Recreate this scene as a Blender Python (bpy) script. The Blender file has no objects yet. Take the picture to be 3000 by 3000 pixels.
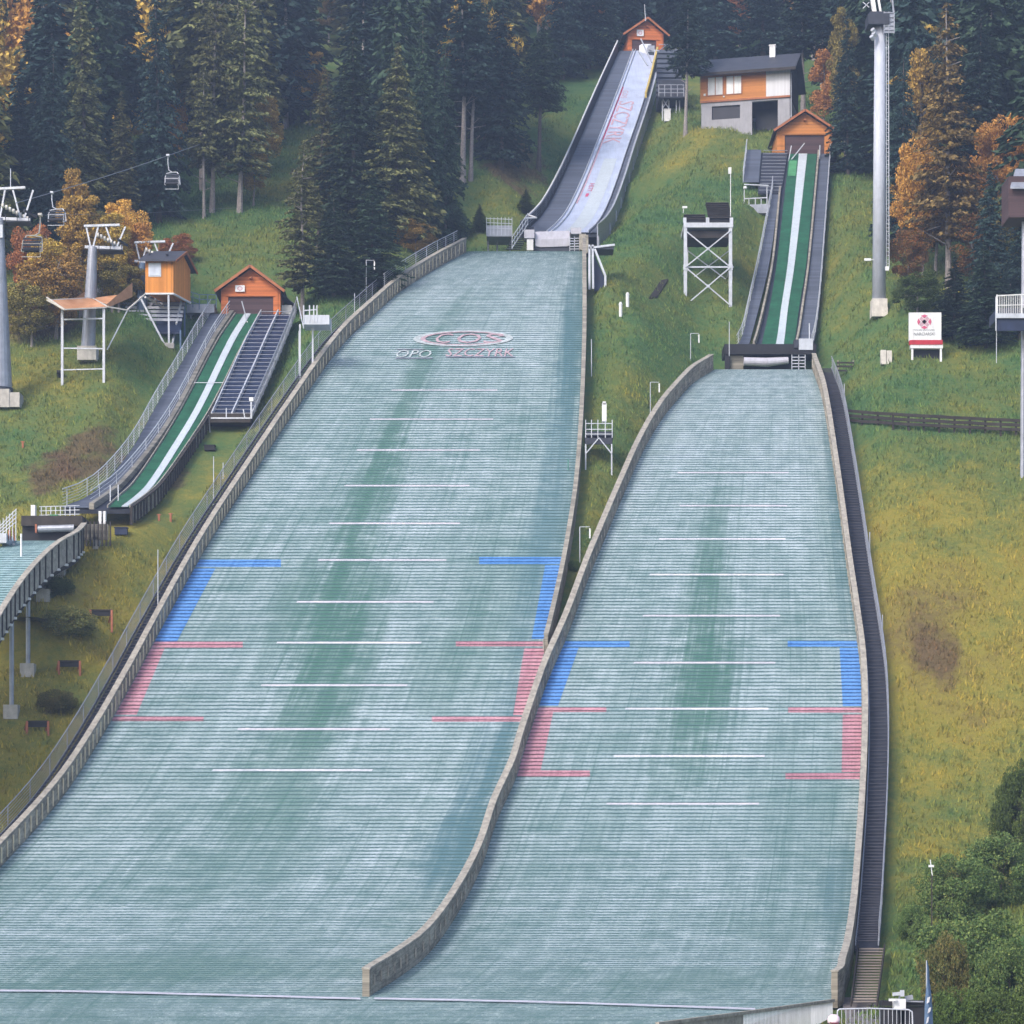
import bpy, math, random
import numpy as np
from mathutils import Vector, Matrix, noise
random.seed(7); np.random.seed(7)
SC = bpy.context.scene
COL = SC.collection
PI = math.pi
# ------------------------------------------------------------------ camera
F = 5000.0; HZ = 1700.0; W = 1932.0          # focal length, horizon row and frame width in one unit
cam_d = bpy.data.cameras.new('camera'); cam = bpy.data.objects.new('camera', cam_d); COL.objects.link(cam)
cam_d.sensor_width = 36; cam_d.sensor_fit = 'HORIZONTAL'; cam_d.lens = 36 * F / W
cam_d.shift_y = (HZ - W / 2) / W
cam.location = (0, 0, 0); cam.rotation_euler = (PI / 2, 0, 0)
cam_d.clip_start = 0.5; cam_d.clip_end = 3000
SC.camera = cam
# ------------------------------------------------------------------ sky and sun
SUN_EL, SUN_AZ = math.radians(38), math.radians(215)     # azimuth clockwise from +Y
world = bpy.data.worlds.new("World"); SC.world = world; world.use_nodes = True
wn = world.node_tree.nodes; wl = world.node_tree.links
sky = wn.new('ShaderNodeTexSky'); sky.sky_type = 'NISHITA'; sky.sun_disc = False
sky.sun_elevation = SUN_EL; sky.sun_rotation = SUN_AZ
sky.air_density = 1.0; sky.dust_density = 3.0; sky.ozone_density = 1.0
bg = wn['Background']; wl.new(sky.outputs[0], bg.inputs[0]); bg.inputs[1].default_value = 0.15
sl = bpy.data.lights.new('sun', 'SUN'); sl.energy = 1.5; sl.angle = math.radians(16); sl.color = (1.0, 0.93, 0.84)
sun = bpy.data.objects.new('sun', sl); COL.objects.link(sun)
sd = Vector((math.sin(SUN_AZ) * math.cos(SUN_EL), math.cos(SUN_AZ) * math.cos(SUN_EL), math.sin(SUN_EL)))
sun.rotation_euler = sd.to_track_quat('Z', 'Y').to_euler()
sun.location = (-40, -60, 90)
SC.view_settings.view_transform = 'Standard'; SC.view_settings.look = 'None'
SC.view_settings.exposure = 1.0; SC.view_settings.gamma = 1
SC.render.engine = 'CYCLES'
SC.cycles.use_denoising = True
SC.cycles.max_bounces = 6; SC.cycles.diffuse_bounces = 3; SC.cycles.volume_bounces = 0
SC.cycles.transparent_max_bounces = 6
HAZE = 0.00062        # density of the air

# ------------------------------------------------------------------ tools
def P(u, v, Y): return Vector(((u - W / 2) / F * Y, Y, (HZ - v) / F * Y))
def ip(k, x):
    if x <= k[0][0]: return k[0][1]
    for a, b in zip(k, k[1:]):
        if x <= b[0]: return a[1] + (b[1] - a[1]) * (x - a[0]) / (b[0] - a[0])
    return k[-1][1]
def smooth(k, n=5):
    """denser, rounded version of a list of (x, y) knots (Catmull-Rom)"""
    out = []
    for i in range(len(k) - 1):
        p0 = k[max(i - 1, 0)]; p1 = k[i]; p2 = k[i + 1]; p3 = k[min(i + 2, len(k) - 1)]
        h = p2[0] - p1[0]
        m1 = (p2[1] - p0[1]) / (p2[0] - p0[0]) * h; m2 = (p3[1] - p1[1]) / (p3[0] - p1[0]) * h
        for j in range(n):
            t = j / n
            y = (2*t**3 - 3*t**2 + 1) * p1[1] + (t**3 - 2*t**2 + t) * m1 + (-2*t**3 + 3*t**2) * p2[1] + (t**3 - t**2) * m2
            out.append((p1[0] + h * t, y))
    out.append(k[-1]); return out

class MB:
    def __init__(s): s.v = []; s.f = []; s.uv = None
    def add(s, vs, fs):
        n = len(s.v); s.v += [tuple(p) for p in vs]; s.f += [tuple(i + n for i in f) for f in fs]
    def quad(s, a, b, c, d): s.add([a, b, c, d], [(0, 1, 2, 3)])
    def box(s, c, size, rz=0.0):
        hx, hy, hz = size[0] / 2, size[1] / 2, size[2] / 2; cr, sr = math.cos(rz), math.sin(rz)
        vs = []
        for z in (-hz, hz):
            for x, y in ((-hx, -hy), (hx, -hy), (hx, hy), (-hx, hy)):
                vs.append((c[0] + x * cr - y * sr, c[1] + x * sr + y * cr, c[2] + z))
        s.add(vs, [(0, 3, 2, 1), (4, 5, 6, 7), (0, 1, 5, 4), (1, 2, 6, 5), (2, 3, 7, 6), (3, 0, 4, 7)])
    def box2(s, a, b):
        s.box([(a[i] + b[i]) / 2 for i in range(3)], [abs(b[i] - a[i]) for i in range(3)])
    def bar(s, p, q, w, h=None, up=Vector((0, 0, 1))):
        p = Vector(p); q = Vector(q); h = h or w; d = (q - p).normalized()
        sx = d.cross(up)
        if sx.length < 1e-4: sx = d.cross(Vector((0, 1, 0)))
        sx.normalize(); uy = sx.cross(d)
        vs = [e + sx * (a * w / 2) + uy * (b * h / 2) for e in (p, q) for a, b in ((-1, -1), (1, -1), (1, 1), (-1, 1))]
        s.add(vs, [(0, 1, 2, 3), (7, 6, 5, 4), (0, 4, 5, 1), (1, 5, 6, 2), (2, 6, 7, 3), (3, 7, 4, 0)])
    def tube(s, p, q, r, r2=None, n=10):
        p = Vector(p); q = Vector(q); r2 = r if r2 is None else r2; d = (q - p).normalized()
        sx = d.cross(Vector((0, 0, 1)))
        if sx.length < 1e-3: sx = Vector((1, 0, 0))
        sx.normalize(); uy = sx.cross(d)
        vs = [e + sx * (math.cos(2*PI*i/n) * rr) + uy * (math.sin(2*PI*i/n) * rr) for e, rr in ((p, r), (q, r2)) for i in range(n)]
        fs = [(i, (i + 1) % n, n + (i + 1) % n, n + i) for i in range(n)]
        fs += [tuple(range(n))[::-1], tuple(range(n, 2 * n))]
        s.add(vs, fs)
    def line(s, pts, r, n=6):
        for a, b in zip(pts, pts[1:]): s.tube(a, b, r, n=n)
    def loft(s, rings, closed=True, caps=True):
        n = len(rings[0]); vs = [p for r in rings for p in r]; fs = []
        for i in range(len(rings) - 1):
            for j in range(n if closed else n - 1):
                k = (j + 1) % n
                fs.append((i * n + j, i * n + k, (i + 1) * n + k, (i + 1) * n + j))
        if closed and caps: fs += [tuple(range(n))[::-1], tuple((len(rings) - 1) * n + j for j in range(n))]
        s.add(vs, fs)

ORG = {}
def tag(o, label=None, cat=None, group=None, kind=None):
    if label: o['label'] = label
    if cat: o['category'] = cat
    if group: o['group'] = group
    if kind: o['kind'] = kind
    return o
def thing(name, loc, label, cat, group=None, kind=None):
    o = bpy.data.objects.new(name, None); COL.objects.link(o); o.location = loc; o.empty_display_size = .3
    ORG[o.name] = Vector(loc); return tag(o, label, cat, group, kind)
def mesh_of(name, mb, org, mats, sm=False):
    me = bpy.data.meshes.new(name)
    va = np.array(mb.v, dtype=float) - np.array(org)[None, :]
    me.from_pydata(va.tolist(), [], mb.f)
    for m in (mats if isinstance(mats, (list, tuple)) else [mats]): me.materials.append(m)
    if mb.uv is not None:
        ul = me.uv_layers.new(name='UVMap'); idx = np.empty(len(me.loops), dtype=np.int32); me.loops.foreach_get('vertex_index', idx)
        ul.data.foreach_set('uv', np.array(mb.uv, dtype=float)[idx].ravel())
    if sm: me.polygons.foreach_set('use_smooth', [True] * len(me.polygons))
    me.update(); return me
def part(name, mb, mat, parent, label=None, kind=None, sm=False):
    org = ORG[parent.name]
    o = bpy.data.objects.new(name, mesh_of(name, mb, org, mat, sm)); COL.objects.link(o); o.parent = parent
    ORG[o.name] = org
    return tag(o, label, None, None, kind)
def single(name, mb, mat, label=None, cat=None, group=None, kind=None, sm=False, org=None):
    if org is None:
        a = np.array(mb.v); org = Vector((a[:, 0].mean(), a[:, 1].mean(), a[:, 2].min()))
    o = bpy.data.objects.new(name, mesh_of(name, mb, org, mat, sm)); COL.objects.link(o); o.location = org
    ORG[o.name] = Vector(org); return tag(o, label, cat, group, kind)

# ------------------------------------------------------------------ materials
class NT:
    def __init__(s, name, rough=0.8):
        s.m = bpy.data.materials.new(name); s.m.use_nodes = True; s.t = s.m.node_tree; s.n = s.t.nodes; s.l = s.t.links
        s.b = s.n['Principled BSDF']; s.b.inputs['Roughness'].default_value = rough
        s.b.inputs['Specular IOR Level'].default_value = 0.3
    def node(s, t, **k):
        n = s.n.new(t)
        for a, b in k.items(): setattr(n, a, b)
        return n
    def lk(s, a, b): s.l.new(a, b)
    def coord(s, kind='Object', scale=(1, 1, 1), rot=(0, 0, 0)):
        tc = s.node('ShaderNodeTexCoord'); mp = s.node('ShaderNodeMapping'); mp.inputs['Scale'].default_value = scale; mp.inputs['Rotation'].default_value = rot
        s.lk(tc.outputs[kind], mp.inputs[0]); return mp.outputs[0]
    def noise(s, vec, scale, detail=4, rough=0.6):
        n = s.node('ShaderNodeTexNoise'); n.inputs['Scale'].default_value = scale; n.inputs['Detail'].default_value = detail; n.inputs['Roughness'].default_value = rough
        s.lk(vec, n.inputs['Vector']); return n.outputs['Fac']
    def ramp(s, fac, stops, interp='LINEAR'):
        r = s.node('ShaderNodeValToRGB'); r.color_ramp.interpolation = interp; e = r.color_ramp.elements
        while len(e) < len(stops): e.new(0.5)
        for el, (p, c) in zip(e, stops):
            el.position = p; el.color = (c, c, c, 1) if isinstance(c, (int, float)) else (*c, 1)
        s.lk(fac, r.inputs[0]); return r.outputs[0]
    def math(s, op, a, b=None, c=None):
        n = s.node('ShaderNodeMath', operation=op)
        for i, x in enumerate((a, b, c)):
            if x is None: continue
            if isinstance(x, (int, float)): n.inputs[i].default_value = x
            else: s.lk(x, n.inputs[i])
        return n.outputs[0]
    def mix(s, fac, a, b, mode='MIX'):
        n = s.node('ShaderNodeMix', data_type='RGBA', blend_type=mode)
        for i, x in ((0, fac), (6, a), (7, b)):
            if isinstance(x, (int, float)): n.inputs[i].default_value = x
            elif isinstance(x, tuple): n.inputs[i].default_value = (*x, 1)
            else: s.lk(x, n.inputs[i])
        return n.outputs[2]
    def color(s, c): 
        if isinstance(c, tuple): s.b.inputs['Base Color'].default_value = (*c, 1)
        else: s.lk(c, s.b.inputs['Base Color'])
    def bump(s, h, strength=0.3, dist=0.02):
        n = s.node('ShaderNodeBump'); n.inputs['Strength'].default_value = strength; n.inputs['Distance'].default_value = dist
        s.lk(h, n.inputs['Height']); s.lk(n.outputs[0], s.b.inputs['Normal'])
def plain(name, c, rough=0.7, var=0.25, scale=1.5, metal=0.0, streak=None, bump=0.0):
    """weathered painted or raw surface: colour c broken up by noise and vertical streaks"""
    t = NT(name, rough); v = t.coord('Object'); n1 = t.noise(v, scale, 6, 0.65)
    lo = tuple(x * (1 - var) for x in c); hi = tuple(min(1, x * (1 + var)) for x in c)
    col = t.ramp(n1, [(0.3, lo), (0.7, hi)])
    v2 = t.coord('Object', streak or (3, 3, 0.35)); n2 = t.noise(v2, 2.0, 5, 0.7)
    col = t.mix(t.ramp(n2, [(0.45, 0.0), (0.75, 0.45)]), col, tuple(x * 0.55 for x in c))
    t.color(col); t.b.inputs['Metallic'].default_value = metal
    if bump: t.bump(t.noise(v, scale * 12, 3), bump, 0.02)
    return t.m
def planks(name, c, width=0.14, axis=2, gap=0.08, rough=0.75, dark=0.25, var=0.25):
    """boards laid side by side across the given object axis"""
    t = NT(name, rough); tc = t.node('ShaderNodeTexCoord'); sx = t.node('ShaderNodeSeparateXYZ'); t.lk(tc.outputs['Object'], sx.inputs[0])
    q = t.math('DIVIDE', sx.outputs[axis], width); fr = t.math('FRACT', q); fl = t.math('FLOOR', q)
    wn_ = t.node('ShaderNodeTexWhiteNoise', noise_dimensions='1D'); t.lk(fl, wn_.inputs['W'])
    sc = [4, 4, 4]; sc[axis] = 12; 
    for i in range(3):
        if i != axis: sc[i] = 1.2
    n = t.noise(t.coord('Object', tuple(sc)), 2.5, 6, 0.7)
    mixf = t.math('ADD', t.math('MULTIPLY', wn_.outputs['Value'], 0.5), t.math('MULTIPLY', n, 0.6))
    col = t.ramp(mixf, [(0.2, tuple(x * (1 - var) for x in c)), (0.85, tuple(min(1, x * (1 + var)) for x in c))])
    g = t.ramp(fr, [(0.0, 1.0), (gap, 0.0), (1.0, 0.0)])
    t.color(t.mix(g, col, tuple(x * dark for x in c))); t.bump(t.math('SUBTRACT', 1.0, g), 0.5, 0.01); return t.m

def mat_plastic(name, tip, gap, worn, edge=None, green=None, stripe=True):
    """rows of plastic bristle mats; uv = (metres across, metres down the slope)"""
    t = NT(name, 0.75); uv = t.node('ShaderNodeUVMap'); uv.uv_map = 'UVMap'
    s = t.node('ShaderNodeSeparateXYZ'); t.lk(uv.outputs[0], s.inputs[0]); x, y = s.outputs[0], s.outputs[1]
    def uvs(sc, rot=0):
        m = t.node('ShaderNodeMapping'); m.inputs['Scale'].default_value = sc; m.inputs['Rotation'].default_value = (0, 0, rot); t.lk(uv.outputs[0], m.inputs[0]); return m.outputs[0]
    rowf = t.math('FLOOR', t.math('DIVIDE', y, ROW)); wn_ = t.node('ShaderNodeTexWhiteNoise', noise_dimensions='1D'); t.lk(rowf, wn_.inputs['W'])
    wob = t.math('MULTIPLY', t.math('SUBTRACT', t.noise(uvs((.9, .5, 1)), 1.0, 4, .7), .5), .28)
    fr = t.math('FRACT', t.math('DIVIDE', t.math('ADD', y, wob), ROW))
    st = t.ramp(fr, [(0.0, 0.1), (0.28, 0.85), (0.6, 1.0), (0.82, 0.3), (1.0, 0.0)])
    big = t.ramp(t.noise(uvs((0.16, 0.05, 1)), 1.0, 6, 0.62), [(0.34, 0.0), (0.66, 1.0)])         # broad worn patches
    strk = t.ramp(t.noise(uvs((2.4, 0.045, 1), .03), 1.0, 6, 0.75), [(0.36, 0.0), (0.66, 1.0)])    # ski tracks
    diag = t.ramp(t.noise(uvs((1.5, 0.16, 1), .35), 1.0, 5, 0.75), [(0.38, 0.0), (0.66, 1.0)])
    cross = t.ramp(t.noise(uvs((0.22, 2.3, 1)), 1.0, 4, 0.65), [(0.3, 0.0), (0.72, 1.0)])  # row by row
    patch = t.ramp(t.noise(uvs((0.7, .8, 1)), 1.0, 5, 0.7), [(0.35, 0.0), (0.68, 1.0)])
    fine = t.ramp(t.noise(uvs((6, 11, 1)), 1.0, 4, 0.85), [(0.3, 0.0), (0.7, 1.0)])
    f = t.math('ADD', t.math('MULTIPLY', big, 0.25), t.math('MULTIPLY', strk, 0.2))
    f = t.math('ADD', f, t.math('MULTIPLY', diag, .13))
    f = t.math('ADD', f, t.math('MULTIPLY', cross, 0.11)); f = t.math('ADD', f, t.math('MULTIPLY', fine, 0.22)); f = t.math('ADD', f, t.math('MULTIPLY', patch, 0.08))
    f = t.math('ADD', f, t.math('MULTIPLY', wn_.outputs['Value'], 0.1))
    cell = t.node('ShaderNodeTexWhiteNoise', noise_dimensions='2D'); cv = t.node('ShaderNodeCombineXYZ')       # mats relaid at different times
    t.lk(t.math('FLOOR', t.math('DIVIDE', t.math('ADD', x, t.math('MULTIPLY', wn_.outputs['Value'], .7)), 1.5)), cv.inputs[0]); t.lk(t.math('FLOOR', t.math('DIVIDE', y, ROW * 3)), cv.inputs[1]); t.lk(cv.outputs[0], cell.inputs['Vector'])
    f = t.math('ADD', f, t.math('MULTIPLY', t.math('SUBTRACT', cell.outputs['Value'], .5), .13))
    line = t.ramp(t.noise(uvs((7, .03, 1), .02), 1.0, 3, .6), [(.3, -0.0), (.42, 0.0), (1, 0)]) if False else t.ramp(t.noise(uvs((5.5, .035, 1), .025), 1.0, 3, .6), [(.34, 1.0), (.44, 0.0), (1, 0)])
    f = t.math('SUBTRACT', f, t.math('MULTIPLY', line, .16))
    f = t.math('ADD', f, t.ramp(t.math('DIVIDE', y, 60.0), [(0.0, .26), (.75, 0.02), (1, 0)]))     # paler near the top: grazing-view sheen painted into the colour
    c1 = t.ramp(f, [(0.2, tip), (0.82, worn)])  # worn colour also carries the sheen painted near the top
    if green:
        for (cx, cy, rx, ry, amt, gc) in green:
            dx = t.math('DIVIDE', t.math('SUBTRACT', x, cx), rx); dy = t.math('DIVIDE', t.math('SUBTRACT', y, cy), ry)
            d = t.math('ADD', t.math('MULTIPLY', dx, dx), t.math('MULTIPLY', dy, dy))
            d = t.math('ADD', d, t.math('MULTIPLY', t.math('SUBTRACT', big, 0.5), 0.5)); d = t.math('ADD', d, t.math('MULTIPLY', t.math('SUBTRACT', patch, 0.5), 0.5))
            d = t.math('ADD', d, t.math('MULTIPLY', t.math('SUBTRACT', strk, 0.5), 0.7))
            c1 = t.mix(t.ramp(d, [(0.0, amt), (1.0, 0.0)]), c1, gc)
    moss = t.ramp(t.noise(uvs((.8, 1.3, 1)), 1.0, 5, .75), [(.66, 0.0), (.74, .75)])
    c1 = t.mix(moss, c1, tuple(q * .45 for q in tip))
    k = t.math('ADD', st, t.math('MULTIPLY', t.math('SUBTRACT', fine, 0.5), 1.1))
    k = t.math('ADD', k, t.math('MULTIPLY', t.math('SUBTRACT', patch, 0.4), 0.4))
    col = t.mix(t.ramp(k, [(0.0, 0.0), (0.9, 1.0)]), gap, c1)
    t.color(col); t.bump(t.math('ADD', fine, st), 0.4, 0.03)
    return t.m
ROW = 0.42

M = {}
def setup_mats():
    M['mat'] = None
    M['white'] = plain('white_paint', (.72, .73, .76), .5, .12)
    M['metal'] = plain('galvanised_steel', (.33, .35, .41), .45, .2, metal=.35)
    M['metal_l'] = plain('light_steel', (.5, .53, .6), .45, .15, metal=.2)
    M['metal_d'] = plain('dark_steel', (.04, .045, .065), .6, .3)
    M['black'] = plain('black_rubber', (.02, .02, .026), .7, .3)
    M['concrete'] = plain('concrete', (.42, .40, .38), .9, .25, 2.0, bump=.4)
    M['conc_w'] = plain('pale_concrete', (.6, .57, .53), .9, .2, 2.0, bump=.4)
    M['door'] = planks('brown_shutter', (.075, .045, .05), .18, 2, .06)
    M['orange_v'] = planks('orange_boards_upright', (.64, .25, .05), .12, 0, .07)
    M['orange'] = planks('orange_boards', (.5, .2, .055), .14, 2, .08)
    M['orange2'] = planks('red_orange_boards', (.5, .15, .045), .14, 2, .08)
    M['trim'] = plain('brown_fascia', (.36, .13, .055), .6, .25)
    M['roof'] = plain('dark_roof', (.055, .058, .075), .55, .25)
    M['nosing'] = plain('tread_nosing', (.075, .072, .09), .5, .3)
    M['pylon'] = plain('pylon_paint', (.48, .51, .6), .5, .1)
    M['warm_wood'] = plain('warm_pale_wood', (.56, .49, .36), .8, .25)
    M['tread'] = planks('stair_grating', (.11, .105, .12), .07, 1, .15, dark=.3)
    M['tread_wood'] = planks('grey_wood_tread', (.23, .2, .18), .12, 1, .1)
    M['wood_grey'] = planks('weathered_boards', (.27, .25, .215), .2, 2, .09, dark=.3, var=.35)
    M['wood_dark'] = plain('dark_timber', (.045, .038, .035), .85, .4)
    M['wood_pale'] = plain('pale_weathered_timber', (.33, .305, .265), .85, .4, 3, streak=(2, .3, 2))
    M['bark'] = plain('bark', (.10, .085, .08), .95, .35, 6, bump=.6)
    M['bark_p'] = plain('pale_bark', (.26, .235, .23), .95, .35, 6, bump=.6)
    M['green'] = plain('green_track_mat', (.016, .095, .05), .7, .4, 1.2)
    M['green_l'] = plain('light_green_mat', (.07, .26, .12), .7, .25, 1.2)
    M['track_w'] = plain('white_track', (.5, .56, .62), .35, .08)
    M['track_b'] = plain('pale_blue_track', (.46, .52, .68), .3, .18, .6, streak=(4, .2, .2))
    M['walk'] = planks('dark_walkway', (.085, .1, .14), .3, 1, .12, dark=.55)
    M['glass'] = plain('window_glass', (.55, .6, .72), .12, .15)
    M['darkglass'] = plain('dark_opening', (.015, .016, .03), .3, .3)
    M['plaster'] = plain('grey_plaster', (.34, .34, .38), .9, .1)
    M['white_boards'] = planks('white_boards', (.62, .63, .68), .16, 0, .06, dark=.7, var=.08)
    M['net'] = None
    M['red'] = plain('red_paint', (.45, .03, .05), .5, .2)
    M['redw'] = plain('faded_red_wood', (.38, .14, .08), .8, .3)
    M['yellow'] = plain('yellow_pad', (.55, .42, .12), .6, .2)
    M['blue'] = plain('blue_paint', (.10, .16, .27), .6, .25)
    M['navy'] = plain('navy_sheet', (.02, .03, .07), .5, .3)
    M['pink'] = plain('pink_letters', (.52, .34, .41), .7, .2)
    M['redp'] = plain('red_letters', (.55, .10, .2), .6, .2)
    M['darkp'] = plain('dark_letters', (.12, .13, .15), .7, .2)
    M['whitep'] = plain('white_letters', (.55, .56, .6), .7, .15); M['fade_w'] = plain('faded_white_paint', (.40, .45, .47), .8, .35, 2.5); M['fade_p'] = plain('faded_pink_paint', (.42, .31, .35), .8, .35, 2.5); M['cover'] = plain('lilac_grey_cover', (.46, .46, .54), .5, .12)
    M['teal'] = plain('teal_paint', (.1, .28, .24), .7, .2)
    M['cable'] = plain('steel_rope', (.22, .24, .28), .5, .1)
    M['skin'] = plain('skin', (.5, .3, .22), .6, .1)
    M['maroon'] = plain('maroon_cloth', (.13, .03, .06), .9, .3)
    M['pinkw'] = plain('pale_pink_cloth', (.75, .6, .68), .9, .15)
    M['jean'] = plain('denim', (.05, .07, .14), .9, .3)
    # plank side walls of the landing slopes, with dark joints and dashes along the boards
    t = NT('slope_wall_boards', .85); uv = t.node('ShaderNodeUVMap'); uv.uv_map = 'UVMap'
    s = t.node('ShaderNodeSeparateXYZ'); t.lk(uv.outputs[0], s.inputs[0])
    def uvs(sc):
        m = t.node('ShaderNodeMapping'); m.inputs['Scale'].default_value = sc; t.lk(uv.outputs[0], m.inputs[0]); return m.outputs[0]
    n = t.noise(uvs((.7, 5, 1)), 2, 6, .7)
    base = t.ramp(n, [(.3, (.09, .08, .065)), (.7, (.38, .345, .285))])
    fr = t.math('FRACT', t.math('DIVIDE', s.outputs[1], .22)); base = t.mix(t.ramp(fr, [(0, .75), (.12, 0), (1, 0)]), base, (.05, .045, .04))
    fx = t.math('FRACT', t.math('DIVIDE', s.outputs[0], 1.0)); base = t.mix(t.ramp(fx, [(0, .7), (.1, .0), (.5, 0), (.55, .5), (.62, 0), (1, 0)]), base, (.06, .05, .045))
    base = t.mix(t.ramp(t.noise(uvs((.35, .8, 1)), 1, 5, .7), [(.45, 0), (.65, .6)]), base, (.5, .46, .38)); base = t.mix(t.ramp(t.noise(uvs((.6, 1.4, 1)), 1.7, 5, .75), [(.5, 0), (.66, .65)]), base, (.07, .062, .055))
    t.color(base); M['wall'] = t.m
    # net
    t = NT('orange_net', .8); tc = t.node('ShaderNodeTexCoord')
    t.color(t.ramp(t.noise(tc.outputs['Object'], 1.2), [(.3, (.45, .2, .09)), (.7, (.62, .33, .18))])); M['net'] = t.m
setup_mats()

def leafmat(name, c1, c2, c3=None):
    t = NT(name, .7); g = t.node('ShaderNodeNewGeometry'); tc = t.node('ShaderNodeTexCoord'); oi = t.node('ShaderNodeObjectInfo')
    n = t.noise(tc.outputs['Object'], .55, 3, .6)
    f = t.math('ADD', t.math('MULTIPLY', g.outputs['Random Per Island'], .55), t.math('MULTIPLY', n, .55))
    stops = [(.25, c1), (.75, c2)] if c3 is None else [(.2, c1), (.55, c2), (.85, c3)]
    col = t.ramp(f, stops)
    hs = t.node('ShaderNodeHueSaturation'); t.lk(col, hs.inputs['Color'])
    t.lk(t.math('ADD', t.math('MULTIPLY', oi.outputs['Random'], .6), .7), hs.inputs['Value'])
    t.lk(t.math('ADD', t.math('MULTIPLY', oi.outputs['Random'], .03), .485), hs.inputs['Hue'])
    t.lk(hs.outputs[0], t.b.inputs['Base Color'])
    t.b.inputs['Specular IOR Level'].default_value = .15
    return t.m
L_SPR = leafmat('spruce_needles', (.015, .033, .022), (.052, .088, .05))
L_SPR2 = leafmat('blue_spruce_needles', (.015, .033, .034), (.042, .078, .066))
L_OLV = leafmat('olive_needles', (.05, .06, .028), (.18, .185, .075))
L_LAR = leafmat('larch_needles', (.08, .06, .025), (.28, .2, .07))
L_YEL = leafmat('yellow_leaves', (.2, .13, .03), (.56, .37, .08))
L_ORA = leafmat('orange_leaves', (.26, .12, .03), (.66, .34, .08))
L_RUS = leafmat('rust_leaves', (.2, .08, .03), (.46, .19, .07))
L_GRN = leafmat('green_leaves', (.03, .055, .016), (.10, .15, .035))
L_YGR = leafmat('yellowgreen_leaves', (.12, .11, .03), (.34, .29, .075))
L_BSH = leafmat('bush_leaves', (.03, .065, .022), (.10, .17, .05), (.2, .25, .075))
L_OLB = leafmat('olive_bush_leaves', (.04, .055, .02), (.13, .14, .045), (.22, .17, .06))
L_MIX = leafmat('autumn_mixed_leaves', (.05, .06, .02), (.2, .13, .04), (.4, .17, .04))

# ------------------------------------------------------------------ slope profiles (row in the picture -> distance), from the real slope angles
def integ(T, v0, Y0, va, vb):
    out = {v0: Y0}
    for d in (-1, 1):
        v = v0; Y = Y0
        while (v > va if d < 0 else v < vb):
            vm = v + d * .5; m = (HZ - vm) / F
            Y *= math.exp((-d / F) / (math.tan(math.radians(ip(T, vm))) - m)); v += d; out[v] = Y
    return out
TAIL = [(1515, 29.5), (1600, 25), (1700, 19.5), (1800, 13), (1890, 7), (1932, 4.5), (2010, 3)]
A = integ([(470, 15.2), (480, 19.5), (500, 23), (560, 28), (650, 32), (738, 33.5), (900, 34.5), (1213, 34.5), (1373, 33), (1455, 31.5)] + TAIL, 1213, 155, 472, 2010)
B = integ([(694, 18), (705, 21), (720, 24), (790, 28.5), (893, 31.5), (1000, 33), (1087, 33.5), (1250, 33.5), (1337, 33), (1425, 31.5)] + TAIL, 1515, A[1515], 696, 2010)
T0 = integ([(-500, 26), (0, 27), (300, 27.5), (560, 29.5), (650, 32), (738, 33.5), (900, 34.5), (1213, 34.5), (1373, 33), (1455, 31.5)] + TAIL, 1213, 155, -420, 2010)
def YofV(D):
    k = sorted(D); vs = np.array(k, float); ys = np.array([D[i] for i in k]); return lambda v: float(np.interp(v, vs, ys))
def ZofY(D):
    k = sorted(D, reverse=True); ys = np.array([D[i] for i in k]); zs = np.array([(HZ - i) / F * D[i] for i in k]); return ys, zs
YA, YB, YT = YofV(A), YofV(B), YofV(T0)
ys_, zs_ = ZofY(T0)
TY = np.concatenate([[-200, 0, 30, 45, 78], ys_[ys_ > 84], [900]]); TZ = np.concatenate([[-2.8, -2.8, -3.0, -3.5, -4.7], zs_[ys_ > 84], [zs_[-1] + .35 * (900 - ys_[-1])]])
TZ[(TY > 84) & (TY < 500)] -= .05
# edges of the two landing slopes in the picture, row -> column
EA_L = [(472, 884), (478, 877), (500, 836), (547, 761), (587, 714), (654, 644), (791, 547), (897, 477), (1044, 383), (1194, 300), (1288, 250), (1411, 180), (1515, 110), (1638, 0), (1700, -62), (1800, -180), (1890, -300), (1932, -340), (2010, -380)]
EB_L = [(696, 1350), (701, 1343), (720, 1312), (744, 1288), (790, 1250), (857, 1211), (947, 1171), (1011, 1144), (1091, 1111), (1191, 1074), (1288, 1032), (1348, 1011), (1421, 987), (1475, 971), (1551, 937), (1641, 907), (1735, 857), (1805, 804), (1850, 745), (1881, 697), (1932, 640), (2010, 560)]
EA_R = [(467, 1100), (644, 1100), (804, 1094), (937, 1084), (1027, 1071), (1104, 1057), (1177, 1041), (1230, 1028), (1288, 1010), (1348, 996), (1421, 973), (1475, 957), (1551, 924), (1641, 893), (1735, 843), (1805, 796), (1850, 742), (1881, 697), (1932, 640), (2010, 560)]
EB_R = [(694, 1531), (754, 1551), (877, 1571), (977, 1585), (1077, 1598), (1194, 1615), (1277, 1625), (1388, 1628), (1521, 1623), (1621, 1616), (1738, 1606), (1821, 1594), (1860, 1583), (1885, 1571), (1905, 1500), (1932, 1420), (2010, 1300)]
EA_L, EB_L, EA_R, EB_R = map(smooth, (EA_L, EB_L, EA_R, EB_R))

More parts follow.
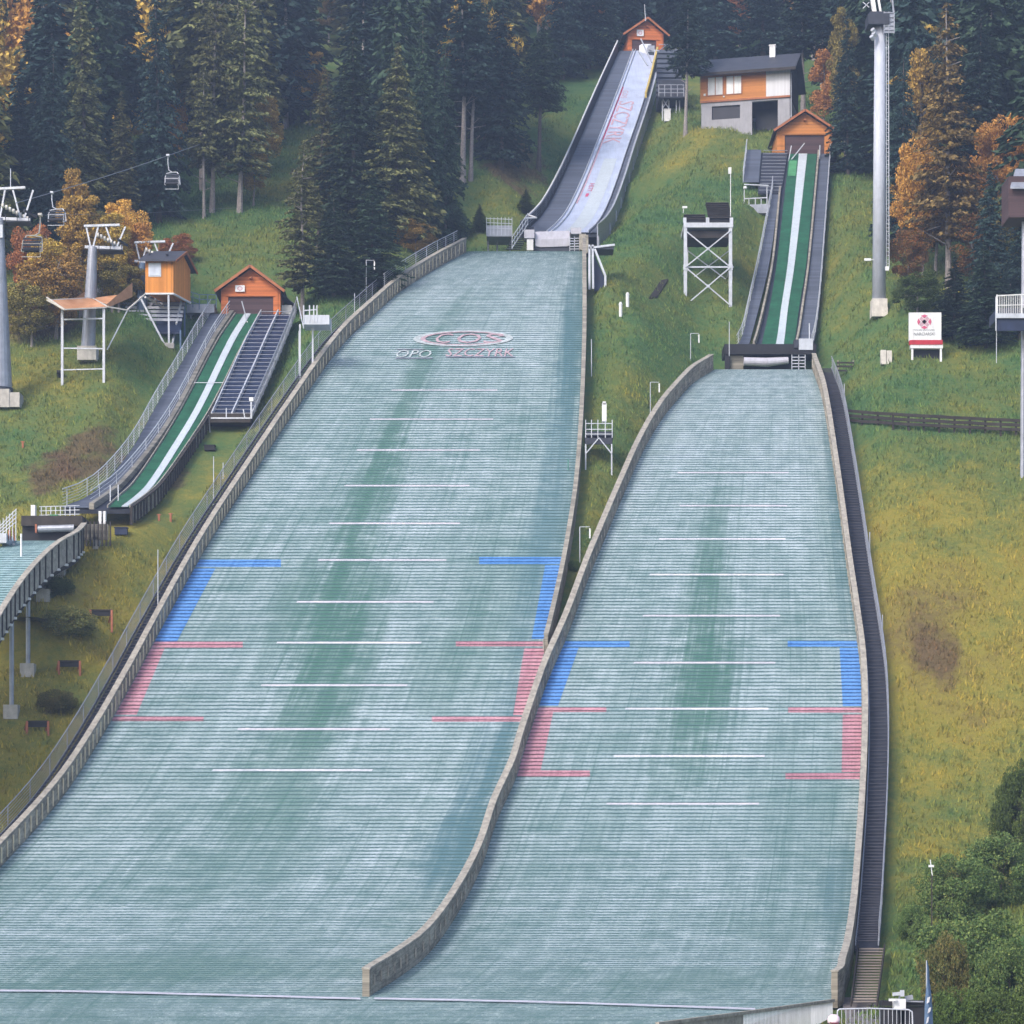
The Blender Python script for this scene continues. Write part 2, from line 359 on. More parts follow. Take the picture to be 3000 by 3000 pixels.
UW = 18.0
class Slope:
    """a ruled surface: rows of the picture -> world edge points; arc length s runs downhill"""
    def __init__(s, Yf, eL, eR, v0, v1):
        s.v0, s.v1 = v0, v1; vs = np.arange(v0, v1 + .5, 1.0); s.vs = vs
        Y = np.array([Yf(v) for v in vs]); Z = (HZ - vs) / F * Y
        s.Y, s.Z = Y, Z
        s.XL = np.array([(ip(eL, v) - W / 2) / F * y for v, y in zip(vs, Y)]); s.XR = np.array([(ip(eR, v) - W / 2) / F * y for v, y in zip(vs, Y)])
        s.S = np.concatenate([[0], np.cumsum(np.hypot(np.diff(Y), np.diff(Z)))])
        ny = np.gradient(Z, s.S); nz = -np.gradient(Y, s.S); s.N = (ny * -1, nz * 1)   # normal of the profile
    def v2s(s, v): return float(np.interp(v, s.vs, s.S))
    def at(s, S): return tuple(float(np.interp(S, s.S, q)) for q in (s.XL, s.XR, s.Y, s.Z))
    def nrm(s, S):
        a = s.at(S - .5); b = s.at(S + .5); dy, dz = b[2] - a[2], b[3] - a[3]; l = math.hypot(dy, dz)
        n = Vector((0, -dz / l, dy / l)); return n if n.z > 0 else -n
    def pt(s, a, S, off=0.0):
        xl, xr, y, z = s.at(S); n = s.nrm(S); return Vector((xl + (xr - xl) * a, y, z)) + n * off
    def a_of(s, u, v):
        S = s.v2s(v); xl, xr, y, z = s.at(S); return ((u - W / 2) / F * y - xl) / (xr - xl)
    def patch(s, aL, aR, s0, s1, off=0.0, nx=14, lift=.03, rows=True):
        """mesh between lateral fractions aL(S), aR(S); the mat rows are real steps"""
        mb = MB(); mb.uv = []; rings = []
        cuts = [s0]; k = math.floor(s0 / ROW) + 1
        while k * ROW < s1 - 1e-6: cuts.append(k * ROW); k += 1
        cuts.append(s1)
        for c0, c1 in zip(cuts, cuts[1:]):
            for c, e in ((c0, 0.0), (c1, lift * ((c1 - c0) / ROW if c1 - c0 < ROW * .98 else 1))):
                l, r = aL(c), aR(c); n = s.nrm(c); xl, xr, y, z = s.at(c); ring = []
                for i in range(nx + 1):
                    a = l + (r - l) * i / nx; x = xl + (xr - xl) * a
                    ring.append(Vector((x, y, z)) + n * (off + e)); mb.uv.append((a * UW, c + (-1e-3 if e else 1e-3)))
                rings.append(ring)
        mb.loft(rings, closed=False); return mb
SA = Slope(YA, EA_L, EA_R, 474, 2008)
SB = Slope(YB, EB_L, EB_R, 697, 2008)

# inruns
IA = integ([(95, 35), (360, 35), (400, 31), (425, 24), (440, 17.5)], 440, 229, 90, 440)
IB = integ([(285, 35), (590, 35), (635, 29), (655, 21)], 655, 201.5, 285, 655)
IC = integ([(588, 31), (800, 31), (900, 27), (960, 18)], 960, 164, 588, 962)
EI_L = smooth([(90, 1196), (190, 1158), (290, 1118), (350, 1093), (400, 1068), (425, 1048), (440, 1030)])
EI_R = smooth([(90, 1240), (190, 1214), (290, 1180), (350, 1160), (400, 1140), (425, 1124), (440, 1108)])
EJ_L = [(285, 1489), (300, 1488), (500, 1464), (633, 1441), (655, 1434)]
EJ_R = [(285, 1542), (300, 1541), (500, 1521), (633, 1501), (655, 1496)]
EK_L = smooth([(588, 440), (600, 432), (644, 408), (771, 342), (847, 297), (917, 244), (945, 215), (962, 190)])
EK_R = smooth([(588, 487), (600, 482), (644, 461), (771, 398), (847, 353), (917, 294), (945, 258), (962, 222)])
SI = Slope(YofV(IA), EI_L, EI_R, 95, 440)
SJ = Slope(YofV(IB), EJ_L, EJ_R, 290, 655)
SK = Slope(YofV(IC), EK_L, EK_R, 592, 960)
# landing slope of the small hill at the left edge, on posts
LC = integ([(1018, 12), (1030, 17), (1060, 25), (1300, 30)], 1021, 160, 1020, 1420)
EL_L = [(1020, -20), (1100, -120), (1420, -420)]
EL_R = smooth([(1020, 155), (1036, 140), (1056, 106), (1090, 68), (1137, 30), (1197, -8), (1300, -70), (1420, -140)])
SL = Slope(YofV(LC), EL_L, EL_R, 1020, 1420)

# ------------------------------------------------------------------ terrain
def foot(X, Y, z, S, cut, mL, mR, k=.9, fill=None, kf=.5, y0=None, y1=None):
    """cut the ground below a built surface (and heap an embankment under it)"""
    o = np.argsort(S.Y); Ys = S.Y[o]; inside = (Y >= (Ys[0] if y0 is None else y0)) & (Y <= (Ys[-1] if y1 is None else y1))
    xl = np.interp(Y, Ys, S.XL[o]); xr = np.interp(Y, Ys, S.XR[o]); zz = np.interp(Y, Ys, S.Z[o])
    d = np.maximum(0, np.maximum(xl - mL - X, X - xr - mR))
    dy = np.maximum(0, np.maximum(Ys[0] - Y, Y - Ys[-1])); d = d + dy * .8
    near = dy < 12
    if fill is not None: z = np.where(near, np.maximum(z, zz - fill - kf * d), z)
    return np.where(near, np.minimum(z, zz - cut + k * d), z)
def bumps(X, Y):
    r = np.zeros_like(X)
    for (ax, ay, ph, am) in ((.11, .07, 1.0, .35), (.23, .19, 2.3, .18), (.05, .13, .4, .3), (.41, .33, 4.0, .09), (.7, .55, 1.7, .05)):
        r += am * np.sin(ax * X * 1.3 + ph + .7 * np.sin(ay * Y)) * np.cos(ay * Y * 1.1 + ph * 2 + .5 * np.sin(ax * X))
    return r
def terr(X, Y):
    X = np.asarray(X, float); Y = np.asarray(Y, float)
    z = np.interp(Y, TY, TZ)
    z = z + bumps(X, Y) * np.clip((Y - 100) / 40, 0, 1)
    z = z + .22 * np.maximum(0, X - 32) * np.clip((Y - 110) / 60, 0, 1) * .5           # right side swings up a little
    z = foot(X, Y, z, SK, 1.0, 3.3, 3.0, .9, 1.3, .7)
    z = foot(X, Y, z, SI, 1.3, 1.5, 1.2, .7, 2.4, .6)
    z = foot(X, Y, z, SJ, .9, 1.9, 1.5, 1.3, 1.5, .6)
    z = foot(X, Y, z, SA, .45, 1.6, .6, .9)
    z = foot(X, Y, z, SB, .45, .6, 1.7, .9)
    for (xa, xb, ya, yb, vv, k) in PITS:
        d = np.maximum(0, np.maximum(xa - X, X - xb)) + np.maximum(0, np.maximum(ya - Y, Y - yb)) * 1.0
        z = np.where(d < 25, np.minimum(z, (HZ - vv) / F * np.minimum(Y, yb) + k * d), z)
    for (px, py, pr, pz, pk) in PADS:
        d = np.maximum(0, np.hypot(X - px, Y - py) - pr); z = np.where(d < 7, np.maximum(z, pz - pk * d), z)
    z = np.where((Y < 112), np.minimum(z, np.interp(Y, TY, TZ) - .35 * np.clip((112 - Y) / 4, 0, 1)), z)
    return z
PADS = []; PITS = []
def pad(u, v, Y, r, k=.5): p = P(u, v, Y); PADS.append((p.x, p.y, r, p.z, k))
pad(1345, 253, 250.6, 2.4, .9); pad(1385, 261, 249.5, 2.0, .9); pad(1440, 272, 248.5, 2.0, .9)
PITS.append((P(868, 0, 222).x, P(1112, 0, 226).x, 216, 231, 486, .9)); PITS.append((P(1340, 0, 198).x, P(1538, 0, 200).x, 193, 203, 706, .9))
def tz(x, y): return float(terr(np.array([x]), np.array([y]))[0])
_YR = np.arange(60, 620, .25)
def ground(u, v):
    """where the line of sight through a place in the picture meets the ground"""
    X = (u - W / 2) / F * _YR; Zr = (HZ - v) / F * _YR; h = terr(X, _YR)
    i = int(np.argmax(h >= Zr)); 
    if h[i] < Zr[i]: i = len(_YR) - 1
    return Vector((X[i], _YR[i], h[i]))
def at_u(u, Y): x = (u - W / 2) / F * Y; return Vector((x, Y, tz(x, Y)))

gx = np.concatenate([np.arange(-260, -60, 8), np.arange(-60, 60, .8), np.arange(60, 261, 8)])
gy = np.concatenate([np.arange(-150, 84, 6), np.arange(84, 260, .8), np.arange(260, 420, 4), np.arange(420, 661, 20)])
GX, GY = np.meshgrid(gx, gy); GZ = terr(GX, GY)
nxx = len(gx); nyy = len(gy)
tm = MB(); tm.v = np.stack([GX.ravel(), GY.ravel(), GZ.ravel()], 1).tolist()
tm.f = [(j * nxx + i, j * nxx + i + 1, (j + 1) * nxx + i + 1, (j + 1) * nxx + i) for j in range(nyy - 1) for i in range(nxx - 1)]
def grass_color(t, vec):
    """green to yellow autumn grass with brown bare patches, shared by the turf and its tufts"""
    n1 = t.noise(vec, .055, 5, .6); n2 = t.noise(vec, .33, 5, .65); n3 = t.noise(vec, 2.2, 4, .7)
    f = t.math('ADD', t.math('MULTIPLY', n1, .55), t.math('MULTIPLY', n2, .3)); f = t.math('ADD', f, t.math('MULTIPLY', n3, .25))
    sx = t.node('ShaderNodeSeparateXYZ'); t.lk(vec, sx.inputs[0])
    # the open slopes right and left of the hills are yellower than the strip between them
    r = t.ramp(t.math('DIVIDE', sx.outputs[0], 60.0), [(0.0, 0.0), (.28, .02), (.36, .13), (1, .15)])
    low = t.ramp(t.math('DIVIDE', sx.outputs[1], 300.0), [(.40, 0.0), (.46, 1.0), (.55, 1.0), (.60, .1), (1, 0)])
    l = t.ramp(t.math('MULTIPLY', sx.outputs[0], -1 / 60.0), [(0.0, 0.0), (.12, .0), (.2, .10), (1, .10)])
    f = t.math('ADD', f, t.math('MULTIPLY', t.math('ADD', r, l), low))
    col = t.ramp(f, [(.38, (.032, .10, .04)), (.5, (.075, .155, .05)), (.6, (.145, .18, .045)), (.71, (.29, .25, .042)), (.86, (.18, .135, .05))])
    for (cx, cy, cr, ry) in BARE:
        dx = t.math('DIVIDE', t.math('SUBTRACT', sx.outputs[0], cx), cr); dy = t.math('DIVIDE', t.math('SUBTRACT', sx.outputs[1], cy), ry)
        d = t.math('ADD', t.math('MULTIPLY', dx, dx), t.math('MULTIPLY', dy, dy)); d = t.math('ADD', d, t.math('MULTIPLY', t.math('SUBTRACT', n2, .5), 4.5))
        col = t.mix(t.ramp(d, [(.3, .85), (1.1, 0)]), col, t.ramp(n3, [(.3, (.065, .042, .026)), (.75, (.2, .13, .065))]))
    return col
BARE = []
for (u, v, rx, ry) in ((175, 860, 2.6, 4.2), (95, 900, 2.0, 2.5), (1755, 1215, 1.6, 4.0), (320, 905, 1.3, 2.4), (965, 300, 3.5, 6), (40, 600, 5, 5)):
    g = ground(u, v); BARE.append((g.x, g.y, rx, ry))
t = NT('grass_slope', .95); tc = t.node('ShaderNodeTexCoord'); vec = tc.outputs['Object']
t.color(grass_color(t, vec)); 
hb = t.math('ADD', t.noise(vec, 1.3, 5, .7), t.math('MULTIPLY', t.noise(vec, 6, 4, .8), .6)); t.bump(hb, .9, .35)
M['grass'] = t.m
single('ground', tm, M['grass'], kind='structure', sm=True, org=(0, 0, 0))

# grass tufts: nobody could count them
def rhombi(c, d, s, a, b, taper=.0):
    """c,d,s: (n,3) centres and unit axes; a,b half lengths -> verts, faces of n kites"""
    n = len(c); v = np.empty((n, 4, 3))
    v[:, 0] = c - d * a[:, None]; v[:, 1] = c + s * b[:, None] - d * (a * taper)[:, None]; v[:, 2] = c + d * a[:, None]; v[:, 3] = c - s * b[:, None] - d * (a * taper)[:, None]
    return v.reshape(-1, 3)
def np_mesh(name, V, mats, fmat=None, nv=4):
    me = bpy.data.meshes.new(name); n = len(V) // nv
    me.vertices.add(len(V)); me.vertices.foreach_set('co', V.astype(np.float32).ravel())
    me.loops.add(len(V)); me.loops.foreach_set('vertex_index', np.arange(len(V), dtype=np.int32))
    me.polygons.add(n); me.polygons.foreach_set('loop_start', np.arange(0, len(V), nv, dtype=np.int32))
    try: me.polygons.foreach_set('loop_total', np.full(n, nv, dtype=np.int32))
    except Exception: pass
    for m in mats: me.materials.append(m)
    if fmat is not None: me.polygons.foreach_set('material_index', fmat.astype(np.int32))
    me.update(calc_edges=True); me.validate(); return me
def unit(a): return a / np.maximum(1e-9, np.linalg.norm(a, axis=1))[:, None]

def inside_built(X, Y, pad=.3):
    r = np.zeros(len(X), bool)
    for S, mL, mR in ((SA, 1.7, .5), (SB, .5, 1.7), (SI, 1.2, .9), (SJ, 1.2, 1.3), (SK, 1.3, 2.2)):
        o = np.argsort(S.Y); Ys = S.Y[o]
        xl = np.interp(Y, Ys, S.XL[o]); xr = np.interp(Y, Ys, S.XR[o])
        r |= (Y > Ys[0] - 1) & (Y < Ys[-1] + 6) & (X > xl - mL - pad) & (X < xr + mR + pad)
    return r
N = 380000
uu = np.random.uniform(-60, 2000, N); 
yy = 100 + 170 * np.random.uniform(0, 1, N) ** .9
xx = (uu - W / 2) / F * yy
ok = ~inside_built(xx, yy) & ((xx > 12) | (yy > 112)); xx, yy = xx[ok], yy[ok]; zz = terr(xx, yy)
n = len(xx); ang = np.random.uniform(0, 2 * PI, n); tilt = np.random.uniform(-.7, .7, n)
d = unit(np.stack([np.sin(tilt) * np.cos(ang), np.sin(tilt) * np.sin(ang) - .35, np.cos(tilt)], 1)); sd_ = unit(np.stack([np.cos(ang), np.sin(ang), np.zeros(n)], 1))
hh = np.random.uniform(.06, .18, n) * (.75 + .5 * (np.sin(xx * 1.7 + np.sin(yy * 1.3) * 2) * np.sin(yy * .9 + xx * .4) > -.2))
V = rhombi(np.stack([xx, yy, zz], 1) + d * (hh * .7)[:, None], d, sd_, hh, hh * np.random.uniform(.18, .35, n), .5)
t = NT('grass_blades', .9); g = t.node('ShaderNodeNewGeometry'); tc = t.node('ShaderNodeTexCoord')
gc = grass_color(t, tc.outputs['Object'])
hs = t.node('ShaderNodeHueSaturation'); t.lk(gc, hs.inputs['Color']); t.lk(t.math('ADD', t.math('MULTIPLY', g.outputs['Random Per Island'], 1.15), .6), hs.inputs['Value'])
t.lk(t.math('ADD', t.math('MULTIPLY', g.outputs['Random Per Island'], -.03), .51), hs.inputs['Hue'])
t.lk(hs.outputs[0], t.b.inputs['Base Color'])
o = bpy.data.objects.new('grass', np_mesh('grass', V, [t.m])); COL.objects.link(o)
tag(o, 'short autumn grass growing on the slopes around the ski jumps', 'grass', kind='stuff')
# ------------------------------------------------------------------ landing slopes
def ca(x): return lambda S: x
def line_on(S_, root, v, u0, u1, mat, name='distance_line', h=5.0, label=None):
    s0 = S_.v2s(v - h / 2); s1 = S_.v2s(v + h / 2)
    k = round(s0 / ROW) * ROW; h_ = ROW * max(1, round((s1 - s0) / ROW)) * .62
    m = S_.patch(ca(S_.a_of(u0, v)), ca(S_.a_of(u1, v)), k + .03, k + .03 + h_, .014, 20)
    return part(name, m, mat, root, label)
def corner(S_, root, mat, name, bars, label):
    """bars: (v0, v1, left(v), right(v)) painted areas joined into one marking"""
    mb = MB(); mb.uv = []
    for k, (v0, v1, fl, fr) in enumerate(bars):
        inv = lambda S, : float(np.interp(S, S_.S, S_.vs))
        q = S_.patch(lambda S: S_.a_of(fl(inv(S)), inv(S)), lambda S: S_.a_of(fr(inv(S)), inv(S)), S_.v2s(v0), S_.v2s(v1), .011 , 6)
        mb.add(q.v, q.f); mb.uv += q.uv
    return part(name, mb, mat, root, label)
def xs(S_, u, v): 
    return S_.a_of(u, v) * UW
TIP, GAPC, WORN_AND_SHEEN = (.105, .195, .185), (.08, .155, .165), (.45, .525, .575)
def patchspec(S_, lst): return [(xs(S_, u, v), S_.v2s(v), rx, ry, amt, c) for (u, v, rx, ry, amt, c) in lst]
GR = (.045, .14, .10); EDGE_SHADE = (.07, .16, .2)  # worn green; bluish tint paints the shade along the right wall edges
M_A = mat_plastic('slope_mats_large', TIP, GAPC, WORN_AND_SHEEN, green=patchspec(SA, [(790, 700, 1.0, 22, .4, GR), (735, 830, 1.3, 20, .6, GR), (560, 1130, 1.2, 10, .4, GR), (850, 1240, 2.0, 8, .35, GR), (700, 960, 1.6, 14, .75, GR), (650, 1150, 2.3, 12, .9, GR), (615, 1290, 2.6, 9, .75, GR), (540, 1450, 2.6, 10, .5, GR), (430, 1640, 4.5, 7, .5, (.10, .19, .17)), (330, 1830, 9, 3.5, .5, (.08, .17, .14)), (60, 1860, 3, 1.5, .5, GR), (1085, 600, 1.5, 22, .85, EDGE_SHADE), (1060, 900, 1.6, 26, .7, EDGE_SHADE), (950, 1450, 2.0, 12, .9, EDGE_SHADE), (870, 1600, 1.8, 8, .85, EDGE_SHADE)]))
M_B = mat_plastic('slope_mats_medium', TIP, GAPC, WORN_AND_SHEEN, green=patchspec(SB, [(1345, 1020, 1.3, 10, .5, GR), (1330, 1150, 2.0, 9, .75, GR), (1325, 1290, 2.4, 9, .95, GR), (1300, 1420, 2.6, 7, .7, GR), (1450, 1760, 4, 5, .35, (.10, .19, .17)), (1400, 1850, 7, 3, .45, (.08, .17, .14)), (1575, 900, 1.0, 14, .7, EDGE_SHADE), (1600, 1100, 1.0, 12, .6, EDGE_SHADE), (1590, 1700, 1.2, 9, .6, EDGE_SHADE)]))
M_L = mat_plastic('slope_mats_small', (.12, .27, .27), GAPC, (.36, .5, .53))
M_wl = mat_plastic('white_line_mats', (.4, .43, .47), (.25, .3, .33), (.66, .62, .7))
M_wl2 = mat_plastic('bright_line_mats', (.42, .46, .5), (.3, .35, .4), (.76, .73, .8))
M_bl = mat_plastic('blue_mats', (.06, .2, .5), (.03, .11, .3), (.16, .35, .74))
M_rd = mat_plastic('red_mats', (.34, .14, .18), (.18, .1, .12), (.66, .36, .43))

def cloth_base(S_):
    a = S_.pt(.5, S_.v2s(1500), 0); return a
RA = thing('landing_slope', cloth_base(SA), 'large pale green plastic-mat landing slope, left of the dividing board wall', 'ski slope', 'ski jump landing slopes')
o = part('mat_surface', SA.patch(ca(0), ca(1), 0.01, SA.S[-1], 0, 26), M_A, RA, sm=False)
RB = thing('landing_slope', cloth_base(SB), 'medium plastic-mat landing slope between the dividing wall and the long right stairway', 'ski slope', 'ski jump landing slopes')
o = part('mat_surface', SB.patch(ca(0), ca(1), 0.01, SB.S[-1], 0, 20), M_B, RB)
for v, a, b in ((738, 738, 938), (793, 697, 930), (851, 672, 905), (916, 650, 886), (987, 622, 868), (1057, 600, 842), (1136, 560, 818), (1213, 522, 795), (1294, 492, 768), (1373, 450, 737), (1455, 400, 702)):
    line_on(SA, RA, v, a, b, M_wl if v != 1213 and v != 1455 else M_wl2)
for v, a, b in ((893, 1278, 1488), (957, 1282, 1485), (1018, 1243, 1482), (1087, 1225, 1478), (1165, 1212, 1472), (1250, 1196, 1463), (1337, 1180, 1450), (1425, 1158, 1443), (1515, 1145, 1432)):
    line_on(SB, RB, v, a, b, M_wl if v in (893, 1165, 1250, 1515, 957) else M_wl2)
eaL = lambda v: ip(EA_L, v) + 1; eaR = lambda v: ip(EA_R, v) - 1; ebL = lambda v: ip(EB_L, v) + 1; ebR = lambda v: ip(EB_R, v) - 1
L2 = lambda *k: (lambda v: ip(k, v))
corner(SA, RA, M_bl, 'blue_marking', [(1056, 1070, eaL, ca(530)), (1070, 1211, eaL, L2((1070, 408), (1211, 334)))], 'blue corner marking on the left edge')
corner(SA, RA, M_bl, 'blue_marking', [(1051, 1065, ca(904), eaR), (1065, 1206, L2((1065, 1029), (1206, 1003)), eaR)], 'blue corner marking on the right edge')
corner(SA, RA, M_rd, 'red_marking', [(1211, 1223, eaL, ca(458)), (1223, 1349, eaL, L2((1223, 311), (1349, 258))), (1349, 1361, eaL, ca(384))], 'faded red corner marking on the left edge')
corner(SA, RA, M_rd, 'red_marking', [(1208, 1220, ca(860), eaR), (1220, 1350, L2((1220, 990), (1350, 968)), eaR), (1350, 1362, ca(815), eaR)], 'faded red corner marking on the right edge')
corner(SB, RB, M_bl, 'blue_marking', [(1210, 1222, ebL, ca(1188)), (1222, 1332, ebL, L2((1222, 1092), (1332, 1053)))], 'blue corner marking on the left edge')
corner(SB, RB, M_bl, 'blue_marking', [(1208, 1221, ca(1486), ebR), (1221, 1333, L2((1221, 1584), (1333, 1590)), ebR)], 'blue corner marking on the right edge')
corner(SB, RB, M_rd, 'red_marking', [(1332, 1344, ebL, ca(1144)), (1344, 1454, ebL, L2((1344, 1044), (1454, 1020))), (1454, 1466, ebL, ca(1113))], 'faded red corner marking on the left edge')
corner(SB, RB, M_rd, 'red_marking', [(1333, 1345, ca(1487), ebR), (1345, 1458, L2((1345, 1590), (1458, 1588)), ebR), (1458, 1471, ca(1482), ebR)], 'faded red corner marking on the right edge')

# lettering and emblem
def text_mesh(body):
    c = bpy.data.curves.new('lettering', 'FONT'); c.body = body; c.align_x = 'CENTER'; c.align_y = 'CENTER'; c.resolution_u = 2
    o_ = bpy.data.objects.new('lettering', c); COL.objects.link(o_)
    dg = bpy.context.evaluated_depsgraph_get(); dg.update(); me = bpy.data.meshes.new_from_object(o_.evaluated_get(dg))
    vs = np.array([v.co[:2] for v in me.vertices]); fs = [tuple(p.vertices) for p in me.polygons]
    bpy.data.objects.remove(o_); bpy.data.curves.remove(c); bpy.data.meshes.remove(me)
    vs[:, 0] -= (vs[:, 0].max() + vs[:, 0].min()) / 2; vs[:, 1] -= (vs[:, 1].max() + vs[:, 1].min()) / 2
    vs[:, 0] /= np.ptp(vs[:, 0]) / 2; vs[:, 1] /= np.ptp(vs[:, 1]) / 2      # -1..1 both ways
    return vs, fs
def write(body, fn, name, mat, parent, label=None):
    vs, fs = text_mesh(body); mb = MB(); mb.add([fn(x, y) for x, y in vs], fs); return part(name, mb, mat, parent, label)
def on_slope(S_, u0, u1, v0, v1, off):
    a0, a1 = S_.a_of(u0, (v0 + v1) / 2), S_.a_of(u1, (v0 + v1) / 2); s0, s1 = S_.v2s(v0), S_.v2s(v1)
    return lambda x, y: S_.pt(a0 + (a1 - a0) * (x + 1) / 2, s1 + (s0 - s1) * (y + 1) / 2, off)
def ring_on(fn, r0, r1, n=40, a0=0, a1=2 * PI, cx=0, cy=0):
    mb = MB()
    for i in range(n):
        t0 = a0 + (a1 - a0) * i / n; t1 = a0 + (a1 - a0) * (i + 1) / n
        mb.quad(*[fn(cx + r * math.cos(t_), cy + r * math.sin(t_)) for r, t_ in ((r0, t0), (r1, t0), (r1, t1), (r0, t1))])
    return mb
emb = on_slope(SA, 780, 968, 625, 655, .075)
part('emblem_ring', ring_on(emb, .86, 1.0), M['fade_w'], RA)
part('emblem_ring', ring_on(emb, .76, .855, 40, .3, 5.6), M['fade_p'], RA, 'pink inner band of the oval emblem')
for ch, x0, x1 in (('C', 852, 822), ('O', 862, 908), ('S', 914, 950)):
    write(ch, on_slope(SA, min(x0, x1), max(x0, x1), 631, 649, .082), 'emblem_letter', M['fade_p'] if ch != 'S' else M['fade_p'], RA, 'letter %s of the oval emblem' % ch)
write('OPO', on_slope(SA, 748, 814, 662, 676, .08), 'lettering', M['fade_w'], RA, 'white lettering OPO')
write('SZCZYRK', on_slope(SA, 843, 970, 659, 674, .08), 'lettering', M['fade_p'], RA, 'pink lettering SZCZYRK')
mb = MB()      # dark outline beneath the letters
for a, b, c_, d_ in ((746, 816, 676.5, 678.2), (841, 972, 674.5, 676), (748, 800, 660, 661.2)):
    fn = on_slope(SA, a, b, c_, d_, .08); mb.quad(fn(-1, -1), fn(1, -1), fn(1, 1), fn(-1, 1))
part('lettering_outline', mb, M['metal'], RA)

# thin white line across the outrun
mb = MB(); mb.uv = []
def outrun_pt(u, v, off): Y = YT(v); return P(u, v, Y) + Vector((0, 0, off))
pts = [(-40, 1872.5), (140, 1874.5), (330, 1879), (520, 1884), (680, 1888.5)]; pts2 = [(706, 1888), (860, 1891), (1050, 1895.5), (1250, 1902), (1425, 1908)]
for name, pp in (('fall_line', smooth(pts, 4)), ('fall_line', smooth(pts2, 4))):
    mb = MB(); 
    for (u0, v0), (u1, v1) in zip(pp, pp[1:]):
        mb.quad(outrun_pt(u0, v0 + 1.1, .09), outrun_pt(u1, v1 + 1.1, .09), outrun_pt(u1, v1 - .8, .12), outrun_pt(u0, v0 - .8, .12))
    part(name, mb, M['cover'], RA if pp[0][0] < 0 else RB, 'thin white line across the outrun')

def sweep_rect(mb, pts, side, w, h, lo=0.0):
    """pts: base points along a path; side: unit x direction for the thickness; box section w wide, h high"""
    rings = []
    for p in pts:
        x0, x1 = (p.x, p.x + w * side) if side > 0 else (p.x + w * side, p.x)
        rings.append([Vector((x0, p.y, p.z + lo)), Vector((x1, p.y, p.z + lo)), Vector((x1, p.y, p.z + h)), Vector((x0, p.y, p.z + h))])
    if mb.uv is not None:
        s = 0; prev = None
        for p in pts:
            if prev is not None: s += (p - prev).length
            prev = p; mb.uv += [(s, lo), (s, lo), (s, h), (s, h)]
    mb.loft(rings)
def edge(S_, a, v0, v1, step=4, off=0): 
    vs = list(np.arange(v0, v1, step)) + [v1]; return [S_.pt(a, S_.v2s(v), off) for v in vs]
def wall(name, pts, side, w, h, label, cap_mat, lo=-.35, posts=0, ph=.55):
    r = thing(name, pts[len(pts) // 2], label, 'wall', 'board walls beside the landing slopes')
    mb = MB(); mb.uv = []; sweep_rect(mb, pts, side, w, h, lo); part('board_panel', mb, M['wall'], r)
    mb = MB(); sweep_rect(mb, [p + Vector((-.03 * side, 0, h + .003)) for p in pts], side, w + .06, .07); part('cap_rail', mb, cap_mat, r)
    if posts:
        mb = MB(); acc = 0
        for a, b in zip(pts, pts[1:]):
            acc += (b - a).length
            if acc > posts:
                acc = 0; mb.box((b.x - .035 * side, b.y, b.z + h * .52), (.06, .13, h * ph))
        part('posts', mb, M['wood_pale'], r, kind='stuff') if False else part('post_row', mb, M['warm_wood'] if posts < .7 else M['wood_pale'], r)
    return r
ptsAL = edge(SA, 0, 476, 1830)
wall('slope_wall', ptsAL, -1, .28, 1.15, 'beige weathered board wall along the left edge of the large landing slope', M['wood_pale'], posts=.6, ph=.7)
ptsAR = edge(SA, 1, 476, 1235)
wall('slope_wall', ptsAR, 1, .22, 1.15, 'grey board wall along the right edge of the large landing slope, upper half', M['wood_grey'], posts=1.1)
ptsC = edge(SB, 0, 699, 1881)
wall('slope_wall', ptsC, -1, .3, 1.15, 'curved dividing board wall between the two landing slopes, ending free on the outrun', M['wood_pale'], posts=.9, ph=.4)
ptsBR = edge(SB, 1, 697, 1886)
wall('slope_wall', ptsBR, 1, .26, 1.15, 'grey board wall along the right edge of the medium landing slope', M['wood_pale'], posts=1.1)
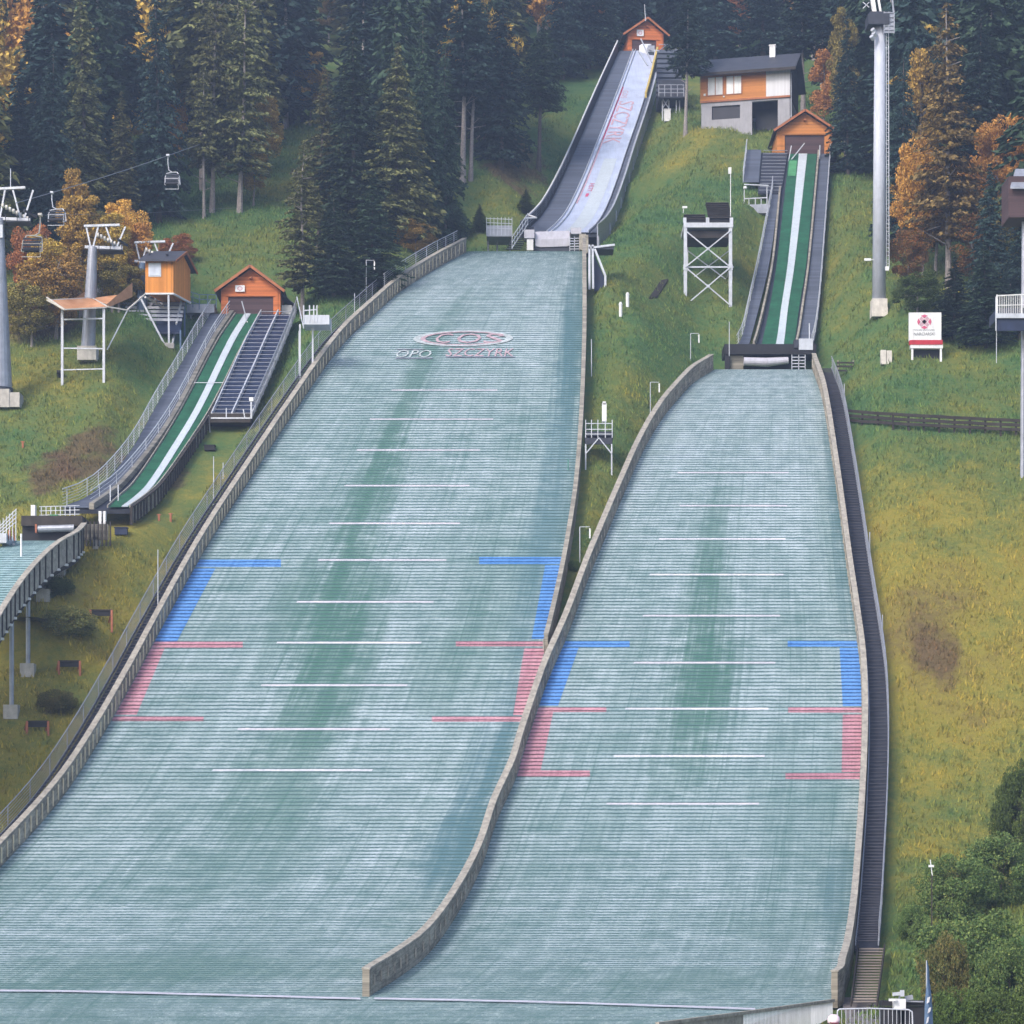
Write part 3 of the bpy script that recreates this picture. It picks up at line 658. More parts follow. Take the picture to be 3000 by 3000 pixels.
# end board of the dividing wall
# ------------------------------------------------------------------ stairways with treads
def rail_fence(mb, pts, h, nw=6, r=.018, post=2.2, rp=.028):
    for k in range(nw):
        z = h * (k + 1) / nw; rr = r * (1.9 if k == nw - 1 else .8)
        mb.line([p + Vector((0, 0, z)) for p in pts[::2] + ([pts[-1]] if len(pts) % 2 == 0 else [])], rr, 5)
    acc = post
    for a, b in zip(pts, pts[1:]):
        acc += (b - a).length
        if acc >= post: acc = 0; mb.tube(b, b + Vector((0, 0, h)), rp, n=6)
def stairs(name, S_, a, side, gap, w, v0, v1, label, step=ROW, lift=.25, mat=None, far_first=True, rail=1.05, both=False, mat2=None):
    """treads beside edge a of slope S_"""
    s0, s1 = S_.v2s(v0), S_.v2s(v1); mid = S_.pt(a, (s0 + s1) / 2, 0)
    r = thing(name, mid, label, 'stairs', 'stairways on the hill')
    mat = mat or M['nosing']; n = int((s1 - s0) / step); rest = MB()
    x0 = gap * side; x1 = (gap + w) * side
    for i in range(n, 0, -1):
        p = S_.pt(a, s0 + i * step, 0); b = Vector((p.x + (x0 + x1) / 2, p.y, p.z + lift))
        mb = MB() if n - i < 100 else rest
        mb.box(b, (w, .09, .035))
        if n - i < 100: part('tread', mb, mat, r)
    if rest.v: part('treads', rest, mat, r, kind='stuff')
    vs = np.linspace(s0, s1, int((s1 - s0) / 1.0) + 2)
    for q in (x0 + .03 * side, x1 - .03 * side):
        mb = MB(); sweep_rect(mb, [S_.pt(a, s, 0) + Vector((q - .025, 0, lift - .2)) for s in vs], 1, .05, .26); part('stringer', mb, M['metal'], r)
    mb = MB(); sweep_rect(mb, [S_.pt(a, s, 0) + Vector((x0 if side > 0 else x1, 0, lift - .48)) for s in vs], 1, w, .12); part('stair_bed', mb, M['metal_d'], r)
    if rail:
        mb = MB(); rail_fence(mb, [S_.pt(a, s, 0) + Vector((x1, 0, lift)) for s in vs], rail); part('handrail', mb, mat2 or M['metal'], r)
    return r
stairs('stairway', SA, 0, -1, .32, 1.05, 560, 1800, 'long narrow stairway outside the left wall of the large landing slope')
stairs('stairway', SB, 1, 1, .32, 1.1, 668 if False else 700, 1786, 'long dark stairway outside the right wall of the medium landing slope', rail=.85)
# upper railing of the large slope's left wall (no treads in view there)
mb = MB(); rail_fence(mb, edge(SA, 0, 476, 562), 1.0)
mb.v = [(x - .75, y, z + .8) for x, y, z in mb.v]
single('handrail', mb, M['metal_l'], 'curved steel railing at the top left of the large landing slope', 'railing')
# lower wooden steps at the right foot
r = thing('wooden_steps', P(1640, 1840, YB(1840)), 'pale wooden steps at the foot of the right stairway', 'stairs')
n = 20
for i in range(n):
    f = i / (n - 1); vL = 1795 + (1895 - 1795) * f; Y = YT(vL)
    a = P(1621 - 13 * f, vL, Y); b = P(1668 - 14 * f, vL, Y); mb = MB(); mb.box(((a.x + b.x) / 2, Y, a.z + .12), (b.x - a.x, .36, .06)); part('tread', mb, M['tread_wood'], r)
mb = MB()
for (ua, ub) in ((1619, 1606), (1669, 1655)):
    mb.bar(P(ua, 1792, YT(1792)) + Vector((0, 0, .1)), P(ub, 1897, YT(1897)) + Vector((0, 0, .1)), .06, .3)
part('stringer', mb, M['wood_dark'], r)

# ------------------------------------------------------------------ inruns
def sub(S_, aL, aR, v0, v1, off=0.0, thick=.0, nx=1, step=3):
    """flat strip following a slope surface"""
    vs = list(np.arange(v0, v1, step)) + [v1]; mb = MB(); mb.uv = []; rings = []
    for v in vs:
        S = S_.v2s(v); ring = []
        for i in range(nx + 1):
            a = aL + (aR - aL) * i / nx; p = S_.pt(a, S, off); ring.append(p); mb.uv.append((p.x, S))
        if thick:
            for i in range(nx, -1, -1):
                p = S_.pt(aL + (aR - aL) * i / nx, S, off - thick); ring.append(p); mb.uv.append((p.x, S))
        rings.append(ring)
    mb.loft(rings, closed=bool(thick)); return mb
def path(S_, a, v0, v1, dx=0, dz=0, step=4):
    vs = list(np.arange(v0, v1, step)) + [v1]; return [S_.pt(a, S_.v2s(v), 0) + Vector((dx, 0, dz)) for v in vs]

# --- large inrun (grey, top centre right)
RI = thing('inrun_ramp', SI.pt(.5, SI.v2s(330), -1), 'tall pale grey inrun ramp with faded red lettering, highest on the hill', 'ski jump ramp', 'ski jump inruns')
part('deck', sub(SI, -.62, 1.25, 96, 439, -.12, .25, 1), M['metal_d'], RI)
part('track', sub(SI, .0, 1, 96, 439, .03, 0, 4), M['track_b'], RI)
part('ice_track', sub(SI, .42, .80, 300, 436, .045, 0, 1), M['track_w'], RI)
part('walkway', sub(SI, -.56, -.03, 96, 439, .02, 0, 2), M['walk'], RI, 'dark stepped walkway left of the track')
part('walkway', sub(SI, 1.04, 1.22, 150, 439, .02, 0, 2), M['walk'], RI, 'narrow dark walkway right of the track')
for a in (0.0, .11, 1.0):
    mb = MB(); sweep_rect(mb, path(SI, a, 96, 439), 1, .07, .22); part('track_rail', mb, M['metal_l'], RI)
mb = MB(); sweep_rect(mb, path(SI, -.60, 96, 439, -.05), -1, .12, 1.0, -.5); part('side_board', mb, M['metal_d'], RI, 'dark left side board')
mb = MB(); mb.line(path(SI, -.60, 96, 428, -.1, 1.05), .08, 8); mb.line([SI.pt(-.6, SI.v2s(428), 0) + Vector((-.1, 0, 1.05)), P(1012, 411, 232), P(990, 412, 231)], .08, 8); part('handrail', mb, M['white'], RI, 'white curved top rail')
mb = MB(); sweep_rect(mb, path(SI, 1.22, 150, 439), 1, .1, .75, -1.5); part('side_board', mb, M['metal'], RI, 'grey outer right side board')
mb = MB(); mb.line(path(SI, 1.25, 150, 436, .08, .8), .06, 8); part('handrail', mb, M['metal_l'], RI, 'right top rail')
mb = MB(); rail_fence(mb, path(SI, -.60, 300, 439, -.06, 0, 6), .9, 4, .02, 1.6); part('rail_post_line', mb, M['metal'], RI)
mb = MB(); sweep_rect(mb, path(SI, 1.02, 98, 185), 1, .18, .55); part('yellow_padding', mb, M['yellow'], RI)
for k, v in enumerate(range(175, 440, 24)):      # steel legs below the outer side
    mb = MB(); p = SI.pt(1.26, SI.v2s(v), -.3); q = Vector((p.x, p.y, tz(p.x, p.y) - .3))
    if q.z < p.z - .3: mb.tube(p, q, .09, n=8); part('support_leg', mb, M['metal'], RI)
def on_strip(S_, a0, a1, v0, v1, off): # text running down the track, read with the head tilted
    s0, s1 = S_.v2s(v0), S_.v2s(v1); return lambda x, y: S_.pt(a1 + (a0 - a1) * (1 - (y + 1) / 2) if True else 0, s0 + (s1 - s0) * (x + 1) / 2, off)
write('SZCZYRK', on_strip(SI, .2, .72, 192, 272, .06), 'lettering', M['pink'], RI, 'faded pink lettering SZCZYRK down the track')
write('COS', on_strip(SI, .2, .4, 172, 186, .06), 'lettering', M['pink'], RI, 'small faded letters above the large lettering')
fn = on_strip(SI, .12, .17, 165, 265, .06); mb = MB(); mb.quad(fn(-1, -1), fn(1, -1), fn(1, 1), fn(-1, 1)); part('red_stripe', mb, M['redp'], RI)
fn = on_strip(SI, .14, .18, 266, 385, .06); mb = MB()
for i in range(12): mb.quad(*[fn(-1 + (i + q) / 6, y) for q, y in ((0, -1), (1, -1), (1, 1), (0, 1))])
part('pink_stripe', mb, M['pink'], RI)
write('HS77', on_strip(SI, .28, .42, 347, 362, .06), 'lettering', M['redp'], RI, 'small red marks low on the track')
fn = on_strip(SI, .3, .38, 366, 372, .06); mb = MB(); mb.quad(fn(-1, -1), fn(1, -1), fn(1, 1), fn(-1, 1)); part('red_mark', mb, M['redp'], RI)

# take-off table of the large hill
yt = 226
RT = thing('takeoff_table', P(1040, 462, yt), 'pale rolled cover and white boxes on the take-off table of the large hill', 'take-off table', 'take-off tables')
rg = []
c = P(1010, 440, yt); 
sec = [(0, -1.1), (0, -.45), (.3, .3), (.8, .42), (1.6, .35), (1.6, -1.1)]
for u_, dv in ((1010, 0), (1020, 0), (1070, -1.5), (1075, -1.5)):
    b = P(u_, 444 + dv, yt); k = .92 if u_ in (1010, 1075) else 1
    rg.append([b + Vector((0, y, z * k + .1)) for y, z in sec])
mb = MB(); mb.loft(rg); part('rolled_cover', mb, M['cover'], RT)
mb = MB(); mb.box2(P(1005, 476, yt + .1), P(1110, 467, yt + .1) + Vector((0, 2.4, 0))); part('table_beam', mb, M['metal_d'], RT)
mb = MB(); mb.box2(P(989, 449, yt - .4), P(1008, 441, yt + 1)); mb.box2(P(1077, 441, yt - .2), P(1096, 436, yt + 1)); part('cover_end', mb, M['cover'], RT)
mb = MB(); mb.box2(P(994, 472, yt - .8), P(1006, 456, yt)); part('speed_box', mb, M['white'], RT, 'white box left of the rolled cover')
mb = MB(); mb.box2(P(1093, 471, yt - .9), P(1105, 446, yt)); part('speed_box', mb, M['wood_pale'], RT, 'cream box right of the rolled cover')
mb = MB()
for v in (450, 455, 460, 465, 470): mb.bar(P(1075, v, yt - .3), P(1093, v - .5, yt - .3), .06)
for u_ in (1075, 1084, 1093): mb.bar(P(u_, 474, yt - .3), P(u_, 446, yt - .3), .06)
part('ladder', mb, M['metal_l'], RT)
mb = MB(); mb.bar(P(1106, 478, yt - 1), P(1106, 444, yt - 1), .35, .3); part('post', mb, M['wood_pale'], RT)
# steel stair and platform left of the table
RP = thing('steel_platform', P(940, 462, 226), 'small railed steel platform left of the large take-off table', 'platform')
mb = MB(); mb.box2(P(918, 446, 227), P(966, 442, 230)); part('deck', mb, M['metal'], RP)
mb = MB()
for y in (227, 230):
    for v in (412, 420, 430): mb.bar(P(918, v, y), P(966, v + 2, y), .05)
    for u_ in (918, 925, 932, 939, 946, 953, 960, 966): mb.bar(P(u_, 444, y), P(u_, 410, y), .045)
part('railing', mb, M['metal_l'], RP)
for u_ in (921, 938, 962):
    mb = MB(); p = P(u_, 446, 228.5); mb.tube(p, Vector((p.x, p.y, p.z - 2)), .07, n=8); part('leg', mb, M['metal'], RP)
r = thing('steel_stair', P(985, 462, 227), 'steel stair with railings climbing left of the take-off table to the inrun', 'stairs')
mb = MB()
for i in range(12): f = i / 11; mb.box(P(968 + 26 * f, 470 - 40 * f, 225 + 4 * f), (1.2, .25, .05))
part('steps', mb, M['metal_d'], r)
mb = MB()
for dy in (-.6, .9):
    for dz in (.1, .55, 1.0): mb.bar(P(966, 470, 225 + dy) + Vector((0, 0, dz)), P(996, 425, 229 + dy) + Vector((0, 0, dz)), .06)
    for i in range(7): f = i / 6; a = P(966 + 30 * f, 470 - 45 * f, 225 + 4 * f + dy); mb.bar(a, a + Vector((0, 0, 1.05)), .05)
part('railing', mb, M['metal_l'], r)
# structure right below the table
YF = ground(1128, 552).y - .4
r = thing('support_frame', P(1125, 545, YF), 'dark steel support stair hanging below the right end of the large table', 'support frame')
mb = MB()
for a, b in (((1112, 462), (1112, 546)), ((1118, 462), (1119, 545)), ((1122, 470), (1142, 520)), ((1142, 520), (1142, 548)), ((1111, 468), (1160, 462))): mb.bar(P(*a, YF), P(*b, YF), .16)
part('frame', mb, M['metal_l'], r)
mb = MB(); mb.add([P(u_, v, YF + .5) for u_, v in ((1120, 478), (1141, 525), (1139, 547), (1121, 549))] + [P(u_, v, YF + 1.5) for u_, v in ((1120, 478), (1141, 525), (1139, 547), (1121, 549))], [(0, 1, 2, 3), (7, 6, 5, 4), (0, 4, 5, 1), (1, 5, 6, 2), (2, 6, 7, 3), (3, 7, 4, 0)]); part('stair_flight', mb, M['navy'], r)
mb = MB(); mb.box2(P(1110, 470, YF), P(1158, 465, YF) + Vector((0, 2, 0))); part('deck', mb, M['metal_d'], r)

# --- medium inrun (green with white track, right)
RJ = thing('inrun_ramp', SJ.pt(.5, SJ.v2s(480), -1), 'medium inrun ramp with two green strips and a white track, right of the scaffold tower', 'ski jump ramp', 'ski jump inruns')
wl = lambda v: ip([(291, 1465), (400, 1452), (500, 1431), (580, 1415), (633, 1401), (655, 1393)], v)
def ap(S_, u, v): return S_.a_of(u, v)
def stripf(S_, fl, fr, v0, v1, off, thick=0, step=4):
    vs = list(np.arange(v0, v1, step)) + [v1]; mb = MB(); mb.uv = []; rings = []
    for v in vs:
        S = S_.v2s(v); l, r_ = S_.a_of(fl(v), v), S_.a_of(fr(v), v); ring = [S_.pt(l, S, off), S_.pt(r_, S, off)]; mb.uv += [(ring[0].x, S), (ring[1].x, S)]
        if thick: ring += [S_.pt(r_, S, off - thick), S_.pt(l, S, off - thick)]; mb.uv += [(ring[0].x, S), (ring[1].x, S)]
        rings.append(ring)
    mb.loft(rings, closed=bool(thick)); return mb
def K(*k): k2 = smooth(list(k), 4) if len(k) > 2 else list(k); return lambda v: ip(k2, v)
jl0 = K((360, 1458), (500, 1431), (580, 1413), (633, 1401), (655, 1390)); jl1 = K((360, 1471), (500, 1451), (580, 1432), (633, 1418), (655, 1412))
jb1 = K((360, 1474), (500, 1460), (580, 1444), (633, 1431), (655, 1424))
jg0 = K((291, 1489), (500, 1465), (580, 1452), (633, 1441), (655, 1436)); jg1 = K((291, 1507), (500, 1486), (580, 1474), (633, 1467), (655, 1463))
jw1 = K((291, 1523), (500, 1499), (580, 1487), (633, 1481), (655, 1478)); jg2 = K((291, 1541), (500, 1521), (580, 1508), (633, 1501), (655, 1497))
jb2 = K((291, 1547), (500, 1528), (580, 1517), (633, 1509), (655, 1504)); jr = K((291, 1567), (500, 1552), (580, 1545), (633, 1538), (655, 1532))
part('deck', stripf(SJ, lambda v: jb1(v) - 2, lambda v: jr(v) + 1, 291, 655, -.1, .25), M['metal_d'], RJ)
part('green_strip', stripf(SJ, jg0, jg1, 291, 655, .04), M['green'], RJ, 'left green strip')
part('green_strip', stripf(SJ, jw1, jg2, 291, 655, .04), M['green'], RJ, 'right green strip')
part('light_green_mat', stripf(SJ, lambda v: jg0(v) + 2, lambda v: jg1(v) - 2, 304, 333, .055), M['green_l'], RJ)
part('white_track', stripf(SJ, jg1, jw1, 291, 655, .07, .05), M['track_w'], RJ)
part('walkway', stripf(SJ, jl0, jl1, 360, 655, .05, .2), M['walk'], RJ, 'dark walkway left of the green strip')
part('walkway', stripf(SJ, jb2, jr, 291, 655, .05, .1), M['walk'], RJ, 'dark walkway right of the green strip')
for f0, v0, lab in ((jb1, 360, 'left'), (jb2, 291, 'right')):
    vs = list(range(v0, 655, 6)) + [655]; pts_ = [SJ.pt(SJ.a_of(f0(v) - 4, v), SJ.v2s(v), 0) for v in vs]
    mb = MB(); mb.uv = []; sweep_rect(mb, pts_, 1, .16, .42, -.1); part('side_board', mb, M['wood_grey'], RJ, 'weathered board %s of the green strips' % lab)
for f0, v0, h_, lab in ((jl0, 352, .9, 'left'), (jr, 291, .95, 'right')):
    vs = list(range(v0, 655, 8)) + [655]; mb = MB(); rail_fence(mb, [SJ.pt(SJ.a_of(f0(v), v), SJ.v2s(v), 0) for v in vs], h_, 4, .02, 2.0); part('handrail', mb, M['metal_l'], RJ, '%s handrail' % lab)
# step field left of the upper inrun
def stepfield(name, S_, fl, fr, v0, v1, n, parent, mat, off=.35, mid=True):
    for i in range(n):
        v = v0 + (v1 - v0) * i / (n - 1); S = S_.v2s(v); a = S_.pt(S_.a_of(fl(v), v), S, off); b = S_.pt(S_.a_of(fr(v), v), S, off)
        mb = MB(); mb.box(((a.x + b.x) / 2, a.y, a.z), (b.x - a.x, .09, .03)); part(name, mb, mat, parent)
RS = thing('trainer_stand', SJ.pt(-.8, SJ.v2s(330), -1), 'stepped grey trainers stand left of the medium inrun top', 'stand', 'trainer stands')
sl_ = K((290, 1409), (350, 1402), (366, 1401)); sr_ = K((290, 1486), (350, 1476), (366, 1473))
stepfield('tread', SJ, lambda v: ip([(290, 1440), (366, 1432)], v), sr_, 291, 366, 13, RS, M['metal'])
part('ramp_plate', stripf(SJ, sl_, lambda v: ip([(290, 1436), (366, 1430)], v), 291, 352, .42, .08), M['walk'], RS)
part('stair_bed', stripf(SJ, lambda v: ip([(290, 1436), (366, 1430)], v), sr_, 291, 368, .15, .1), M['metal_d'], RS)
YR_ = YofV(IB)(385) - .5
mb = MB(); rail_fence(mb, [SJ.pt(SJ.a_of(sl_(v), v), SJ.v2s(v), .3) for v in range(288, 352, 7)], 1.0, 3, .025, 1.5); part('railing', mb, M['metal_l'], RS)
mb = MB()
for a, b in (((1404, 401), (1447, 399)), ((1404, 375), (1447, 373)), ((1404, 388), (1447, 386)), ((1404, 348), (1450, 350))): mb.bar(P(*a, YR_), P(*b, YR_), .09)
for u_ in (1404, 1413, 1425, 1436, 1447): mb.bar(P(u_, 400, YR_), P(u_, 352 if u_ in (1404, 1447) else 375, YR_), .07)
part('lower_railing', mb, M['metal_l'], RS)
mb = MB(); mb.box2(P(1403, 402, YR_ - .1), P(1448, 401, YR_ + 2.6)); part('platform', mb, M['metal'], RS)
mb = MB(); mb.tube(P(1416, 402, YR_ + 1), P(1416, 440, YR_ + 1), .12, n=8); mb.bar(P(1416, 440, YR_ + 1), P(1440, 460, YR_ + 2), .12); part('leg', mb, M['metal_l'], RS)
mb = MB(); mb.tube(P(1406, 356, YR_ - .1), P(1406, 352, YR_ - .1), .16, n=10); part('lamp_head', mb, M['white'], RS)
YJ0 = YofV(IB)(296) - .6
for u0, v0, u1, v1 in ((1486, 312, 1493, 275), (1489, 306, 1518, 270), (1546, 300, 1547, 274)):
    mb = MB(); mb.bar(P(u0, v0, YJ0), P(u1, v1, YJ0), .08); single('start_bar', mb, M['metal_l'], {1493: 'short upright bar at the left of the medium inrun start', 1518: 'slanting bar across the medium inrun start', 1547: 'upright post at the right of the medium inrun start'}[u1], 'bar', org=P(u0, v0, YJ0))
# table of medium hill
yt = 200
RT2 = thing('takeoff_table', P(1445, 690, yt), 'black take-off table of the medium hill with a rolled white cover', 'take-off table', 'take-off tables')
mb = MB(); mb.box2(P(1367, 668, yt - .5), P(1533, 662, yt + 2)); part('table_beam', mb, M['black'], RT2)
mb = MB(); mb.box2(P(1376, 699, yt + .3), P(1488, 668, yt + 1.2)); part('table_front', mb, M['black'], RT2)
mb = MB(); mb.box2(P(1378, 700, yt), P(1402, 669, yt + .25)); part('front_board', mb, M['wood_grey'], RT2)
mb = MB(); mb.tube(P(1403, 682, yt - .3), P(1446, 683.5, yt - .3), .32, .34, 14); mb.tube(P(1446, 683.5, yt - .3), P(1487, 680, yt - .3), .34, .26, 14); part('rolled_cover', mb, M['cover'], RT2)
mb = MB()
for v in (668, 674, 680, 686, 692): mb.bar(P(1494, v, yt - .4), P(1519, v, yt - .4), .06)
for u_ in (1494, 1507, 1519): mb.bar(P(u_, 697, yt - .4), P(u_, 664, yt - .4), .06)
part('ladder', mb, M['metal_l'], RT2)
mb = MB(); mb.box2(P(1368, 697, yt - .4), P(1376, 662, yt)); part('post', mb, M['black'], RT2)
mb = MB(); mb.box2(P(1507, 660, yt - .6), P(1531, 644, yt + .4)); part('control_box', mb, M['metal_l'], RT2)
mb = MB(); mb.box2(P(1498, 656, yt - .65), P(1505, 644, yt)); part('control_box', mb, M['metal_d'], RT2, 'small dark box beside the pale one')
mb = MB(); mb.bar(P(1527, 652, yt), P(1527, 610, yt), .08); mb.bar(P(1513, 652, yt), P(1513, 640, yt), .06); part('aerial', mb, M['metal_l'], RT2)

# --- small inrun (left)
RK = thing('inrun_ramp', SK.pt(.5, SK.v2s(760), -1), 'small inrun ramp with green strips and a white track, below the left start hut', 'ski jump ramp', 'ski jump inruns')
kg1 = K((592, 462), (644, 430), (771, 368), (847, 322), (917, 276), (940, 252), (958, 228)); kw1 = K((592, 474), (644, 443), (771, 381), (847, 336), (917, 290), (940, 266), (958, 240))
kgl = K((592, 447), (644, 412), (771, 345), (847, 299), (917, 250), (940, 224), (958, 205)); kgr = K((592, 492), (644, 461), (771, 397), (847, 348), (917, 297), (940, 270), (958, 244))
kb0 = K((592, 434), (644, 399), (771, 333), (847, 283), (917, 224), (940, 195), (958, 168)); kf = K((592, 398), (644, 366), (700, 334), (771, 292), (847, 249), (904, 203), (940, 160), (956, 118))
part('deck', stripf(SK, lambda v: kf(v) + 1, lambda v: kgr(v) + 2, 593, 958, -.12, .25), M['metal_d'], RK)
part('green_strip', stripf(SK, kgl, kg1, 593, 958, .04), M['green'], RK, 'left green strip')
part('green_strip', stripf(SK, kw1, kgr, 593, 958, .04), M['green'], RK, 'right green strip')
part('white_track', stripf(SK, kg1, kw1, 593, 957, .08, .06), M['track_w'], RK)
part('walkway', stripf(SK, kf, kb0, 593, 958, .03, .05), M['walk'], RK)
def curve_pts(S_, f0, v0, v1, st=8, dz=0, du=0):
    vs = list(range(v0, v1, st)) + [v1]; return [S_.pt(S_.a_of(f0(v) + du, v), S_.v2s(v), 0) + Vector((0, 0, dz)) for v in vs]
mb = MB(); mb.uv = []; sweep_rect(mb, curve_pts(SK, kb0, 593, 958), 1, .3, .3, -.1); part('side_board', mb, M['wood_grey'], RK)
mb = MB(); rail_fence(mb, curve_pts(SK, kb0, 593, 956, dz=.25), .75, 3, .022, 3.0); part('handrail', mb, M['metal_l'], RK, 'inner handrail')
mb = MB(); rail_fence(mb, curve_pts(SK, kf, 593, 956), 1.1, 6, .02, 1.6); part('handrail', mb, M['metal_l'], RK, 'outer handrail with wire infill')
mb = MB(); sweep_rect(mb, curve_pts(SK, kgl, 593, 958, du=-3), 1, .06, .16); sweep_rect(mb, curve_pts(SK, kgr, 593, 958), 1, .06, .2); part('edge_board', mb, M['wood_pale'], RK)
# dark slatted skirt under the right edge
mb = MB(); sp = curve_pts(SK, kgr, 770, 958, 2, du=2)
mb2 = MB(); mb2.uv = []; sweep_rect(mb2, [p + Vector((.02, .12, 0)) for p in sp], 1, .04, .02, -1.0); part('skirt_panel', mb2, M['wood_grey'], RK)
acc = 0
for a, b in zip(sp, sp[1:]):
    acc += (b - a).length
    if acc > .62: acc = 0; mb = MB(); mb.box((b.x + .06, b.y - .02, b.z - .5), (.16, .16, 1.1)); part('skirt_post', mb, M['wood_dark'], RK)
mb = MB(); sweep_rect(mb, [p + Vector((.05, -.05, 0)) for p in sp], 1, .12, .1, 0); part('skirt_cap', mb, M['wood_dark'], RK)
mb = MB()
for v in (727,): a = SK.pt(SK.a_of(kgl(v) - 2, v), SK.v2s(v), .2); b = SK.pt(SK.a_of(kgr(v) + 2, v), SK.v2s(v), .2); mb.bar(a, b, .05)
part('cross_bar', mb, M['metal_l'], RK)
for (u0, v0, u1, v1) in ((465, 601, 456, 568), (490, 601, 477, 634) if False else (466, 606, 475, 632), (394, 784, 397, 828)):
    mb = MB(); mb.bar(P(u0, v0, YofV(IC)(v0) - .3), P(u1, v1, YofV(IC)(v0) - .4), .07); part('start_bar', mb, M['metal_l'], RK)
for u_, v in ((208, 946), (223, 945)):
    p = P(u_, v, 163); mb = MB(); mb.bar(p, p + Vector((0, 0, 1.0)), .06); part('end_post', mb, M['metal_l'], RK)
# broad dark step field right of it
RS2 = thing('trainer_stand', SK.pt(2.2, SK.v2s(690), -1), 'broad dark stepped trainers stand right of the small inrun', 'stand', 'trainer stands')
tl = K((592, 492), (644, 464), (700, 438), (788, 398)); tr = K((592, 556), (644, 536), (700, 513), (788, 474))
stepfield('tread', SK, tl, tr, 594, 786, 27, RS2, M['metal'], off=.25)
part('stair_bed', stripf(SK, lambda v: tl(v) - 1, lambda v: tr(v) + 1, 593, 788, .0, .12), M['navy'], RS2)
mid_ = lambda v: (tl(v) + tr(v)) / 2
for f0, w_ in ((tl, .08), (mid_, .1), (tr, .08)):
    mb = MB(); sweep_rect(mb, curve_pts(SK, f0, 593, 788), 1, w_, .36, .0); part('stringer', mb, M['metal_l'], RS2)
mb = MB(); rail_fence(mb, curve_pts(SK, lambda v: tr(v) + 4, 593, 788), 1.15, 7, .028, 1.2, .035); part('railing', mb, M['metal'], RS2)
YE = YofV(IC)(788) - .6
mb = MB(); mb.bar(P(474, 790, YE), P(474, 754, YE), .12); mb.bar(P(398, 789, YE), P(474, 789, YE), .1); mb.bar(P(427, 789, YE), P(427, 770, YE), .07); mb.bar(P(462, 789, YE), P(459, 772, YE), .07); part('end_frame', mb, M['metal_l'], RS2)
mb = MB(); mb.box2(P(470, 757, YE - .1), P(478, 750, YE)); part('end_sign', mb, M['white'], RS2)
mb = MB(); mb.box2(P(396, 797, YE), P(478, 790, YE + 2)); part('footing', mb, M['wood_dark'], RS2)
# bridge and stair behind the hut to the large slope's stairway
r = thing('footbridge', P(600, 612, 186), 'small grey footbridge from the small hill to the left stairway', 'footbridge')
mb = MB(); mb.box2(P(572, 612, 186), P(625, 606, 188)); part('deck', mb, M['metal_l'], r)
mb = MB()
for u_ in (573, 584, 592, 598): mb.bar(P(u_, 608, 186), P(u_, 576, 186), .08)
mb.bar(P(573, 586, 186), P(598, 584, 186), .07); mb.bar(P(560, 560, 190), P(573, 620, 186), .06)
part('railing', mb, M['metal_l'], r)
for u_ in (566, 590):
    mb = MB(); p = P(u_, 612, 187); mb.bar(p, at_u(u_, 187) - Vector((0, 0, .3)), .12); part('post', mb, M['metal_l'], r)

# small landing slope on posts at the left edge
RL = thing('landing_slope', SL.pt(1, SL.v2s(1100), -1), 'small pale green landing slope on posts at the left picture edge', 'ski slope', 'ski jump landing slopes')
part('mat_surface', SL.patch(ca(.2), ca(1), .01, SL.v2s(1390), 0, 10), M_L, RL)
pr = [SL.pt(1, s, 0) for s in np.linspace(0, SL.v2s(1380), 60)]
mb = MB(); mb.uv = []; sweep_rect(mb, pr, 1, .12, 1.0, -.55); part('board_panel', mb, M['wood_pale'], RL)
mb = MB(); mbb = MB(); acc = 0
for a, b in zip(pr, pr[1:]):
    acc += (b - a).length
    if acc > .82:
        acc = 0; mb = MB(); mb.box((b.x + .15, b.y, b.z + .2), (.07, .13, 1.4)); part('board_post', mb, M['wood_dark'], RL)
        mb = MB(); mb.box((b.x + .14, b.y - .06, b.z - .6), (.2, .2, .12)); part('bracket', mb, M['white'], RL)
mb = MB(); sweep_rect(mb, [p + Vector((-.04, 0, 1.003)) for p in pr], 1, .34, .09); part('cap_rail', mb, M['wood_pale'], RL)
mb = MB(); sweep_rect(mb, [p + Vector((-1.2, 0, -.9)) for p in pr], 1, 1.2, .3); part('under_beam', mb, M['wood_dark'], RL)
for u_, v0, v1 in ((110, 1062, 1112), (83, 1086, 1147), (53, 1120, 1213), (22, 1168, 1302), (133, 1035, 1062)):
    Y = YofV(LC)(v0 - 30); g_ = ground(u_, v1); p = P(u_, v0 - 8, Y); 
    q = Vector((p.x, p.y, tz(p.x, p.y) - .2))
    mb = MB(); mb.tube(p, q, .13, n=10); part('support_post', mb, M['metal'], RL)
    mb = MB(); mb.box((q.x, q.y, q.z + .35), (.8, .8, .8)); part('post_footing', mb, M['concrete'], RL)
# its table, seen end on
r = thing('takeoff_table', P(90, 1018, 162), 'black take-off table of the small hill with green mat and barrel roller', 'take-off table', 'take-off tables')
mb = MB(); mb.box2(P(42, 1020, 161), P(145, 991, 163)); part('table_front', mb, M['black'], r)
mb = MB(); mb.box2(P(40, 992, 160.6), P(172, 988, 164)); part('table_beam', mb, M['wood_dark'], r)
mb = MB(); mb.tube(P(72, 998, 160.7), P(140, 996, 160.7), .22, n=12); part('roller', mb, M['metal'], r)
mb = MB(); mb.box2(P(66, 1005, 160.5), P(71, 990, 160.8)); part('red_marker', mb, M['redw'], r)
mb = MB(); mb.box2(P(94, 988, 161), P(124, 984, 164)); part('green_mat', mb, M['green_l'], r)
mb = MB(); mb.box2(P(80, 989, 161), P(94, 982, 163)); mb.box2(P(124, 989, 161), P(142, 982, 163)); part('side_pad', mb, M['black'], r)
mb = MB(); mb.box2(P(58, 986, 162.5), P(69, 955, 163)); part('white_panel', mb, M['white'], r)
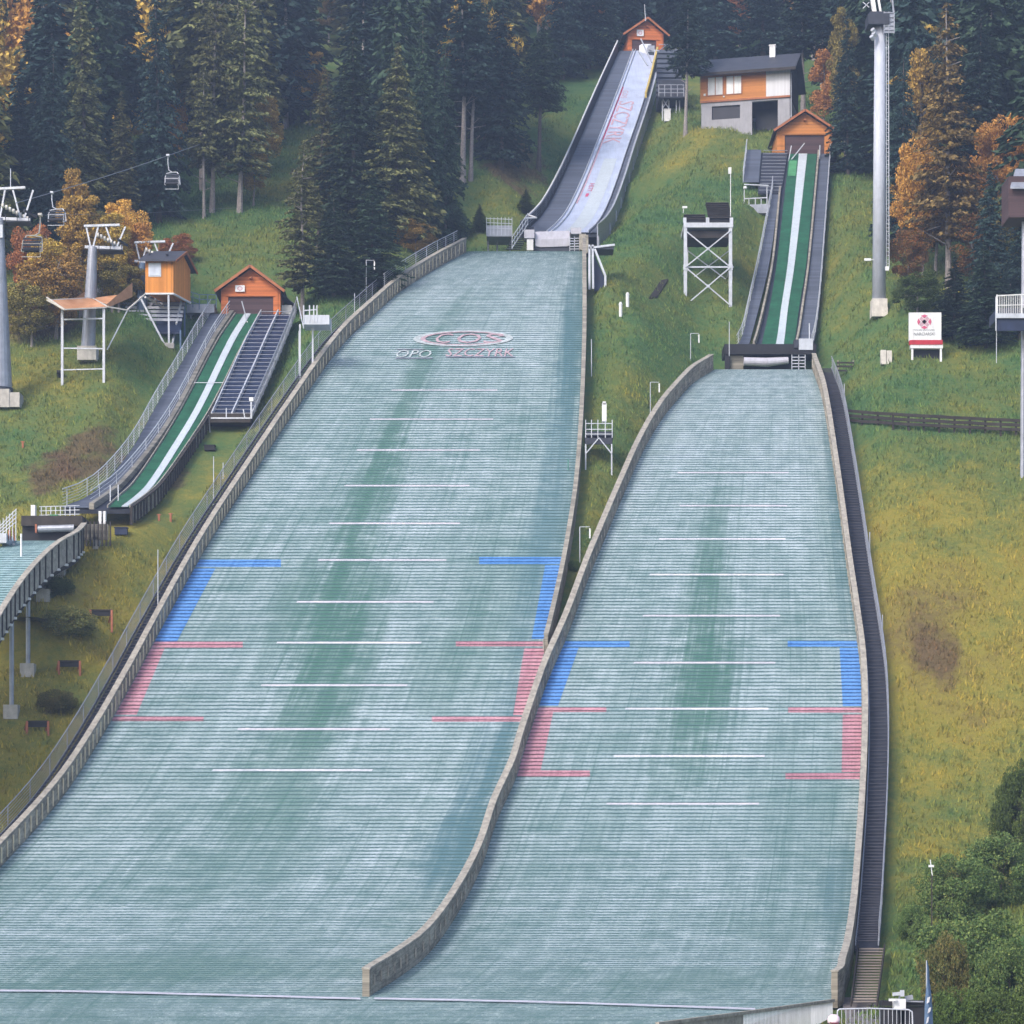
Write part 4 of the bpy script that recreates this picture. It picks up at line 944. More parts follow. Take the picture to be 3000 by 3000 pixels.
mb = MB(); mb.box2(P(186, 990, 161), P(193, 966, 161.4)); mb.box2(P(194.5, 990, 161), P(201, 966, 161.4)); part('white_box', mb, M['white'], r)
mb = MB()
for u_ in range(78, 150, 9): mb.bar(P(u_, 988, 163), P(u_, 956, 163), .05)
for v in (956, 964, 972, 980): mb.bar(P(74, v, 163), P(150, v - 2, 163), .045)
part('end_railing', mb, M['metal_l'], r)
mb = MB()
for i in range(9): mb.box(P(148 + i * 7.5, 990, 160.8) + Vector((0, 0, -.55)), (.09, .1, 1.5))
part('slat_row', mb, M['wood_dark'], r)
mb = MB(); mb.box2(P(146, 1018, 161), P(205, 990, 161.3)); part('side_panel', mb, M['wood_grey'], r)
mb = MB(); mb.box2(P(175, 1036, 161), P(190, 1018, 162)); part('abutment', mb, M['concrete'], r)
r = thing('steel_platform', P(12, 1015, 158), 'cropped steel platform with railing at the left picture edge', 'platform')
mb = MB(); mb.box2(P(-30, 1024, 157), P(30, 1019, 160)); part('deck', mb, M['metal_l'], r)
mb = MB()
for u_ in range(-24, 31, 6): mb.bar(P(u_, 1020, 157.5), P(u_, 982 - .7 * max(0, u_), 157.5), .045)
for dv in (0, 8, 16, 24): mb.bar(P(-10, 1003 + dv * .6, 157.5), P(31, 960 + dv, 157.5), .05)
part('railing', mb, M['metal_l'], r)
mb = MB(); mb.bar(P(18, 1018, 157.6), P(18, 1000, 157.6), .15); mb.bar(P(28, 1020, 157.6), P(24, 996, 157.6), .08); part('red_cross_board', mb, M['redw'], r)
for u_ in (6, 26): 
    mb = MB(); p = P(u_, 1024, 158); mb.bar(p, Vector((p.x, p.y, tz(p.x, p.y) - .2)), .14); part('leg', mb, M['metal'], r)
# ------------------------------------------------------------------ start huts
class Loc:
    """local frame: x right, y away, z up, turned by yaw about z"""
    def __init__(s, o, yaw=0): s.o = Vector(o); s.c, s.s = math.cos(yaw), math.sin(yaw); s.yaw = yaw
    def __call__(s, x, y, z): return Vector((s.o.x + x * s.c - y * s.s, s.o.y + x * s.s + y * s.c, s.o.z + z))
    def box(s, mb, a, b): mb.box(s((a[0]+b[0])/2, (a[1]+b[1])/2, (a[2]+b[2])/2), (abs(b[0]-a[0]), abs(b[1]-a[1]), abs(b[2]-a[2])), s.yaw)
def poly_prism(mb, L, pts, y0, y1):
    n = len(pts); vs = [L(x, y0, z) for x, z in pts] + [L(x, y1, z) for x, z in pts]
    mb.add(vs, [tuple(range(n)), tuple(range(n, 2 * n))[::-1]] + [(i, n + i, n + (i + 1) % n, (i + 1) % n) for i in range(n)])
def start_hut(u0, u1, ue0, ue1, uap, vbase, veave, vap, Y, depth, wallm, label, door=(.2, .8, .72), sign=None, yaw=0.0, wide=0, brackets=True):
    s = Y / F; cx = (u0 + u1) / 2; L = Loc(P(cx, vbase, Y), yaw); w = (u1 - u0) * s; X0, X1 = -w / 2, w / 2
    hw = (vbase - veave) * s; ha = (vbase - vap) * s; E0, E1 = (ue0 - cx) * s, (ue1 - cx) * s; ax = (uap - cx) * s
    r = thing('start_hut', L.o, label, 'hut', 'start huts of the three ski jumps')
    za = lambda x: ha - (ha - hw) * (abs(x - ax) / ((E1 - ax) if x > ax else (ax - E0)))
    mb = MB(); dz = door[2] * (vbase - veave) * s; d0, d1 = X0 + w * door[0], X0 + w * door[1]
    # front wall around the shutter, back wall and sides
    poly_prism(mb, L, [(X0, -.08), (d0, -.08), (d0, dz), (d1, dz), (d1, -.08), (X1, -.08), (X1, za(X1) - .12), (ax, ha - .14), (X0, za(X0) - .12)], 0, .18)
    L.box(mb, (X0 + .003, .18, -.08), (X0 + .18, depth, za(X0) - .15)); L.box(mb, (X1 - .18, .18, -.08), (X1 - .003, depth, za(X1) - .15)); L.box(mb, (X0 + .18, depth - .2, -.08), (X1 - .18, depth - .003, za(X0) - .2))
    part('wall', mb, wallm, r)
    mb = MB(); L.box(mb, (d0 - .02, .12, -.06), (d1 + .02, .17, dz + .02)); part('shutter', mb, M['door'], r)
    for side, ex in ((-1, E0), (1, E1)):
        mb = MB(); t_ = .12
        a, b = L(ax, -.55, ha), L(ex, -.55, hw); c, d = L(ex, depth + .3, hw), L(ax, depth + .3, ha); up = Vector((0, 0, t_))
        q = [a, b, c, d]; mb.add(q + [p + up for p in q], [(0, 1, 2, 3), (7, 6, 5, 4), (0, 4, 5, 1), (1, 5, 6, 2), (2, 6, 7, 3), (3, 7, 4, 0)]); rf = part('roof_slab', mb, M['roof'], r)
        mb = MB(); mb.bar(L(ax, -.6, ha - .03), L(ex, -.6, hw - .03), .06, .2); part('fascia', mb, M['trim'], rf)
    if wide:      # lower rear roof reaching further out on the right
        mb = MB(); a, b = L(X1 * .7, .7, za(X1 * .7) - .1), L(E1 + wide, .7, hw - wide * 1.15); c, d = L(E1 + wide, depth, hw - wide * 1.15), L(X1 * .7, depth, za(X1 * .7) - .1); q = [a, b, c, d]; up = Vector((0, 0, .1))
        mb.add(q + [p + up for p in q], [(0, 1, 2, 3), (7, 6, 5, 4), (0, 4, 5, 1), (1, 5, 6, 2), (2, 6, 7, 3), (3, 7, 4, 0)]); part('rear_roof', mb, M['roof'], r)
        mb = MB(); L.box(mb, (X1 + .01, .9, -.3), (E1 + wide * .6, depth - .2, hw - wide)); part('annex_wall', mb, M['white'] if uap < 900 else M['wood_dark'], r)
    for x in (X0 + w * .06, X1 - w * .06):
        mb = MB(); L.box(mb, (x - .1, -.06, -.08), (x + .1, -.003, za(x) - .2)); part('corner_post', mb, wallm, r)
    mb = MB(); L.box(mb, (X0 + w * .04, -.07, dz + .03), (X1 - w * .04, -.004, dz + .2)); part('beam', mb, wallm, r)
    if brackets:
        for k, x in enumerate((-.22, .0, .22)):
            mb = MB(); zz = ha - .42 * (ha - hw) - (.12 if k == 1 else 0); L.box(mb, (ax + x * w - .09, -.35, zz), (ax + x * w + .09, -.01, zz + .13)); part('beam_end', mb, M['trim'], r)
    if sign:
        (a, b, c, d) = sign; mb = MB(); x0, x1 = (a - cx) * s, (b - cx) * s; z0, z1 = (vbase - d) * s, (vbase - c) * s
        L.box(mb, (x0, -.14, z0), (x1, -.09, z1)); sg = part('sign_board', mb, M['white'], r)
        fn = lambda X, Y_: L((x0 + x1) / 2 + X * (x1 - x0) * .3, -.145, (z0 + z1) / 2 + Y_ * (z1 - z0) * .35)
        part('sign_emblem', ring_on(fn, .6, 1.0, 20), M['pink'], sg); write('COS', lambda X, Y_: fn(X * .5, Y_ * .35), 'sign_lettering', M['redp'], sg)
    return r, L
start_hut(417, 529, 406, 538, 473, 592, 552, 504, YofV(IC)(592) + .3, 5, M['orange2'], 'red-orange wooden start hut of the small jump, with a white sign left under its gable', (.12, .88, .8), (444, 462, 539, 551), 0, .75)
start_hut(1466, 1570, 1459, 1578, 1518, 289, 249, 210, YofV(IB)(291) + .3, 5, M['orange'], 'orange wooden start hut above the medium inrun, in front of the grey and white house', (.14, .86, .85), None, 0, .25)
start_hut(1184, 1252, 1174, 1262, 1221, 99, 69, 36, YofV(IA)(96) + .3, 4, M['orange2'], 'small red-orange start hut at the very top of the large inrun', (.12, .8, .78), (1201, 1214, 57, 69), .1, 0)
mb = MB(); mb.tube(P(1218, 40, 266), P(1216, 8, 266), .05, .03, 6); single('aerial_mast', mb, M['metal_l'], 'thin white aerial mast on the topmost start hut', 'aerial')
r = thing('start_platform', P(1265, 190, 262), 'dark blue-grey steel start platform right of the large inrun top', 'platform')
mb = MB(); mb.box2(P(1243, 184, 261), P(1290, 180, 266)); part('deck', mb, M['metal_d'], r)
mb = MB()
for i in range(10): f = i / 9; mb.box2(P(1238 + 2 * f, 182 - 82 * f, 262 + 4 * f), P(1288 - 4 * f, 180 - 82 * f, 262.7 + 4 * f))
part('step_rows', mb, M['walk'], r)
mb = MB()
for u_ in (1243, 1254, 1266, 1278, 1290):
    a = P(u_, 182, 261); mb.bar(a, P(u_, 160, 261), .07)
for v in (160, 168, 175): mb.bar(P(1243, v, 261), P(1290, v, 261), .06)
mb.bar(P(1240, 100, 266), P(1258, 84, 268), .08); mb.bar(P(1285, 98, 266), P(1262, 86, 268), .08); mb.bar(P(1243, 84, 266), P(1262, 84, 266), .06)
part('railing', mb, M['metal'], r)
for u_ in (1250, 1262, 1276, 1282):
    p = P(u_, 184, 262); mb = MB(); mb.bar(p, Vector((p.x, p.y, min(tz(p.x, p.y), p.z - 1) - .3)), .13); part('leg', mb, M['metal_l'], r)
mb = MB(); mb.bar(P(1262, 205, 261.5), P(1250, 186, 261.5), .06); mb.bar(P(1250, 205, 261.5), P(1262, 186, 261.5), .06); part('brace', mb, M['metal'], r)
g_ = ground(1259, 229); mb = MB(); mb.box(g_ + Vector((0, 0, .5)), (.62, .5, 1.15)); mb.box(g_ + Vector((0, 0, 1.1)), (.7, .58, .06)); single('switch_cabinet', mb, M['white'], 'pale switch cabinet standing on the grass below the top start platform', 'cabinet')
r = thing('start_gate', P(1218, 92, 261), 'white start bar housing with slanting bars at the top of the large inrun', 'start gate')
mb = MB(); mb.loft([[P(u_, v, Y) for u_, v, Y in ((1206 + k, 97 + k * .4, 260.5), (1206 + k, 86, 261.5), (1211 + k, 83, 262.5), (1211 + k, 97, 262.5))] for k in (0, 18)]); part('housing', mb, M['white'], r)
for a, b in (((1209, 73), (1230, 118)), ((1204, 96), (1222, 124)), ((1222, 92), (1244, 96))):
    mb = MB(); mb.bar(P(*a, 260.3), P(*b, 258), .09); part('bar', mb, M['metal_l'], r)
mb = MB(); mb.box2(P(1222, 98, 260), P(1234, 92, 261)); part('seat_bar', mb, M['metal'], r)

# ------------------------------------------------------------------ house
YH = 250; s = YH / F; Lh = Loc(P(1323, 262, YH + 1.2), math.radians(-13)); wH = (1487 - 1323) * s / math.cos(math.radians(13))
r = thing('house', Lh(wH / 2, 3, 0), 'two storey house, orange and white boards over a grey ground floor, dark roof', 'house')
hf = (262 - 193) * s; ht = (262 - 141) * s; dH = 6.5
xg0, xg1 = wH * .575, wH * .865; xw0, xw1 = wH * .12, wH * .44
zg1 = hf * .93; zw0, zw1 = hf * .5, hf * .87
mb = MB()   # grey ground floor with two openings cut by butting wall pieces
for a, b in (((0, -3.5), (xw0, hf)), ((xw0, -3.5), (xw1, zw0)), ((xw0, zw1), (xw1, hf)), ((xw1, -3.5), (xg0, hf)), ((xg0, zg1), (xg1, hf)), ((xg1, -3.5), (wH, hf))):
    Lh.box(mb, (a[0], 0, a[1]), (b[0], .3, b[1]))
Lh.box(mb, (0, .3, -3.5), (.3, dH, hf)); Lh.box(mb, (wH - .3, .3, -3.5), (wH, dH, hf)); Lh.box(mb, (.3, dH - .3, -3.5), (wH - .3, dH, hf)); Lh.box(mb, (xg0, .31, -3.5), (xg1, 3.0, -.45))
part('ground_floor_wall', mb, M['plaster'], r)
mb = MB(); Lh.box(mb, (xw0, .2, zw0), (xw1, .26, zw1)); part('lower_window', mb, M['darkglass'], r)
mb = MB(); Lh.box(mb, (xg0, 2.6, -.45), (xg1, 2.7, zg1)); part('garage_opening', mb, M['darkglass'], r)
mb = MB(); xs_ = wH * .735
Lh.box(mb, (-.08, -.1, hf + .003), (xs_, .25, ht)); Lh.box(mb, (-.08, .25, hf + .003), (.2, dH, ht)); part('upper_wall', mb, M['orange'], r, 'orange boarded upper wall')
mb = MB(); Lh.box(mb, (xs_, -.1, hf + .003), (wH + .02, .25, ht)); part('upper_wall', mb, M['white_boards'], r, 'white boarded upper wall')
mb = MB(); Lh.box(mb, (wH - .3, .26, hf + .003), (wH + .018, dH, ht)); Lh.box(mb, (.2, dH - .25, hf + .003), (wH - .3, dH, ht)); part('upper_wall', mb, M['wood_dark'], r, 'dark side wall')
mb = MB(); Lh.box(mb, (-.1, -.13, hf - .08), (wH + .03, -.005, hf + .1)); part('floor_band', mb, M['trim'], r)
for x0 in (wH * .075, wH * .285):
    mb = MB(); w_ = wH * .175; z0, z1 = hf + (ht - hf) * .22, hf + (ht - hf) * .86
    Lh.box(mb, (x0 - .07, -.15, z0 - .07), (x0 + w_ + .07, -.105, z1 + .07)); fr = part('window', mb, M['trim'], r)
    for k in (0, 1):
        mb = MB(); Lh.box(mb, (x0 + k * w_ / 2 + .04, -.18, z0), (x0 + (k + 1) * w_ / 2 - .04, -.153, z1)); part('pane', mb, M['white'], fr)
mb = MB(); Lh.box(mb, (wH * .03, -.2, hf + .55), (wH * .03 + .2, -.11, hf + .75)); Lh.box(mb, (wH * .25, -.2, hf + .3), (wH * .25 + .15, -.11, hf + .42)); part('wall_lamp', mb, M['white'], r)
# roof: ridge parallel to the front
rz, ry = ht + 2.3, dH * .5; e0, e1 = -.7, wH + .65; mb = MB()
for y0, z0 in ((-.9, ht - .28), (dH + .9, ht - .28)):
    q = [Lh(e0, y0, z0), Lh(e1, y0, z0), Lh(e1, ry, rz), Lh(e0, ry, rz)]; up = Vector((0, 0, .14))
    mb.add(q + [p + up for p in q], [(0, 1, 2, 3), (7, 6, 5, 4), (0, 4, 5, 1), (1, 5, 6, 2), (2, 6, 7, 3), (3, 7, 4, 0)])
rf = part('roof', mb, M['roof'], r)
mb = MB(); mb.bar(Lh(e0, -.92, ht - .24), Lh(e1, -.92, ht - .24), .08, .28); part('fascia', mb, M['wood_dark'], rf)
mb = MB(); poly_prism(mb, Loc(Lh(0, 0, 0), Lh.yaw), [(0, 0)] * 3, 0, 1) if False else None
for x in (-.05, wH - .2):
    a, b, c_ = Lh(x, .0, ht), Lh(x, dH, ht), Lh(x, ry, rz - .02); o_ = Lh(x + .25, 0, ht) - Lh(x, 0, ht); mb.add([a, b, c_, a + o_, b + o_, c_ + o_], [(0, 1, 2), (5, 4, 3), (0, 3, 4, 1), (1, 4, 5, 2), (2, 5, 3, 0)])
part('gable', mb, M['wood_dark'], r)
mb = MB(); Lh.box(mb, (wH * .73, ry - .6, ht + .9), (wH * .73 + .55, ry - .05, rz + .85)); Lh.box(mb, (wH * .73 - .06, ry - .66, rz + .85), (wH * .73 + .61, ry + .01, rz + .95)); part('chimney', mb, M['white'], rf)
mb = MB(); mb.tube(Lh(wH + .12, .1, -1.5), Lh(wH + .12, .1, ht - .3), .06, n=8); part('downpipe', mb, M['metal'], r)

# ------------------------------------------------------------------ judges' scaffold tower
g_ = ground(1336, 578); YS = g_.y; s = YS / F
r = thing('scaffold_tower', P(1336, 577, YS), 'pale steel scaffold tower with dark wooden seats on top, on the grass between the hills', 'tower')
zt = lambda v: (HZ - v) * s
X = lambda u_: (u_ - W / 2) * s
legs = {'a': (1293, YS), 'b': (1378, YS), 'c': (1300.5, YS + 3.4), 'd': (1385, YS + 3.4)}
for k, (u_, y) in legs.items():
    x = X(u_); mb = MB(); mb.box2((x - .13, y - .13, tz(x, y) - .4), (x + .13, y + .13, zt(424))); part('leg', mb, M['metal_l'], r)
for (u0, v0, u1, v1, y, w_) in ((1293, 436, 1378, 505, YS - .14, .09), (1378, 436, 1293, 505, YS - .2, .09), (1293, 505, 1378, 577, YS - .14, .09), (1378, 505, 1293, 577, YS - .2, .09), (1300, 452, 1385, 516, YS + 3.25, .08), (1385, 452, 1300, 516, YS + 3.2, .08)):
    mb = MB(); mb.bar((X(u0), y, zt(v0)), (X(u1), y, zt(v1)), w_); part('brace', mb, M['metal_l'], r)
mb = MB()
for y, v in ((YS - .0, 504), (YS + 3.4, 512)): mb.bar((X(1293), y, zt(v)), (X(1384), y, zt(v)), .12)
for u_ in (1293, 1378): mb.bar((X(u_), YS, zt(505)), (X(u_), YS + 3.4, zt(505)), .1); mb.box((X(u_), YS - .15, zt(505)), (.34, .04, .42))
mb.box((X(1336), YS - .2, zt(470.5)), (.25, .04, .22)); mb.box((X(1336), YS - .23, zt(541)), (.25, .04, .22))
part('cross_beam', mb, M['metal_l'], r)
mb = MB(); mb.box2((X(1290), YS - .18, zt(430)), (X(1383), YS + 3.6, zt(421))); part('platform', mb, M['metal_l'], r)
for i, (u0, u1, v0) in enumerate(((1292, 1332, 421), (1337, 1381, 421))):
    mb = MB(); steps_ = 3 if i == 0 else 8
    for k in range(steps_):
        z0 = zt(412 - 0 * k) + (k * .28 if i == 0 else .1 + k * .27); y = YS + (.3 + .45 * k if i == 0 else .2 + .4 * k); mb.box((X((u0 + u1) / 2), y, z0), (X(u1) - X(u0), .3, .07)); mb.box((X((u0 + u1) / 2), y + .15, z0 - .12), (X(u1) - X(u0), .04, .16))
    part('wooden_seat_rows', mb, M['wood_dark'], r)
    mb = MB(); mb.box2((X(u0), YS + .25, zt(421) + .003), (X(u1), YS + 3.3, zt(413 if i == 0 else 407))); part('dark_enclosure', mb, M['black'], r)
for u_ in (1292, 1335, 1380): mb = MB(); mb.box2((X(u_) - .13, YS - .1, zt(421)), (X(u_) + .13, YS + .15, zt(411))); part('corner_block', mb, M['metal_l'], r)
mb = MB(); mb.tube((X(1379), YS + .3, zt(421)), (X(1379), YS + .3, zt(326)), .035, n=6); mb.box((X(1377.5), YS + .3, zt(320)), (.24, .12, .5)); mb.box((X(1292), YS, zt(391)), (.4, .1, .16)); mb.tube((X(1289), YS, zt(402)), (X(1290), YS, zt(391)), .03, n=6); part('aerial', mb, M['white'], r)
mb = MB(); mb.box2((X(1297), YS + .3, zt(447)), (X(1378), YS + 3.3, zt(434))); part('underside', mb, M['wood_dark'], r)

# ------------------------------------------------------------------ chairlift pylons
def sheaves(mb, c, n, step, r=.24):
    for i in range(n): 
        p = c + step * i; mb.tube(p - Vector((.07, .03, 0)), p + Vector((.07, -.03, 0)), r, n=12)
def crosshead(r, c, k=1.0, arm=2.6):
    """twin beam on brackets with sheave trains on both sides"""
    mb = MB(); mb.bar(c + Vector((-arm * .35, 0, 1.75 * k)), c + Vector((arm, 0, 1.85 * k)), .22, .16)
    for dx, dx2 in ((-.2, -.5), (0, .35), (1.4, .9), (1.7, 2.3)): mb.bar(c + Vector((dx, 0, .05)), c + Vector((dx2, 0, 1.7 * k)), .11)
    mb.bar(c + Vector((-.6, 0, 0)), c + Vector((2.1, 0, -.1)), .18, .2); part('crosshead', mb, M['metal_l'], r)
    mb = MB(); sheaves(mb, c + Vector((arm * .36, -2.2, .3)), 8, Vector((arm * .085, .5, .0)), .17); part('sheave_train', mb, M['conc_w'], r)
    mb = MB(); mb.bar(c + Vector((2.1, -2.3, -.05)), c + Vector((2.1, 2.4, .7)), .12, .14); mb.box(c + Vector((1.3, 0, -.35)), (1.7, 1.2, .07))
    for x in (.5, 1.3, 2.1): mb.bar(c + Vector((x, -.6, -.35)), c + Vector((x, -.6, .1)), .05)
    part('service_platform', mb, M['metal_d'], r)
g_ = ground(8, 766); Y = g_.y
r = thing('lift_pylon', P(2, 766, Y), 'big grey chairlift pylon cropped by the left picture edge', 'lift pylon', 'chairlift pylons')
mb = MB(); mb.tube(P(-2, 742, Y), P(-1, 412, Y), 25 / F * Y * 1.02, 7.5 / F * Y, 20); part('shaft', mb, M['metal'], r, sm=False)
mb = MB(); mb.tube(P(-2, 742, Y), P(-2, 733, Y), 27 / F * Y, n=20); part('flange', mb, M['metal_d'], r)
mb = MB(); c = P(-2, 756, Y); mb.box((c.x - .1, Y, c.z), (2.0, 2.0, 1.25)); c = P(30, 756, Y); mb.box((c.x, Y - .2, c.z - .1), (.85, 1.5, 1.0)); part('foundation', mb, M['concrete'], r)
crosshead(r, P(0, 412, Y), 1.15, 1.75)
mb = MB(); mb.tube(P(20, 356, Y), P(20, 318, Y), .035, n=6); mb.box(P(1, 436, Y - .42), (.3, .05, .9)); part('aerial', mb, M['metal_l'], r)
g_ = ground(166, 684); Y2 = g_.y
r = thing('lift_pylon', P(166, 682, Y2), 'grey-blue chairlift pylon rising through the orange safety net', 'lift pylon', 'chairlift pylons')
mb = MB(); mb.tube(P(166, 662, Y2), P(175, 466, Y2), .52, .32, 18); part('shaft', mb, M['metal'], r)
mb = MB(); mb.box(P(166, 669, Y2), (1.35, 1.3, 1.0)); part('foundation', mb, M['conc_w'], r)
crosshead(r, P(176, 466, Y2), .85, 1.9)
g_ = ground(268, 665); Y3 = g_.y + 6
r = thing('lift_pylon', at_u(268, Y3), 'farther chairlift pylon standing behind the orange lookout cabin', 'lift pylon', 'chairlift pylons')
mb = MB(); q = at_u(268, Y3); mb.tube(q - Vector((0, 0, .5)), P(269, 497, Y3), .42, .3, 16); part('shaft', mb, M['blue'], r)
crosshead(r, P(269, 493, Y3), .8, 1.7)
g_ = ground(1658, 600); Y = g_.y
r = thing('lift_pylon', P(1658, 600, Y), 'tall slim pale pylon with side ladder and block foundation, right of the medium jump', 'lift pylon', 'chairlift pylons')
mb = MB(); mb.tube(P(1658.5, 566, Y), P(1660, 50, Y), 13 / F * Y, 10 / F * Y, 22); part('shaft', mb, M['pylon'], r, sm=True)
mb = MB(); mb.box(P(1658, 574, Y), (1.15, 1.15, .62)); mb.box(P(1658, 591, Y), (1.2, 1.2, .72)); part('foundation', mb, M['conc_w'], r)
mb = MB()
for u_ in (1672, 1676.5): mb.tube(P(u_ + 1, 508, Y - .1), P(u_, 55, Y - .1), .035, n=6)
for i in range(60): v = 505 - i * 7.5; mb.bar(P(1672.5, v, Y - .1), P(1677, v, Y - .1), .03)
for v in range(90, 505, 45): mb.bar(P(1668, v, Y), P(1674, v, Y - .1), .06)
part('ladder', mb, M['metal_l'], r)
mb = MB(); mb.box2(P(1638, 45, Y - .9), P(1672, 40, Y + .9)); mb.box2(P(1641, 38, Y - .7), P(1668, 33, Y + .7)); part('head_frame', mb, M['metal_d'], r)
mb = MB()
for v in (24, 32, 40, 48, 56): mb.bar(P(1668, v, Y - .8), P(1687, v, Y - .8), .06)
for u_ in (1668, 1677, 1687): mb.bar(P(u_, 63, Y - .8), P(u_, 22, Y - .8), .07)
mb.bar(P(1686, 24, Y - .8), P(1683, -6, Y - .8), .12); part('railing_basket', mb, M['metal'], r)
mb = MB(); mb.box2(P(1669, 62, Y - .75), P(1686, 24, Y - .65)); part('basket_panel', mb, M['metal'], r)
mb = MB(); mb.bar(P(1652, 38, Y - .3), P(1645, -8, Y - .3), .3); mb.bar(P(1664, 38, Y - .3), P(1656, -8, Y - .3), .16); part('mast_head', mb, M['white'], r)
mb = MB()
for a, b in ((1646, 55), (1644, 68), (1648, 62)): mb = MB(); mb.tube(P(a, b, Y - .8), P(a + 4, b + 6, Y - .6), .17, n=10); part('lamp', mb, M['metal_l'], r)
mb = MB()
mb.bar(P(1628, 4, Y), P(1640, 14, Y), .06); mb.bar(P(1640, 4, Y), P(1628, 16, Y), .06); part('antenna', mb, M['metal_l'], r)
mb = MB(); mb.box(P(1637, 490, Y - .3), (.5, .2, .18)); mb.bar(P(1640, 490, Y - .3), P(1648, 490, Y - .2), .06); part('floodlight', mb, M['white'], r)
mb = MB(); mb.box(P(1673, 507, Y - .2), (.3, .2, .3)); part('ladder_box', mb, M['white'], r)

# ropes
def rope(pts, label, r_=.022):
    mb = MB(); P3 = [P(u_, v, y) for u_, v, y in pts]; mb.line(P3, r_, 6); return single('lift_rope', mb, M['cable'], label, 'rope', 'chairlift ropes')
Yp = ground(8, 766).y
rope([(30, 383, Yp - 1), (98, 363.5, Yp + 6), (167, 343, Yp + 13), (240, 320, Yp + 21), (313, 295, Yp + 30), (395, 266, Yp + 43), (477, 233, Yp + 60)], 'grey chairlift rope climbing from the left pylon into the trees', .03)
rope([(62, 405, Yp), (76, 406, Yp + 2), (270, 402, Yp + 24), (486, 390, Yp + 48)], 'thin lower chairlift rope behind the autumn trees', .012)
def chair(u_, v, Y, h, wd, flip, label, m=M['metal_l']):
    """two-seat chair hanging from the rope: hanger, bail frame, seat, backrest"""
    c = P(u_, v, Y); k = h / 2.6; r = thing('lift_chair', c, label, 'lift chair', 'chairlift chairs')
    f = -1 if flip else 1; x0 = .08 * f; x1 = wd * f
    mb = MB(); mb.line([c, c + Vector((0, -.03, -.55 * k)), c + Vector((x0, -.05, -1.15 * k)), c + Vector((x1 * .35, -.05, -1.3 * k))], .045 * k, 8); mb.box(c + Vector((0, 0, .02)), (.25 * k, .4 * k, .14 * k)); part('hanger', mb, m, r)
    mb = MB(); top = -1.3 * k; bot = -2.35 * k
    loop = [Vector((x1 * .35, -.05, top)), Vector((x1 * .8, -.1, top + .0)), Vector((x1 * 1.0, -.25, top - .35 * k)), Vector((x1 * 1.08, -.4, bot)), Vector((x1 * .9, -.75, bot - .1 * k))]
    loop2 = [Vector((x1 * .35, -.05, top)), Vector((-.1 * f, -.1, top - .1 * k)), Vector((-.18 * f, -.25, top - .4 * k)), Vector((-.2 * f, -.4, bot)), Vector((-.1 * f, -.75, bot - .1 * k))]
    mb.line([c + p for p in loop], .04 * k, 8); mb.line([c + p for p in loop2], .04 * k, 8); part('frame', mb, m, r)
    mb = MB(); xa, xb = sorted((-.15 * f, x1 * 1.0)); mb.box(c + Vector(((xa + xb) / 2, -.6, bot)), (xb - xa, .5 * k, .1 * k)); part('seat', mb, M['black'], r)
    mb = MB()
    for q in range(4): mb.box(c + Vector(((xa + xb) / 2, -.33, bot + (.2 + .2 * q) * k)), (xb - xa, .04, .12 * k))
    part('backrest', mb, M['metal_d'], r)
    mb = MB(); mb.bar(c + Vector((xa, -.95, bot + .35 * k)), c + Vector((xb, -.95, bot + .35 * k)), .04); mb.bar(c + Vector((xa, -.85, bot - .45 * k)), c + Vector((xb, -.85, bot - .45 * k)), .035); mb.bar(c + Vector((xb, -.4, bot + .6 * k)), c + Vector((xb, -.95, bot + .35 * k)), .035); mb.bar(c + Vector((xb, -.95, bot + .35 * k)), c + Vector((xb, -.85, bot - .45 * k)), .03); part('safety_bar', mb, m, r)
chair(98, 364, Yp + 6, 2.35, 1.0, False, 'empty chairlift chair hanging nearest the left pylon, its seat dark underneath')
chair(317, 294, Yp + 30, 2.7, .95, False, 'empty chairlift chair hanging mid-rope in front of the dark spruces')
chair(76, 406, Yp + 2, 2.9, 1.15, True, 'pale chairlift chair seen against the rust coloured tree below the sheaves', M['conc_w'])
chair(495, 391, Yp + 48, 2.6, .9, True, 'small faint chairlift chair low over the grassy clearing')

# ------------------------------------------------------------------ lookout cabin on legs
gC = ground(320, 655); YC = gC.y; s = YC / F
L = Loc(P(274, 553, YC), math.radians(0)); w1 = 53 * s; hC = 62 * s
r = thing('lookout_cabin', P(310, 650, YC), 'orange boarded lookout cabin with dark gable roof on slanting steel legs', 'cabin')
# front wall (towards camera) and the right side wall receding
kx, ky = 23 * s, 3.0
c0, c1, c2, c3 = L(0, 0, 0), L(w1, 0, 0), Vector((L(w1, 0, 0).x + kx, YC + ky, L(0, 0, 0).z)), Vector((L(0, 0, 0).x + kx, YC + ky, L(0, 0, 0).z))
up = Vector((0, 0, hC))
mb = MB(); mb.add([c0, c1, c2, c3, c0 + up, c1 + up, c2 + up, c3 + up], [(0, 1, 5, 4), (1, 2, 6, 5), (2, 3, 7, 6), (3, 0, 4, 7), (3, 2, 1, 0)])
rid = Vector((0, 0, 24 * s)); m1, m2 = (c1 + c2) / 2 + up + rid, (c0 + c3) / 2 + up + rid
mb.add([c1 + up, c2 + up, m1], [(0, 1, 2)]); mb.add([c3 + up, c0 + up, m2], [(0, 1, 2)]); part('wall', mb, M['orange_v'], r)
mb = MB(); dx = Vector((.35, 0, 0)); dn = Vector((0, 0, -.18))
